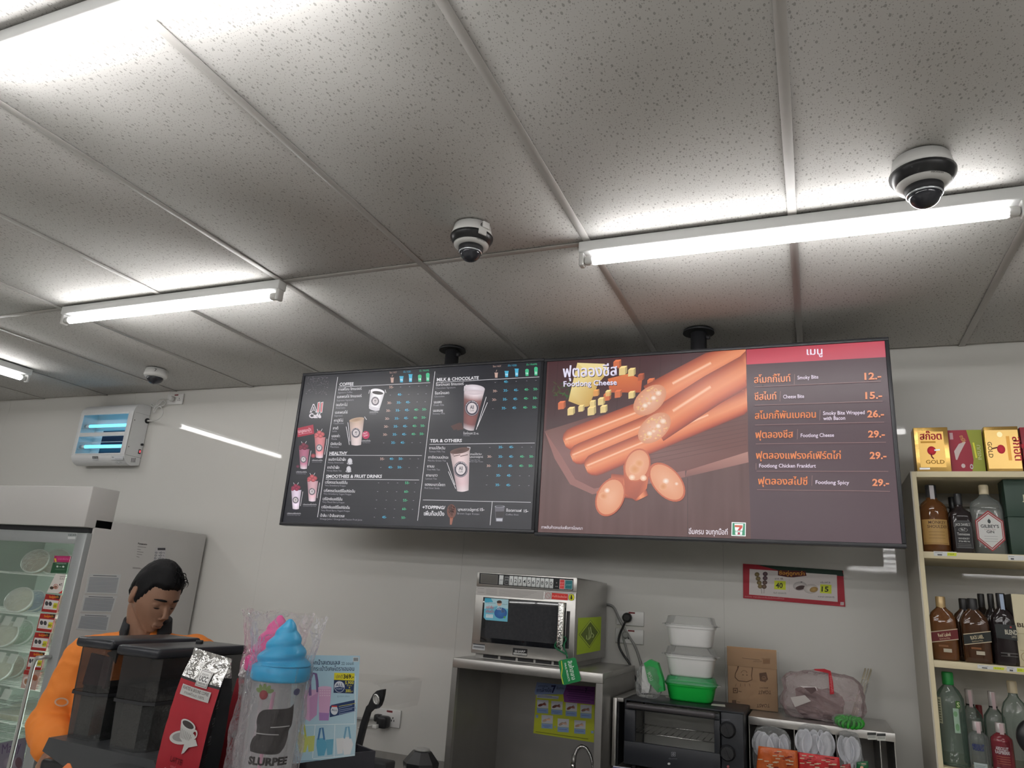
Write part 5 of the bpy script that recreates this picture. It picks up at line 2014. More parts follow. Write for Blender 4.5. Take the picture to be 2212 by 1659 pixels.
def make_pouch(label):
    t = thing('coffee_bag', label, 'coffee bag', group='red coffee bags on the counter stand')
    pouch_panel(frange(0, .186, 12), 'f').build('front_panel', REDP, t, local=True)
    pouch_panel(frange(.186, .191, 1), 'f').build('seal_band', BLKP, t, local=True)
    pouch_panel(frange(.191, BH, 6), 'f').build('foil_top', SILV, t, local=True)
    pouch_panel(frange(0, BH, 14), 'b').build('back_panel', BLKP, t, local=True)
    for s in 'rl':
        pouch_panel(frange(0, .205, 12), s).build('side_gusset', BLKP, t, local=True)
        pouch_panel(frange(.205, BH, 3), s).build('foil_edge', SILV, t, local=True)
    w, d = sec(0)
    B().face([(-w * BW / 2, -d / 2, 0), (w * BW / 2, -d / 2, 0), (w * BW / 2, d / 2, 0), (-w * BW / 2, d / 2, 0)]).build('base_fold', BLKP, t, local=True)
    # foil print: medallion, banner, cup and saucer
    p = Print((0, 0, 0), u=(1, 0, 0), v=(0, 0, 1), metric=True)
    SV, DK = (206, 206, 204), (60, 56, 58)
    p.up(6)
    p.rect(-.006, .182, .026, .214, SV).up(2).rect(-.0045, .1835, .0245, .2125, (150, 148, 148)).up(2).rect(-.003, .185, .023, .211, SV).up(2)
    p.text(.010, .1935, 'UCC', .009, (40, 38, 40), w=.022, bold=.03, align='C').text(.010, .204, 'ROASTED', .0035, DK, w=.018, align='C').text(.010, .1875, 'SINCE 1933', .003, DK, w=.018, align='C')
    p.layer = 6
    p.poly([(-.040, .158), (.040, .158), (.040, .178), (-.040, .178)], SV).up(2)
    p.text(0, .170, 'ROASTED & GROUND COFFEE', .0058, DK, w=.072, bold=.01, align='C').text(0, .1615, 'กาแฟคั่วบด 100%', .0042, (90, 84, 84), w=.056, align='C')
    p.layer = 6
    p.ell(.0, .083, .034, .013, SV, ang=.25).up(2).ell(.0, .084, .026, .0085, (150, 148, 148), ang=.25).up(2)
    p.poly([(-.012, .112), (.028, .106), (.022, .082), (.006, .076), (-.006, .082)], SV).up(2)
    p.ell(.008, .1095, .0205, .0085, (214, 214, 212), ang=-.15).up(2).ell(.008, .1095, .016, .006, (74, 68, 68), ang=-.15)
    p.ell(.030, .096, .007, .009, SV, inner=.6).poly([(.012, .080), (.036, .088), (.044, .078), (.024, .070), (.016, .058), (.010, .054)], SV)
    for i in range(7):
        p.up().line(-.008 + i * .005, .100 - i * .001, -.004 + i * .004, .082, .0007, (110, 106, 106))
    p.layer = 6
    p.text(0, .034, 'LATTE', .010, (96, 22, 26), w=.032, bold=.01, align='C').text(-.004, .024, 'เบลนด์', .0035, (214, 130, 130), w=.014, align='C')
    p.rect(-.026, .012, .016, .019, SV).up(2).text(-.005, .0138, 'NET 250 G.', .0034, DK, w=.034, align='C')
    ob = p.build('foil_print', print_mat('foil_print', .3, .5, metal=.35), t, local=True)
    slice_mesh(ob.data, 0, .008)
    slice_mesh(ob.data, 2, .008)
    for v in ob.data.vertices:
        x, l, z = v.co.x, -v.co.y, v.co.z
        w, d = sec(max(0, min(BH, z)))
        f = max(0, min(1, (x + w * BW / 2) / (w * BW)))
        v.co.y = -d / 2 - .004 * math.sin(math.pi * f) * min(1, d / .03) - .0024 - (l - 6 * LIFT) * .6
    g = Print((BW / 2 * 1.0, 0, 0), u=(0, 1, 0), v=(0, 0, 1), metric=True)
    for i, zz in enumerate((.150, .115, .080)):
        g.rect(-.010, zz, .000, zz + .012, (150, 152, 152)).up().rect(-.008, zz + .002, -.002, zz + .010, (30, 32, 34))
        g.layer -= 1
        g.line(-.012, zz - .004, .002, zz - .004, .001, (130, 132, 132))
    for i in range(8):
        g.line(-.015, .055 - i * .005, .0, .055 - i * .005, .0009, (120, 122, 122))
    ob = g.build('side_print', PAPER, t, local=True)
    for v in ob.data.vertices:
        w, d = sec(max(0, min(BH, v.co.z)))
        yy = v.co.y
        f = abs(yy) / max(.001, d / 2)
        v.co.x = w * BW / 2 - .012 * min(1, d / .03) * max(0, 1 - f) + .0008
    return t


bag = make_pouch('red foil coffee bag with silver cup print and black side, foremost of the bags')
bag.location = (-1.222, 1.292, 1.203)
bag.rotation_euler = (math.radians(3), math.radians(7), 0)
bag2 = copy_tree(bag)
bag2['label'] = 'second red coffee bag half hidden between the first bag and the wrapped cup'
bag2.location = (-1.155, 1.40, 1.203)
bag2.rotation_euler = (math.radians(2), math.radians(3), .15)

# ---------------------------------------------------------------- wrapped slush cups with whipped-cream lids
CLEARP = film('clear_cup', (.78, .80, .82), .24, .06, 2.0, 0.03)
BLUEL = M('blue_lid', rgb(42, 164, 214), .32, nz=(10, .05))
PINKL = M('pink_lid', rgb(224, 70, 150), .32, nz=(10, .05))
INK = M('cup_ink', (.045, .042, .042), .4, nz=(20, .1))


def wrap_print(p, r, cx_, parent, name, mat, a0, rz=None):
    """bend a metric print round a cylinder of radius r facing angle a0"""
    ob = p.build(name, mat, parent, local=True)
    slice_mesh(ob.data, 0, r * .12)
    for v in ob.data.vertices:
        u, l, z = v.co.x, -v.co.y, v.co.z
        rr = (rz(z) if rz else r) + .0006 + l * .6
        a = a0 + u / r
        v.co.x, v.co.y = rr * math.cos(a), rr * math.sin(a)
    return ob


def slush_cup(label, loc, lidm, a0, detail=True):
    t = thing('slush_cup', label, 'cup', loc, group='plastic-wrapped slush cups')
    H = .235
    B().lathe([(.040, 0), (.0425, .004), (.0435, .05), (.047, .15), (.0490, H - .01)], n=40, cap=False).build('cup_body', CLEARP, t, local=True)
    B().lathe([(.036, .004), (.040, .05), (.043, .15), (.045, H - .02)], n=32, cap=False).build('inner_wall', film('inner_cup', (.7, .72, .74), .12, .1, 2.0, .03), t, local=True)
    B().lathe([(.0505, H - .012), (.0535, H - .008), (.0535, H + .012), (.049, H + .016), (.046, H + .017)], n=48).build('lid_ring', lidm, t, local=True)
    sw = B()
    rings = []
    nn, steps = 48, 44
    for k in range(steps + 1):
        f = k / steps
        z = H + .015 + .082 * f
        base = .047 * (1 - f) ** .78 + .0025
        ring_ = []
        for i in range(nn):
            th = 2 * math.pi * i / nn
            ph = f * 3.4 * 2 * math.pi - th
            w = .5 + .5 * math.cos(ph)
            r = base * (1 + .17 * (w ** .6 - .5))
            ring_.append((r * math.cos(th) + .004 * f * f, r * math.sin(th), z))
        rings.append(ring_)
    sw.loft(rings)
    sw.build('cream_swirl', lidm, t, local=True)
    if detail:
        p = Print((0, 0, 0), u=(1, 0, 0), v=(0, 0, 1), metric=True)
        K = (44, 42, 42)
        # big letter S of two hooked bars
        def sh(pts):
            q_ = smooth_path([Vector((a * .92, b_ + .0425, 0)) for a, b_ in pts + pts[:1]], 4)[:-1]
            return [(v.x, v.y) for v in q_]
        p.poly(sh([(.034, .146), (.026, .139), (.0, .137), (-.020, .135), (-.030, .128), (-.033, .116), (-.030, .107), (-.022, .102), (-.006, .1005), (.032, .104), (.037, .120)]), K)
        p.poly(sh([(.014, .0965), (-.020, .0965), (-.036, .088), (-.041, .076), (-.040, .069), (-.034, .065), (.012, .063), (.024, .069), (.030, .080), (.032, .098), (.024, .101)]), K)
        p.poly([(a * .92, b_ + .0425) for a, b_ in ((-.0305, .109), (.0335, .106), (.0305, .094), (-.030, .0935))], K).up(2)
        p.line(-.004, .1495, .030, .1512, .0016, (170, 170, 170)).line(-.030, .1385, .012, .1375, .0016, (170, 170, 170))
        p.layer = 0
        p.text(0, .088, 'SLURPEE', .0115, K, w=.074, bold=.05, align='C')
        p.ell(-.024, .202, .008, .008, (140, 60, 66), rim=(120, 40, 48))
        for a in range(5):
            p.ell(-.024 + .012 * math.cos(a * .62 + .33), .206 + .009 * math.sin(a * .62 + .33), .006, .0035, (104, 124, 74), ang=a * .62 + .33, n=10)
        p.ell(.034, .208, .007, .006, (60, 66, 100), rim=(80, 84, 120), n=12)
        wrap_print(p, .046, 0, t, 'cup_print', PAPER, a0, lambda z: .0435 + (z - .05) * .033)
    B().tube([(-.02, -.0, .02), (-.014, .006, .2)], .0035, n=8).build('straw', PINKL, t, local=True)
    # crumpled clear wrapper
    wr_ = B()
    rings = []
    for k in range(31):
        f = k / 30
        z = -.001 + .34 * f
        ring_ = []
        for i in range(44):
            th = 2 * math.pi * i / 44
            if z < .2:
                r = .050 + .010 * (1 - f)
            elif z < .26:
                r = .057
            else:
                r = .057 + (z - .26) * .10
            nv_ = mnoise.noise(Vector((math.cos(th) * 2.2, math.sin(th) * 2.2, z * 22))) * .007 + mnoise.noise(Vector((math.cos(th) * 6, math.sin(th) * 6, z * 50 + 3))) * .004
            flat = 1.0 if z < .25 else 1.0 - min(.45, (z - .25) * 5)
            rr = max(r + nv_, .054 if z < .255 else .03)
            ca_, sa_ = math.cos(th - a0), math.sin(th - a0)
            rx_, ry_ = rr * ca_ * flat, rr * sa_ * (1 + (1 - flat) * .25)
            zz = z + (.010 * mnoise.noise(Vector((th * 2, 0, 5))) if f > .97 else 0)
            ring_.append((rx_ * math.cos(a0) - ry_ * math.sin(a0), rx_ * math.sin(a0) + ry_ * math.cos(a0), zz))
        rings.append(ring_)
    wr_.loft(rings, cap=False, smooth=False)
    wr_.build('plastic_wrapper', film('crumpled_film', (.85, .80, .83), .035, .07, 38, .9), t, local=True)
    return t


cupA = PD(606, 1458, 1.35)
a0 = math.atan2(-cupA.y, -cupA.x)
slush_cup('clear slush cup with blue swirl lid and black letter S, wrapped in clear plastic', (cupA.x, cupA.y, 1.2025), BLUEL, a0)
cupB = PD(582, 1466, 1.475)
slush_cup('wrapped slush cup with pink swirl lid behind the blue-lidded one', (cupB.x, cupB.y, 1.2025), PINKL, math.atan2(-cupB.y, -cupB.x), False)

# ---------------------------------------------------------------- light blue card and its black tray
du = Vector((.46, .89, 0)).normalized()
dn = du.cross(Vector((0, 0, 1))).normalized()
FCROP = (340, 1300, 540 / 2212)
o_ = PD(777, 1417, 1.53)
pc = Print(o_, u=du, v=(0, 0, 1), crop=FCROP)
cn = [(1205, 470), (1792, 478), (1748, 1362), (1150, 1440)]
pts = [pc.at(*a) for a in cn]
card = thing('promotion_card', 'light blue promotion card with price 369 standing behind the wrapped cup', 'card', o_ + du * pts[3][0] + Vector((0, 0, pts[3][1])))


def pw(a, b_, k=0.0):
    return o_ + du * a + Vector((0, 0, 1)) * b_ + dn * k


B().loft([[pw(a, b_) for a, b_ in pts], [pw(a, b_, -.0012) for a, b_ in pts]], smooth=False).build('card_board', M('card_blue', rgb(170, 206, 224), .4, nz=(8, .02)), card)
pc.up().poly(cn, None, [(168, 206, 226), (178, 212, 230), (184, 212, 224), (170, 206, 224)]).up()
NV = (40, 56, 96)
pc.text(1340, 556, 'บอกน้ำสเตนเลส', 30, NV, w=275, bold=.02).text(1628, 558, '22 ออนซ์', 20, NV, w=108)
pc.text(1335, 610, 'อบกระเป๋าวิเศษโดราเอมอน', 30, NV, w=405, bold=.015)
pc.rect(1730, 488, 1780, 530, (214, 220, 226)).up()
for i in range(7):
    pc.rect(1735 + i * 6, 496, 1738 + i * 6 + i % 2, 524, (50, 54, 60))
pc.layer -= 1
pc.poly([(1565, 628), (1745, 632), (1742, 698), (1562, 690)], (222, 212, 52)).poly([(1562, 690), (1742, 698), (1736, 812), (1558, 805)], (38, 54, 92)).up()
pc.text(1580, 676, 'ปกติ', 24, (60, 66, 90), w=60).text(1646, 678, '369.-', 34, (22, 24, 34), w=92, bold=.03)
pc.text(1660, 728, '5,900', 26, (222, 212, 70), w=76, bold=.025).text(1676, 746, 'คะแนน', 9, (222, 212, 70), w=44).text(1692, 768, '+', 18, (222, 212, 70), w=14, bold=.03).text(1664, 800, '300.-', 26, (222, 212, 70), w=62, bold=.025)
pc.ell(1610, 752, 46, 50, (220, 226, 236)).up().ell(1610, 752, 42, 46, (48, 66, 108), arc=(0.02, .48)).text(1576, 748, 'ALL', 26, (48, 66, 108), w=68, bold=.01).text(1582, 776, 'POINT', 12, (214, 222, 236), w=56)
pc.layer = 2
pc.text(1590, 842, 'ดูรายละเอียด', 11, (120, 150, 176), w=110)
pc.poly([(1540, 912), (1748, 868), (1754, 950), (1735, 972), (1525, 1022), (1522, 930)], (46, 66, 108)).up()
pc.ell(1565, 960, 32, 40, (222, 228, 236)).up().text(1540, 966, 'ALL', 19, (46, 66, 108), w=50, bold=.01).rect(1540, 918, 1590, 930, (200, 60, 60))
for i in range(5):
    pc.line(1604, 925 + i * 17, 1752 - (i % 2) * 30, 898 + i * 17, 5, (150, 166, 196) if i else (206, 200, 110))
pc.layer = 2
LW_ = (226, 238, 246)
for a in ((1285, 1092, 1752, 1080), (1395, 1092, 1372, 1385), (1570, 1090, 1562, 1378), (1378, 1388, 1745, 1355), (1752, 655, 1745, 1080)):
    pc.line(*a, 6, LW_)
# drink bags and tumblers (plain, without any printed figures)
pc.poly([(1300, 780), (1422, 775), (1410, 1000), (1345, 1058), (1298, 1030)], (212, 172, 206)).poly([(1345, 850), (1422, 800), (1410, 1000), (1345, 1058)], (196, 150, 194))
pc.ribbon([(1352, 830), (1348, 700), (1372, 630), (1402, 640), (1412, 700), (1418, 800)], 12, [(-1, (110, 90, 140)), (1, (126, 104, 152))])
pc.poly([(1422, 760), (1540, 765), (1515, 1050), (1430, 1050)], (214, 170, 206)).up().ell(1481, 760, 60, 14, (222, 186, 216)).poly([(1430, 980), (1520, 985), (1514, 1050), (1432, 1050)], (170, 130, 190))
for i in range(3):
    for j in range(5):
        pc.ell(1440 + j * 20, 785 + i * 22, 7, 6, (228, 200, 222), n=8)
pc.layer = 2
for x, y, c, c2 in ((1245, 1180, (196, 204, 110), (180, 186, 90)), (1410, 1210, (96, 168, 200), (70, 120, 170)), (1640, 1200, (226, 228, 232), (120, 170, 200))):
    pc.poly([(x, y), (x + 70, y - 5), (x + 92, y + 60), (x + 66, y + 150), (x + 10, y + 155), (x - 4, y + 60)], c).ribbon([(x + 12, y + 10), (x + 30, y - 90), (x + 52, y - 95), (x + 66, y + 10)], 8, [(-1, c2), (1, c2)])
    pc.poly([(x + 80 - (140 if x > 1600 else 0), y + 10), (x + 148 - (140 if x > 1600 else 0), y + 4), (x + 138 - (140 if x > 1600 else 0), y + 140), (x + 92 - (140 if x > 1600 else 0), y + 148)], tuple(min(255, v * .9 + 20) for v in c))
pc.line(1220, 1412, 1450, 1402, 5, (110, 140, 170))
pc.build('print', PAPER, card)

ta, tb_ = PX(810, 1623, -.868), None
tr_o = PD(812, 1622, 1.56)
tray = thing('card_tray', 'black open tray holding the light blue card', 'tray', (tr_o.x, tr_o.y, 1.2))
mtx = Matrix((du, -dn, Vector((0, 0, 1)))).transposed().to_4x4()
mtx.translation = Vector((tr_o.x, tr_o.y, 0))
tz = tr_o.z
tw = B()
tw.box(-.16, 0, 0, .004, 1.201, tz, bev=.001, mtx=mtx)
tw.box(-.16, 0, .075, .079, 1.201, tz, bev=.001, mtx=mtx)
tw.box(-.004, 0, .004, .075, 1.201, tz, bev=.001, mtx=mtx)
tw.box(-.16, -.156, .004, .075, 1.201, tz, bev=.001, mtx=mtx)
tw.box(-.156, -.004, .004, .075, 1.201, 1.206, mtx=mtx)
tw.build('tray_walls', M('tray_black', (.03, .031, .04), .45, nz=(14, .1)), tray)
B().lathe([(.012, 0), (.016, .004), (.014, .010), (.004, .013)], mtx @ Vector((-.09, .02, 1.207)), n=16).build('white_knob', PLAS_W, tray)

# ---------------------------------------------------------------- clear acrylic cover with black bracket behind the card
HY = 1.72
ac = thing('acrylic_cover', 'clear acrylic cover with a black looped side bracket behind the card', 'cover', (-1.15, HY, .9))
KC = (740, 1440, 260 / 1970)
pk = Print((0, HY, 0), crop=KC)
out_ = [(675, 372), (640, 375), (560, 395), (500, 450), (455, 540), (420, 620), (385, 655), (290, 930), (205, 1300), (180, 1700), (235, 1700), (265, 1380), (345, 1060), (432, 755), (490, 700), (560, 690), (610, 640), (640, 560), (662, 460)]
P3 = [pk.at(*a) for a in out_]
hole = [pk.at(562 + 42 * math.cos(t) * 1.0 + 8 * math.sin(t), 535 + 76 * math.sin(t)) for t in [2 * math.pi * i / 20 for i in range(20)]]
bb = B()
bb.prism(P3, .012, Matrix.Translation((0, HY, 0)))
bb.build('bracket', BLK, ac)
bh = B()
hc = pk.at(565, 535)
h3 = [(a, HY - .0035, b_) for a, b_ in hole]
bh.tube(h3, .0028, n=6, closed=True)
bh.build('hole_rim', M('bright_ring', (.6, .6, .58), .25, metal=.7, nz=(9, .05)), ac)
B().loft([[(a, HY - .002, b_) for a, b_ in hole], [(a, HY + .0145, b_) for a, b_ in hole]], smooth=False).build('hole_disc', M('pale_hole', (.58, .57, .55), .4, nz=(9, .03)), ac)
ctop, cr1, cr2 = pk.at(-40, 268), pk.at(605, 262), pk.at(682, 330)
cb_ = pk.at(560, 760)
prof = [(-1.32, ctop[1]), (cr1[0] - .01, cr1[1]), (cr1[0] + .008, cr1[1] - .004), (cr2[0], cr2[1]), (cr2[0] - .004, cr2[1] - .05), (cb_[0] + .006, cb_[1])]
ab = B()
ab.loft([[(x, HY - .02, z) for x, z in prof], [(x, HY + .20, z) for x, z in prof]], closed=False, cap=False, smooth=False)
ab.build('acrylic_sheet', film('acrylic', (.9, .9, .88), .05, .04, 1.0, 0.0, True), ac)
B().box(-1.35, -1.0, HY + .0, HY + .05, .9, 1.19, bev=.005).build('cover_base', BLKM, ac)

# ---------------------------------------------------------------- wall socket with black plug, low
so = PY(866, 1540, WALL_Y)
KC2 = (740, 1440, 260 / 1970)


def kw(u, v, dy):
    return PY(KC2[0] + u * KC2[2], KC2[1] + v * KC2[2], WALL_Y - dy)


a, c = kw(560, 700, 0), kw(945, 1010, 0)
so2 = socket('wall_socket', 'white wall socket with a bulky black plug low on the wall behind the card', a.x, c.x, c.z, c.z + .075, ((.72, .45),))
pg = thing('power_plug', 'bulky black plug and cables in the low wall socket', 'plug', kw(690, 900, .02))
m_ = kw(700, 890, .03)
B().box(m_.x - .032, m_.x + .020, WALL_Y - .062, WALL_Y - .012, m_.z - .030, m_.z + .022, bev=.012, seg=3).build('plug_body', BLK, pg)
B().box(m_.x - .052, m_.x - .020, WALL_Y - .055, WALL_Y - .02, m_.z - .006, m_.z + .026, bev=.008).build('adapter', BLK, pg)
B().box(m_.x - .035, m_.x - .012, WALL_Y - .085, WALL_Y - .058, m_.z - .03, m_.z - .012, bev=.004).build('white_tip', PLAS_W, pg)
B().tube(smooth_path([kw(600, 860, .03), kw(500, 850, .02), kw(380, 860, .02), kw(250, 850, .02), kw(100, 840, .02)], 4), .007, n=8).build('cable', M('grey_cable', (.32, .32, .31), .5, nz=(9, .05)), pg)
B().tube(smooth_path([kw(600, 950, .06), kw(480, 960, .03), kw(380, 985, .02), kw(250, 1010, .02)], 4), .0035, n=8).build('thin_cable', CORDW, pg)

# tip of an orange packet standing before the coffee machine
q = PD(149, 1649, 1.62)
op = thing('orange_packet', 'tip of an orange snack packet before the coffee machine at the bottom edge', 'packet', (q.x, q.y, .9))
lp = []
for z, w, d in ((.901, .030, .012), (1.0, .034, .014), (q.z - .05, .030, .010), (q.z - .012, .018, .004), (q.z, .004, .002)):
    lp.append([(q.x + w * math.cos(t), q.y + d * math.sin(t), z) for t in [2 * math.pi * i / 16 for i in range(16)]])
B().loft(lp).build('packet_body', M('packet_orange', (.62, .16, .04), .4, nz=(30, .2), bump=(40, .4, (1, 1, 1), .004)), op)

# ================================================================ back counter run under the wall units (below the picture)
STEEL = M('brushed_steel', (.46, .45, .43), .30, metal=.85, nz=(60, .05), bump=(30, .10, (1, 1, 30), .002))
STEELD = M('dull_steel', (.34, .33, .315), .42, metal=.75, nz=(12, .08), bump=(30, .10, (30, 1, 1), .002))
CHROME = M('chrome', (.78, .78, .78), .08, metal=1.0, nz=(5, .02))
bc = B().box(-2.95, -1.31, 2.42, 3.165, .86, .895, bev=.004).box(-2.93, -1.32, 2.46, 3.165, 0.0, .86).build('back_counter', STEELD)
tag(bc, 'low steel counter along the back wall left of the sink cabinet', 'counter')

# ---------------------------------------------------------------- stainless hand-wash cabinet
HX0, HX1, HYF, HYB, HZ = -1.281, -.697, 2.62, 3.12, 1.372
hood = thing('sink_cabinet', 'stainless open-fronted hand-wash cabinet carrying the microwave', 'cabinet', ((HX0 + HX1) / 2, 2.9, 0))
B().box(HX0, HX0 + .022, HYF, HYF + .02, .0, HZ - .034).build('left_stile', STEEL, hood)
B().box(HX1 - .024, HX1, HYF, HYF + .02, .0, HZ - .034).build('right_stile', STEEL, hood)
B().box(HX0, HX1, HYF, HYF + .02, HZ - .034, HZ, bev=.002).build('top_rail', STEEL, hood)
B().box(HX0, HX1, HYF + .02, HYB, HZ - .02, HZ, bev=.001).build('top_sheet', STEEL, hood)
B().box(HX0, HX0 + .004, HYF + .02, HYB, 0, HZ - .02).build('side_sheet', STEELD, hood)
B().box(HX1 - .004, HX1, HYF + .02, HYB, 0, HZ - .02).build('side_sheet', STEELD, hood)
B().box(HX0 + .004, HX1 - .004, HYB - .02, HYB - .004, 0, HZ - .02).build('back_sheet', STEELD, hood)
B().box(HX0 + .022, HX1 - .024, HYF + .005, HYF + .02, .0, .78).box(HX0 + .004, HX1 - .004, HYF + .02, HYB - .02, .70, .72).build('basin', STEEL, hood)
# vented base strip under the microwave
# faucet with spring neck
fa = thing('gooseneck_faucet', 'spring-necked steel faucet inside the hand-wash cabinet', 'faucet', (-.86, 2.86, .721))
FYc = 2.86
FC = (1140, 1460, 170 / 1417)


def fp(u, v, y=FYc):
    return PY(FC[0] + u * FC[2], FC[1] + v * FC[2], y)


path = smooth_path([fp(830, 1600), fp(845, 1450), fp(880, 1340), fp(930, 1285), fp(985, 1270), fp(1050, 1300), fp(1110, 1390), fp(1155, 1520), fp(1185, 1700)], 7)
B().tube(path, .0042, n=8).build('hose', BLKM, fa)
coil = []
for i in range(len(path) - 1):
    for k in range(8):
        t = k / 8
        c = path[i].lerp(path[i + 1], t)
        d = (path[i + 1] - path[i]).normalized()
        a_ = Vector((0, 1, 0))
        b_ = d.cross(a_).normalized()
        ph = (i * 8 + k) / 8.0 * 2 * math.pi * 1.35
        coil.append(c + (a_ * math.cos(ph) + b_ * math.sin(ph)) * .0058)
B().tube(coil, .0016, n=5).build('spring', CHROME, fa)
B().cyl(fp(820, 1640), fp(840, 1420), .0085, n=12).build('spray_grip', STEELD, fa)
B().cyl(fp(815, 1700), fp(822, 1560), .0100, n=12).build('spray_head', CHROME, fa)
bq = fp(1185, 1700)
B().tube([bq, bq + Vector((.004, 0, -.1)), Vector((bq.x + .004, FYc, .722))], .008, n=8).build('riser', CHROME, fa)
# hand-washing notice on the cabinet's back sheet
WY = HYB - .0206
hw = thing('handwash_notice', 'yellow and purple seven-step hand-washing notice inside the steel cabinet', 'notice', (-.97, WY, 1.07))
WC_ = (1140, 1460, 170 / 1417)
p = Print((0, WY, 0), crop=WC_)
cn = [(165, 115), (1215, 200), (1190, 1200), (102, 1030)]
pts = [p.at(*a) for a in cn]
B().loft([[(a, WY, z) for a, z in pts], [(a, WY + .0005, z) for a, z in pts]], smooth=False).build('sheet', M('notice_base', rgb(196, 200, 60), .5, nz=(9, .04)), hw)
p.up().poly(cn, (206, 212, 62)).up()
p.poly([(165, 115), (700, 160), (640, 330), (140, 340), (120, 300)], (150, 170, 214)).poly([(700, 160), (1215, 200), (1200, 520), (655, 470), (640, 330)], (140, 72, 150))
p.poly([(165, 330), (560, 365), (550, 420), (160, 395)], (206, 212, 226)).up()
NB = (44, 50, 104)
p.text(190, 195, 'มาตรฐาน', 26, NB, w=170, ang=.02).text(165, 290, 'การล้างมือ', 52, NB, w=260, bold=.03, ang=.0).text(425, 300, '7', 125, NB, w=88, bold=.03).text(520, 240, 'ขั้นตอน', 34, NB, w=140, ang=.02)
for i in range(6):
    p.line(700 + (i % 3) * 20, 235 + i * 40, 1190 - (i % 2) * 60, 275 + i * 40, 12, (96, 40, 110))
p.text(1030, 290, '7', 70, (80, 30, 96), w=44, bold=.03)
p.line(180, 352, 440, 372, 8, (120, 126, 150)).line(180, 372, 545, 402, 8, (120, 126, 150))
HANDC = [(120, 64, 54), (110, 70, 58), (140, 88, 72), (150, 110, 96), (206, 176, 150), (190, 160, 140), (196, 160, 136)]
for i, (x, y) in enumerate(((170, 425), (425, 450), (685, 480), (950, 515), (250, 700), (540, 765), (840, 795))):
    p.layer = 3
    p.poly([(x, y), (x + 205, y + 15), (x + 200, y + 160), (x - 2, y + 145)], (220, 220, 226)).poly([(x - 2, y + 150), (x + 200, y + 165), (x + 198, y + 255), (x - 4, y + 240)], (150, 178, 220)).up()
    c = HANDC[i]
    p.ell(x + 62, y + 100, 50, 24, c, ang=-.3 - .1 * (i % 3), n=14)
    for k in range(4):
        a = -.75 + k * .3 + (.2 if i % 2 else 0)
        p.line(x + 80, y + 92, x + 80 + 85 * math.cos(a), y + 95 + 60 * math.sin(a), 13, tuple(min(255, v * (1 + .08 * k)) for v in c))
    p.line(x + 20, y + 195, x + 165, y + 205, 10, (110, 130, 190))
    if i in (1, 4):
        p.line(x + 50, y + 220, x + 130, y + 226, 10, (110, 130, 190))
p.layer = 3
p.line(140, 1003, 1090, 1138, 12, (120, 124, 40))
p.rect(145, 700, 190, 755, (150, 178, 220)).rect(1140, 990, 1185, 1035, (150, 178, 220)).rect(480, 905, 505, 930, (150, 178, 220))
p.build('print', PAPER, hw)

# ================================================================ microwave oven
MX0, MX1, MYF, MYB, MZ0, MZ1 = -1.243, -.828, 2.70, 3.14, 1.390, 1.692
mw = thing('microwave_oven', 'steel commercial microwave with numbered keys on top of the sink cabinet', 'microwave', ((MX0 + MX1) / 2, 2.92, HZ))
B().box(MX0, MX1, MYF + .004, MYB, MZ0, MZ1, bev=.004).build('body', STEEL, mw)
b = B().box(MX0 + .012, MX1 - .01, MYF + .014, MYB - .03, HZ + .0005, MZ0 - .001)
b.build('base_plinth', STEELD, mw)
for k in range(5):
    xa = MX0 + .045 + k * .072
    B().box(xa, xa + .062, MYF + .012, MYF + .0145, HZ + .004, MZ0 - .003).build('vent_slot', DARK, mw)
MC = (1010, 1220, 330 / 2212)
p = Print((0, MYF, 0), crop=MC)
zsplit = p.at(860, 357)[1]
B().box(MX0, MX1, MYF - .003, MYF + .004, zsplit + .0015, MZ1, bev=.0015).build('control_fascia', STEEL, mw)
door = B().box(MX0, MX1, MYF - .007, MYF + .0035, MZ0, zsplit - .0015, bev=.003).build('door', STEEL, mw)
w0, w1 = p.at(245, 465), p.at(1322, 1230)
wx0, wx1 = p.at(215, 800)[0], p.at(1362, 700)[0]
wz1, wz0 = p.at(780, 505)[1], p.at(780, 1172)[1]
B().box(wx0, wx1 + .02, MYF - .009, MYF - .0065, wz0, wz1, bev=.001).build('window', M('oven_window', (.012, .013, .016), .06, spec=.7, nz=(5, .2)), door)
B().box(wx0 + .018, wx1 - .012, MYF - .0098, MYF - .0089, wz0 + .018, wz1 - .018).build('window_mesh', M('window_mesh', (.035, .036, .04), .12, spec=.6, nz=(90, .3)), door)
hx0, hx1 = p.at(1395, 560)[0] - .0125, p.at(1395, 560)[0] + .0125
hz1, hz0 = p.at(1405, 545)[1], p.at(1385, 1250)[1]
B().box(hx0, hx1, MYF - .034, MYF - .018, hz0, hz1, bev=.006, seg=3).build('handle', M('dimpled_chrome', (.72, .72, .70), .12, metal=1.0, nz=(6, .03), bump=(120, .5, (1, 1, 1), .006)), door)
B().box(hx0 + .002, hx1 - .002, MYF - .02, MYF - .006, hz1 - .02, hz1 - .004, bev=.002).box(hx0 + .002, hx1 - .002, MYF - .02, MYF - .006, hz0 + .004, hz0 + .02, bev=.002).build('handle_mount', STEELD, door)
B().box(hx1 + .002, hx1 + .016, MYF - .0078, MYF - .006, hz0 + .01, hz1 - .03, bev=.003).build('finger_recess', DARK, door)
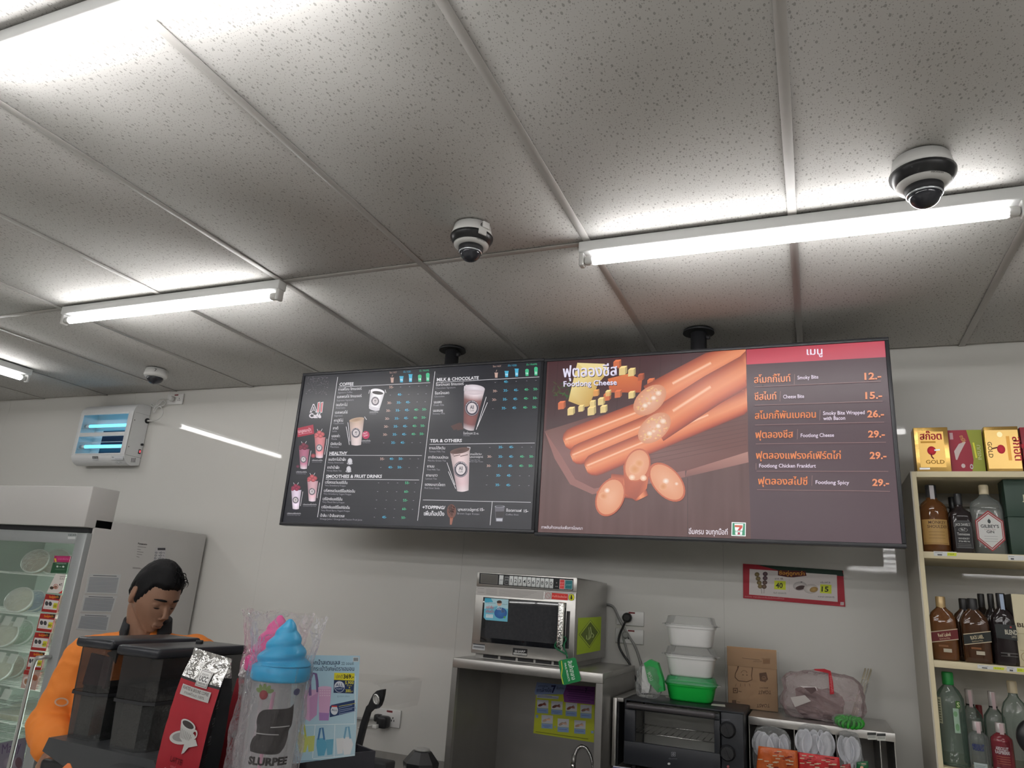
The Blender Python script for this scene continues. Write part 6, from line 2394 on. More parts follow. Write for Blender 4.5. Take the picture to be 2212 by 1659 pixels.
# control panel
p = Print((0, MYF - .0032, 0), crop=MC)
bx = [(175, 118), (1535, 205), (1528, 372), (165, 272)]
p.poly(bx, (24, 25, 27)).up()
p.poly([(192, 130), (440, 148), (434, 282), (186, 262)], (110, 108, 106)).up().poly([(200, 138), (432, 155), (427, 274), (194, 255)], (88, 86, 82))
p.layer = 1
p.poly([(1335, 210), (1408, 215), (1402, 355), (1328, 348)], (214, 196, 196)).poly([(1412, 218), (1522, 226), (1517, 360), (1406, 352)], (190, 200, 200)).up()
p.poly([(1340, 216), (1403, 220), (1397, 350), (1333, 343)], (206, 66, 66)).poly([(1417, 224), (1517, 231), (1512, 354), (1411, 347)], (36, 112, 118)).up()
p.text(1342, 268, 'STOP', 12, (236, 190, 190), w=52).text(1340, 306, 'CLEAR', 12, (236, 190, 190), w=54).text(1426, 300, 'START', 16, (150, 206, 206), w=78)
p.layer = 1
p.ell(1290, 262, 8, 9, (150, 150, 150), n=8).rect(1272, 308, 1284, 320, (150, 150, 150)).rect(1292, 309, 1306, 321, (150, 150, 150))
p.poly([(538, 168), (600, 172), (594, 292), (532, 286)], (120, 122, 124)).up().poly([(545, 188), (592, 191), (590, 218), (543, 215)], (30, 30, 34)).poly([(543, 228), (590, 231), (587, 280), (540, 276)], (30, 30, 34))
p.up().text(548, 212, 'LEVEL', 9, (200, 200, 200), w=40).text(552, 258, 'SET', 11, (180, 182, 186), w=30)
p.build('fascia_print', PAPER, mw)
p = Print((0, MYF - .0032, 0), crop=MC)
KEYM = M('key_white', (.66, .69, .69), .35, nz=(9, .02))
for i in range(11):
    if i == 0:
        u0, u1, v0, v1 = 462, 526, 150, 290
        s = 'A↕B'
    else:
        u0 = 608 + (i - 1) * 64.3
        u1 = u0 + 61
        v0, v1 = 160 + (i - 1) * 4.6, 299 + (i - 1) * 4.8
        s = '1234567890'[i - 1]
    a, c = p.at(u0 + 2, v0), p.at(u1 - 4, v1)
    kx0, kx1 = a[0], p.at(u1, v0)[0] - .0006
    kz1, kz0 = a[1], c[1]
    key = B().box(kx0, kx1, MYF - .0052, MYF - .003, kz0, kz1, bev=.0006, seg=1).build('key', KEYM, mw)
    k = Print((kx0, MYF - .0053, kz0), metric=True)
    if i:
        k.text((kx1 - kx0) / 2, (kz1 - kz0) * .30, s, (kz1 - kz0) * .40, (40, 42, 46), align='C', bold=.01)
    else:
        k.text((kx1 - kx0) / 2, (kz1 - kz0) * .42, 'A:B', (kz1 - kz0) * .16, (70, 72, 76), align='C')
    k.build('digit', PAPER, key)
# stickers on the door
p = Print((0, MYF - .0072, 0), crop=MC)
p.poly([(130, 318), (1108, 382), (1100, 506), (125, 435)], (178, 175, 172)).up()
for i in range(6):
    p.line(270, 350 + i * 15, 425, 360 + i * 15, 5, (150, 146, 144)).line(460, 362 + i * 15, 1000 - i * 40, 398 + i * 15, 5, (152, 148, 146))
for i in range(2):
    p.line(150, 340 + i * 55, 240, 346 + i * 55, 6, (140, 136, 134))
p.flush('notice_strip', PAPER, door)
p.poly([(1112, 390), (1552, 420), (1546, 520), (1106, 500)], (182, 178, 176)).up()
p.ell(1165, 450, 40, 46, (176, 120, 120), inner=.86).line(1140, 420, 1190, 482, 5, (176, 120, 120))
p.poly([(1222, 405), (1455, 424), (1450, 516), (1215, 496)], (200, 54, 48)).up().text(1228, 466, 'ห้ามใช้ ช้อนส้อมโลหะ', 20, (236, 180, 170), w=218, ang=.07)
p.layer = 1
p.ell(1505, 472, 44, 50, (60, 60, 30)).up().ell(1505, 472, 40, 46, (206, 206, 40)).up().poly([(1494, 440), (1512, 440), (1513, 478), (1524, 478), (1502, 508), (1482, 476), (1494, 476)], (30, 32, 24))
p.flush('warning_sticker', PAPER, door)
p.poly([(75, 1140), (252, 1158), (248, 1242), (68, 1222)], (176, 178, 180)).up().poly([(82, 1138), (250, 1156), (249, 1170), (80, 1152)], (50, 52, 58))
for i in range(26):
    p.line(88 + i * 6, 1172 + i * .6, 86 + i * 6, 1200 + i * .6, 2.5 + (i * 7 % 3), (70, 72, 76))
p.flush('asset_sticker', PAPER, door)
p.poly([(658, 1202), (868, 1222), (862, 1326), (650, 1304)], (22, 22, 24)).up().text(680, 1262, 'SHARP', 26, (176, 176, 176), w=158, bold=.04, ang=.05).poly([(665, 1268), (858, 1286), (856, 1316), (662, 1298)], (168, 168, 166))
p.up().text(712, 1302, 'R-7500BK', 14, (90, 90, 92), w=84, ang=.06)
p.build('name_plate', PAPER, door)
p = Print((0, MYF - .0100, 0), crop=MC)
p.poly([(250, 480), (592, 502), (578, 825), (262, 798), (232, 760)], (106, 182, 206)).up()
p.poly([(250, 480), (592, 502), (585, 640), (420, 600), (240, 640)], (176, 214, 224)).ell(480, 700, 92, 80, (56, 110, 170), rim=(40, 86, 150)).poly([(250, 480), (340, 486), (370, 540), (250, 545)], (60, 160, 190)).up()
p.ell(462, 560, 34, 36, (214, 172, 150)).up().ell(460, 538, 36, 22, (70, 56, 52)).poly([(426, 540), (496, 545), (494, 558), (428, 556)], (70, 56, 52))
p.text(266, 556, 'เหงื่อออกมาก', 12, (70, 110, 140), w=140, ang=.05).text(268, 632, 'อย่าลืม', 30, (190, 70, 90), w=110, bold=.02, ang=.05).text(266, 690, 'เติมน้ำ', 30, (190, 70, 90), w=108, bold=.02, ang=.05)
p.text(425, 650, 'ดื่ม', 34, (226, 232, 238), w=64, bold=.02, ang=.08).text(490, 690, 'น้ำ', 34, (226, 232, 238), w=46, bold=.02, ang=.08).poly([(270, 712), (372, 720), (368, 772), (262, 765)], (206, 226, 234)).text(278, 732, 'ดื่มน้ำสะอาด', 9, (70, 110, 150), w=86)
p.text(505, 580, 'ให้พอดี', 10, (70, 110, 140), w=70).ell(536, 760, 14, 16, (90, 170, 80))
p.build('blue_sticker', PAPER, door)
# bright green-yellow sheet on the side
p = Print((MX1 + .0006, 0, 0), u=(0, 1, 0), v=(0, 0, 1), crop=MC)
cn = [(1602, 770), (1938, 752), (1922, 1240), (1578, 1305)]
p.poly(cn, (178, 206, 40)).up()
p.poly([(1778, 795), (1918, 975), (1765, 1208), (1608, 1012)], (96, 118, 30)).up().poly([(1778, 806), (1908, 976), (1766, 1196), (1618, 1012)], (188, 212, 52)).up().poly([(1778, 826), (1890, 978), (1767, 1176), (1636, 1012)], (98, 118, 34)).up()
for pts_ in (((1722, 1020), (1724, 1075), (1745, 1085), (1758, 1050), (1760, 960), (1752, 905)), ((1758, 1080), (1778, 1050), (1790, 985), (1778, 900)), ((1800, 985), (1825, 1020), (1815, 1050), (1795, 1045))):
    p.ribbon(list(pts_), [5, 7, 6, 6, 5, 3][:len(pts_)], [(-1, (206, 222, 150)), (1, (206, 222, 150))])
p.build('halal_sheet', PAPER, mw)

# hanging green tag
tg = thing('hanging_tag', 'green tag with white lettering hanging from the microwave handle', 'tag', PY(1230, 1480, 2.655))
TC = (940, 1200, 500 / 1807)
TYp = HYF - .008
p = Print((0, TYp, 0), crop=TC)
cn = [(972, 818), (1088, 796), (1098, 806), (1138, 968), (1130, 982), (1004, 1012), (992, 1002), (962, 830)]
pts = [p.at(*a) for a in cn]
B().loft([[(a, TYp, z) for a, z in pts], [(a, TYp + .0025, z) for a, z in pts]], smooth=False).build('card', M('tag_green', rgb(20, 122, 66), .35, nz=(9, .04)), tg)
p.up().ribbon([(985, 822), (992, 880), (985, 940), (1000, 1004)], 3.5, [(-1, (190, 196, 60)), (1, (190, 196, 60))])
p.text(1034, 826, 'สินค้าฮาลาล', 26, (220, 232, 224), w=150, bold=.02, ang=math.pi / 2 - .22).text(1008, 840, 'HALAL PRODUCTS', 13, (220, 232, 224), w=146, bold=.02, ang=math.pi / 2 - .22)
p.build('print', PAPER, tg)
hh = Vector(((hx0 + hx1) / 2, MYF - .036, p.at(1030, 780)[1]))
B().tube(smooth_path([PY(940 + 1030 * .2767, 1200 + 800 * .2767, TYp), PY(940 + 1025 * .2767, 1200 + 765 * .2767, TYp - .002), (hx1 + .004, MYF - .030, hz0 + .020), (hx1 + .006, MYF - .012, hz0 + .045), ((hx0 + hx1) / 2, MYF - .012, hz0 + .05), (hx0 - .003, MYF - .02, hz0 + .03), (hx0 + .0, MYF - .037, hz0 + .012), PY(940 + 1020 * .2767, 1200 + 770 * .2767, TYp)], 5), .0032, n=6).build('strap', M('tag_strap', rgb(16, 96, 60), .5, nz=(12, .1)), tg)

# ================================================================ twin wall sockets with plug and cables
SCX = (940, 1200, 500 / 1807)


def sp(u, v, dy=0.0):
    return PY(SCX[0] + u * SCX[2], SCX[1] + v * SCX[2], WALL_Y - dy)


a, c = sp(1420, 425), sp(1632, 556)
sA = socket('wall_socket', 'upper of two stacked wall sockets right of the microwave', a.x, c.x, c.z, a.z, ((.42, .5),))
a2, c2 = sp(1412, 560), sp(1630, 698)
sB = socket('wall_socket', 'lower of two stacked wall sockets right of the microwave', a2.x, c2.x, c2.z, a2.z - .002, ((.42, .45),))
pg2 = thing('power_plug', 'round black plug with cord hanging down behind the toaster oven', 'plug', sp(1500, 485, .02))
q = sp(1500, 485, .02)
B().lathe([(.010, 0), (.020, .002), (.020, .018), (.013, .026)], n=18, mtx=Matrix.Translation((q.x, WALL_Y - .0115, q.z)) @ Matrix.Rotation(math.pi / 2, 4, 'X')).build('plug_body', BLK, pg2)
B().tube(smooth_path([sp(1490, 500, .036), sp(1472, 545, .035), sp(1440, 620, .03), sp(1432, 690, .03), sp(1460, 760, .03), sp(1520, 850, .03), sp(1560, 950, .03), sp(1615, 1060, .03)], 5), .0045, n=8).build('cord', BLK, pg2)
gc = thing('grey_cable', 'pair of grey cables running down the wall behind the microwave', 'cable', sp(1500, 800, .01))
GRC = M('grey_cable', (.32, .32, .31), .5)
B().tube(smooth_path([(MX1 - .02, WALL_Y - .016, sp(1370, 380).z), sp(1390, 400, .012), sp(1440, 500, .020), sp(1500, 610, .020), sp(1560, 710, .012), sp(1600, 830, .012), sp(1625, 960, .012)], 5), .005, n=8).build('cable', GRC, gc)
B().tube(smooth_path([sp(1490, 625, .022), sp(1468, 640, .02), sp(1490, 720, .012), sp(1515, 830, .012), sp(1530, 1000, .012), sp(1560, 1040, .012)], 5), .0045, n=8).build('second_cable', GRC, gc)
B().lathe([(.008, 0), (.014, .002), (.014, .012), (.009, .018)], n=16, mtx=Matrix.Translation((sp(1495, 620).x, WALL_Y - .0115, sp(1495, 620).z)) @ Matrix.Rotation(math.pi / 2, 4, 'X')).build('grey_plug', GRC, gc)

# dark jar with faceted lid at the foot of the wall
JY = 2.50
q = PY(910, 1640, JY)
jar = thing('syrup_jar', 'clear jar with faceted black lid left of the sink cabinet', 'jar', (q.x, JY, .896))
lz = PY(905, 1650, JY).z
jr = .062
B().lathe([(jr * .8, .001), (jr * .86, .004), (jr * .86, lz - .896 - .012), (jr * .8, lz - .896 - .004)], (q.x, JY, .896), n=16, power=5, rot=.2).build('jar_body', film('jar_clear', (.6, .6, .58), .30, .06, 2, .02), jar)
B().lathe([(jr * .98, -.012), (jr * 1.02, .0), (jr * 1.02, .008), (jr * .55, .042), (jr * .50, .044)], (q.x, JY, lz), n=8, smooth=False).build('lid', BLK, jar)
B().lathe([(jr * .46, .044), (jr * .44, .050), (jr * .3, .052)], (q.x, JY, lz), n=12).build('lid_cap', M('grey_cap', (.3, .3, .29), .3, nz=(9, .05)), jar)

# ================================================================ steel table, toaster oven
TZ = 1.063
tbl = thing('steel_table', 'stainless table under the toaster oven', 'table', (-.3, 2.85, 0))
B().box(-.672, .23, 2.56, 3.165, TZ - .03, TZ, bev=.003).build('table_top', STEEL, tbl)
p = Print((0, 2.5597, 0), crop=(1300, 1300, 680 / 2212))
p.poly([(80, 1152), (300, 1180), (300, 1210), (78, 1190)], (176, 178, 190)).up().poly([(80, 1160), (300, 1188), (300, 1196), (79, 1170)], (60, 64, 110))
p.build('table_label', PAPER, tbl)
for x in (-.65, .20):
    for y in (2.6, 3.14):
        B().cyl((x, y, 0), (x, y, TZ - .03), .018, n=12).build('leg', STEEL, tbl)
# steel post and side unit with blacked-in void between cabinet and oven
pu = thing('steel_shelf_unit', 'steel side unit with a blacked-in void between the sink cabinet and the toaster oven', 'shelf unit', (-.68, 2.9, 0))
z_p = PY(1440, 1510, 2.80).z
B().box(-.69, -.676, 2.74, 2.755, TZ + .001, 1.285, bev=.001).build('post', STEEL, pu)
B().box(-.69, -.655, 2.755, 3.165, 1.272, 1.285, bev=.001).build('ledge', STEELD, pu)
B().box(-.69, -.672, 2.76, 3.16, TZ + .001, 1.271).build('side_panel', BLKM, pu)  # black sheet standing in for the shaded void under the ledge

OX0, OX1, OYF, OYB, OZ0, OZ1 = -.640, -.239, 2.70, 2.965, 1.083, 1.289
OC = (1300, 1300, 680 / 2212)
ov = thing('toaster_oven', 'black toaster oven with glass door and two knobs on the steel table', 'oven', ((OX0 + OX1) / 2, 2.83, TZ))
OVB = M('oven_black', (.011, .013, .018), .42, nz=(14, .08))
sh = B()
sh.box(OX0, OX1, OYF + .012, OYB, OZ1 - .006, OZ1, bev=.004)
sh.box(OX0, OX0 + .006, OYF + .012, OYB, OZ0, OZ1 - .004)
sh.box(OX1 - .006, OX1, OYF + .012, OYB, OZ0, OZ1 - .004)
sh.box(OX0 + .006, OX1 - .006, OYB - .006, OYB, OZ0, OZ1 - .006)
sh.box(OX0 + .006, OX1 - .006, OYF + .012, OYB - .006, OZ0, OZ0 + .012)
sh.build('shell', OVB, ov)
XD = PY(1300 + 832 * .3074, 1300 + 900 * .3074, OYF).x
INOV = M('oven_inside', (.34, .34, .32), .4, metal=.4, nz=(12, .15))
B().box(OX0 + .02, XD - .01, OYB - .012, OYB - .0065, OZ0 + .015, OZ1 - .012).build('inner_back', INOV, ov)
B().box(OX0 + .010, OX0 + .014, OYF + .015, OYB - .012, OZ0 + .015, OZ1 - .012).build('inner_side', INOV, ov)
B().box(XD - .008, XD - .004, OYF + .015, OYB - .012, OZ0 + .015, OZ1 - .012).build('inner_side', INOV, ov)
B().box(OX0 + .014, XD - .008, OYF + .015, OYB - .012, OZ0 + .0125, OZ0 + .016).build('inner_floor', INOV, ov)
p = Print((0, OYF, 0), crop=OC)
gx0, gx1 = p.at(236, 900)[0], p.at(790, 900)[0]
gz1, gz0 = p.at(510, 800)[1] + .003, p.at(510, 1022)[1]
dr2 = B()
dr2.box(OX0 + .004, XD, OYF - .004, OYF + .012, gz1, OZ1 - .012, bev=.002)
dr2.box(OX0 + .004, XD, OYF - .004, OYF + .012, OZ0 + .002, gz0, bev=.002)
dr2.box(OX0 + .004, gx0, OYF - .004, OYF + .012, gz0, gz1, bev=.002)
dr2.box(gx1, XD, OYF - .004, OYF + .012, gz0, gz1, bev=.002)
door2 = dr2.build('door', OVB, ov)
B().box(gx0 - .004, gx1 + .004, OYF + .002, OYF + .005, gz0 - .004, gz1 + .004).build('door_glass', film('oven_glass', (.7, .72, .7), .06, .05, 1, 0, True), door2)
B().box(OX0 + .012, XD - .012, OYF - .030, OYF - .012, gz1 + .006, gz1 + .024, bev=.007, seg=3).box(OX0 + .02, OX0 + .032, OYF - .014, OYF - .003, gz1 + .009, gz1 + .021).box(XD - .032, XD - .02, OYF - .014, OYF - .003, gz1 + .009, gz1 + .021).build('door_handle', M('oven_handle', (.05, .046, .05), .35, nz=(9, .1)), door2)
rk = B()
rz = p.at(500, 975)[1] + .006
rk.cyl((OX0 + .02, OYF + .03, rz), (XD - .015, OYF + .03, rz), .0022, n=6).cyl((OX0 + .02, OYB - .03, rz), (XD - .015, OYB - .03, rz), .0022, n=6)
for k in range(14):
    x = OX0 + .025 + k * (XD - OX0 - .045) / 13
    rk.cyl((x, OYF + .03, rz), (x, OYB - .03, rz), .0014, n=5)
rk.build('wire_rack', CHROME, ov)
B().box(XD + .002, OX1, OYF, OYF + .012, OZ0, OZ1 - .004, bev=.003).build('control_panel', OVB, ov)
for i, (u, v, r) in enumerate(((885, 898, 48), (885, 1062, 46))):
    q = PY(OC[0] + u * OC[2], OC[1] + v * OC[2], OYF)
    rr = r * OC[2] / 1555 * 2.75
    B().lathe([(rr, 0), (rr, .006), (rr * .82, .010), (rr * .78, .018)], n=24, mtx=Matrix.Translation((q.x, OYF - .0005, q.z)) @ Matrix.Rotation(math.pi / 2, 4, 'X')).box(-.0015, .0015, -rr * .7, rr * .7, .018, .022, mtx=Matrix.Translation((q.x, OYF - .0005, q.z)) @ Matrix.Rotation(math.pi / 2, 4, 'X') @ Matrix.Rotation(.4, 4, 'Z')).build('knob', BLK, ov)
p = Print((0, OYF - .0042, 0), crop=OC)
p.rect(488, 1056, 518, 1086, (130, 130, 136)).up().rect(491, 1059, 515, 1083, (24, 26, 34)).up().ell(503, 1071, 8, 9, (130, 130, 136), inner=.4).text(472, 1106, 'Electrolux', 9, (110, 112, 120), w=58)
p.o = Vector((0, OYF - .0043, 0))
p.flush('brand_mark', PAPER, ov)
p.text(836, 832, 'Temperature', 7, (120, 122, 130), w=66).ell(887, 1158, 9, 9, (150, 80, 84))
p.flush('knob_text', PAPER, ov)
p.ell(472, 1138, 10, 8, (190, 190, 188), n=10)
p.o = Vector((0, OYF - .0043, 0))
p.build('white_dot', PAPER, ov)
for x in (OX0 + .03, OX1 - .03):
    for y in (OYF + .04, OYB - .04):
        B().cyl((x, y, TZ + .0005), (x, y, OZ0), .010, n=10).build('foot', BLK, ov)
p = Print((0, 0, OZ1 + .0002), u=(1, 0, 0), v=(0, 1, 0), crop=OC)
for cn in (((268, 652), (352, 655), (362, 668), (262, 664)), ((445, 662), (712, 692), (705, 704), (452, 672)), ((772, 716), (865, 722), (868, 738), (768, 728))):
    p.poly(cn, (206, 206, 196))
p.build('top_labels', PAPER, ov)

# ---------------------------------------------------------------- plastic food boxes stacked on the oven
BOXW = M('box_white', (.74, .74, .73), .4, nz=(8, .02))
BOXG = M('box_green', rgb(24, 176, 66), .4, nz=(8, .03))
LIDC = film('box_lid', (.70, .71, .69), .22, .15, 3, .05)
BYc = 2.885
bxc = PY(1493, 1400, BYc).x
zb = [OZ1 + .0005, PY(1493, 1458, BYc).z - .004, PY(1493, 1394, BYc).z - .004, PY(1493, 1331, BYc).z]
for i, (mt_, lb) in enumerate(((BOXG, 'green lidded food box at the bottom of the stack on the toaster oven'), (BOXW, 'white lidded food box in the middle of the stack on the toaster oven'), (BOXW, 'white lidded food box on top of the stack on the toaster oven'))):
    z0_, z1_ = zb[i], zb[i + 1] - .0008
    H_ = z1_ - z0_
    t = thing('food_box', lb, 'food box', (bxc, BYc, z0_), group='stacked plastic food boxes')
    r = .088
    B().lathe([(r * .80, 0), (r * .86, .006), (r * .96, H_ * .60), (r * .97, H_ * .62)], (bxc, BYc, z0_), n=32, power=4.5, sy=.72).build('box_body', mt_, t)
    B().lathe([(r * .99, H_ * .60), (r * 1.01, H_ * .62), (r * 1.01, H_ * .70), (r * .985, H_ * .71)], (bxc, BYc, z0_), n=32, power=4.5, sy=.72, cap=False).build('rim', mt_ if i == 0 else BOXW, t)
    B().lathe([(r * 1.06, H_ * .68), (r * 1.06, H_ * .73), (r * 1.0, H_ * .76), (r * .93, H_ * .98), (r * .84, H_)], (bxc, BYc, z0_), n=32, power=4.5, sy=.72).build('lid', LIDC if i else film('green_lid', (.12, .62, .26), .45, .15, 3, .05), t)
    for s in (-1, 1):
        b = B()
        b.box(bxc + s * r * 1.04 - .012, bxc + s * r * 1.04 + .012, BYc - .03, BYc + .03, z0_ + H_ * .69, z0_ + H_ * .72, bev=.004)
        b.build('lid_tab', LIDC, t)

# green packet in clear bag left of the boxes
GY = 2.80
gp = thing('green_packet', 'green packet in a crumpled clear bag on the toaster oven, left of the boxes', 'packet', (-.575, GY, OZ1))
p = Print((0, GY, 0), crop=OC)
o1 = [(300, 430), (340, 405), (395, 430), (430, 540), (440, 625), (395, 635), (330, 560)]
P2 = [p.at(*a) for a in o1]
B().prism([(x, max(z, OZ1 + .003)) for x, z in P2], .035, Matrix.Translation((0, GY - .01, 0))).build('packet', M('packet_green', rgb(30, 150, 70), .4, nz=(10, .1)), gp)
o2 = [(285, 450), (302, 445), (345, 570), (330, 640), (280, 640)]
P2 = [p.at(*a) for a in o2]
B().prism([(x, max(z, OZ1 + .003)) for x, z in P2], .03, Matrix.Translation((0, GY - .004, 0))).build('white_side', BOXW, gp)
pp = Print((0, GY - .0102, 0), crop=OC)
pp.text(318, 500, 'พรม', 24, (206, 226, 210), w=60, ang=1.2)
pp.build('packet_print', PAPER, gp)


def crumple(name, parent, c, rad, seed, mat, nz_amp=.012, base=None, seg=26, rings=18, power=2.6):
    """closed crumpled film bag standing on z=base"""
    b = B()
    loops = []
    for j in range(1, rings):
        ph = math.pi * j / rings
        lp = []
        for i in range(seg):
            th = 2 * math.pi * i / seg
            d = Vector((math.sin(ph) * math.cos(th), math.sin(ph) * math.sin(th), math.cos(ph)))
            k = (abs(d.x) ** power + abs(d.y) ** power + abs(d.z) ** power) ** (-1 / power)
            n1 = mnoise.noise(d * 2.3 + Vector((seed, 0, 0))) * nz_amp * 1.2 + mnoise.noise(d * 7 + Vector((seed, 3, 0))) * nz_amp * .7
            q = Vector((d.x * k * rad[0], d.y * k * rad[1], d.z * k * rad[2])) + d * n1
            q = q + Vector(c)
            if base is not None:
                q.z = max(q.z, base)
            lp.append(q)
        loops.append(lp)
    b.loft(loops, smooth=False)
    return b.build(name, mat, parent)


FILM2 = film('clear_bag', (.82, .84, .84), .10, .10, 55, .9)
crumple('clear_bag', gp, (-.575, GY + .008, OZ1 + .055), (.046, .030, .060), 2.0, FILM2, .010, OZ1 + .001)

# ================================================================ steel cutlery rack with things on top
RZ1 = 1.270
rkY = PZ(1640, 1549, RZ1).y
RX0_, RX1_ = PZ(1608, 1546, RZ1).x, PY(1934, 1595, rkY).x
RX0_ = max(RX0_, OX1 + .006)
rack = thing('cutlery_rack', 'stainless cutlery rack with dividers beside the toaster oven', 'rack', ((RX0_ + RX1_) / 2, 2.95, TZ))
B().box(RX0_, RX1_, rkY, 3.16, RZ1 - .003, RZ1, bev=.001).build('top_sheet', STEEL, rack)
B().box(RX0_, RX1_, rkY - .0012, rkY + .0008, RZ1 - .026, RZ1 - .0005, bev=.0005).build('front_lip', STEEL, rack)
B().box(RX0_ + .002, RX1_ - .002, 3.155, 3.16, TZ + .001, RZ1 - .003).build('back_sheet', STEELD, rack)
for u in (1614, 1716, 1806, 1900, 1932):
    x = PY(u, 1590, rkY).x
    x = min(max(x, RX0_ + .002), RX1_ - .003)
    B().box(x - .0012, x + .0012, rkY + .002, 3.155, TZ + .001, RZ1 - .003).build('divider', STEEL, rack)
p = Print((0, rkY - .0014, 0), crop=(1600, 1430, 360 / 2212))
for u in (1680, 1806):
    w = 118
    p.rect(u, 935 + (u - 1680) * .1, u + w, 972 + (u - 1680) * .1, (54, 56, 56)).up().rect(u + 6, 972 + (u - 1680) * .1, u + w, 1032 + (u - 1680) * .1, (196, 198, 192)).up()
    for k in range(18):
        p.line(u + 14 + k * 5.6, 978 + (u - 1680) * .1, u + 13 + k * 5.6, 1012 + (u - 1680) * .1, 2.2, (90, 92, 90))
    p.layer = 0
p.build('barcode_labels', PAPER, rack)

# bags of white spoons in the compartments
SPOON = M('spoon_white', (.70, .71, .76), .3, nz=(10, .03))


def spoon_mesh():
    b = B()
    loops = []
    for k in range(12):
        f = k / 11
        z = -.026 + .052 * f
        w = .0165 * math.sin(math.pi * min(1, max(.03, (f * .92 + .06)))) ** .6
        dp = .007 * math.sin(math.pi * f)
        loops.append([(w * s, dp * (1 - s * s) + .0, z) for s in (-1, -.6, -.2, .2, .6, 1)] + [(w * s, dp * (1 - s * s) + .0011, z) for s in (1, .6, .2, -.2, -.6, -1)])
    b.loft(loops)
    b.box(-.0035, .0035, -.0002, .0016, -.074, -.023, bev=.0006, seg=1)
    return b


sp_me = None
rnd = random.Random(21)
for bi, (u0, u1, vtop, lb, nsp) in enumerate(((1624, 1712, 1572, 'bag of white plastic spoons in the left rack compartment', 8), (1719, 1803, 1566, 'bag of white plastic spoons in the middle rack compartment', 10), (1809, 1862, 1580, 'bag of white plastic spoons in the right rack compartment', 4))):
    x0_, x1_ = PY(u0, 1610, rkY - .02).x, PY(u1, 1610, rkY - .02).x
    zt = PY((u0 + u1) / 2, vtop, rkY - .02).z
    t = thing('spoon_bag', lb, 'spoons', ((x0_ + x1_) / 2, rkY - .02, TZ + .001), group='bags of plastic spoons')
    xc, hw = (x0_ + x1_) / 2, (x1_ - x0_) / 2
    for k in range(nsp):
        f = (k + .5) / nsp
        if sp_me is None:
            ob = spoon_mesh().build('spoon', SPOON, t)
            sp_me = ob.data
        else:
            ob = mesh_obj('spoon', sp_me, None, t)
        ob.location = (xc - hw * .72 + 2 * hw * .72 * f, rkY - .016 - .005 * (k % 3), zt - .050 - rnd.random() * .016)
        ob.scale = (1.45, 1.2, 1.45)
        ob.rotation_euler = (rnd.uniform(-.12, .05), rnd.uniform(-.16, .16), rnd.uniform(-.9, .9))
    crumple('clear_bag', t, (xc, rkY - .021, (zt + TZ) / 2 + .002), (hw * .93, .013, (zt - TZ) / 2 - .002), 5.0 + bi, FILM2, .005, TZ + .002, power=4)

# sauce packets at the front
for i, (cn, c, lb) in enumerate(((((235, 1115), (752, 1180), (765, 1440), (205, 1440)), (186, 88, 36), 'orange strip of sauce sachets standing before the spoon bags'),
                                 (((755, 1195), (1305, 1268), (1330, 1480), (765, 1440)), (186, 40, 44), 'red strip of sauce sachets standing before the spoon bags'),
                                 (((1340, 1365), (1455, 1350), (1480, 1480), (1340, 1490)), (150, 40, 44), 'small dark red sachet at the foot of the rack'),
                                 (((1540, 1330), (1690, 1315), (1705, 1480), (1530, 1480)), (20, 90, 50), 'small green sachet at the foot of the rack'))):
    yy = rkY - .068 + .007 * i
    p = Print((0, yy, 0), crop=(1600, 1430, 360 / 2212))
    pts = [p.at(*a) for a in cn]
    t = thing('sauce_sachet', lb, 'sachet', (pts[3][0], yy, TZ), group='sauce sachets before the rack')
    # pillowed strip, standing on the table
    b = B()
    loops = []
    for j in range(9):
        f = j / 8
        a = Vector(pts[0]).lerp(Vector(pts[3]), f)
        c2_ = Vector(pts[1]).lerp(Vector(pts[2]), f)
        if j == 8:
            a.y = c2_.y = TZ + .001
        lp = []
        for k in range(15):
            g = k / 14
            q = a.lerp(c2_, g)
            pz_ = .006 * abs(math.sin(math.pi * g * (3 if i < 2 else 1))) * abs(math.sin(math.pi * min(1, f * 1.0 + .05))) + .0015 * mnoise.noise(Vector((g * 9, f * 9, i)))
            lp.append((q.x, yy - pz_, max(q.y, TZ + .001)))
        lp += [(q_[0], yy + .004, q_[2]) for q_ in reversed(lp)]
        loops.append(lp)
    b.loft(loops)
    b.build('sachet_body', M('sachet_%d' % i, rgb(*c), .28, nz=(40, .35), bump=(60, .6, (1, 1, 1), .004)), t)
    p.up(60)
    rn = random.Random(i)
    for k in range(26 if i < 2 else 3):
        g, f = rn.uniform(.08, .92), rn.uniform(.1, .95)
        a = Vector(cn[0]).lerp(Vector(cn[3]), f).lerp(Vector(cn[1]).lerp(Vector(cn[2]), f), g)
        p.poly([(a.x - 32, a.y - 8), (a.x + 30, a.y - 4), (a.x + 28, a.y + 9), (a.x - 30, a.y + 6)], (196, 176, 150) if k % 3 else (120, 30, 24))
    if i == 3:
        p.ell(1605, 1395, 22, 20, (226, 170, 140)).ell(1600, 1410, 14, 10, (200, 210, 200))
    p.build('sachet_print', PAPER, t)

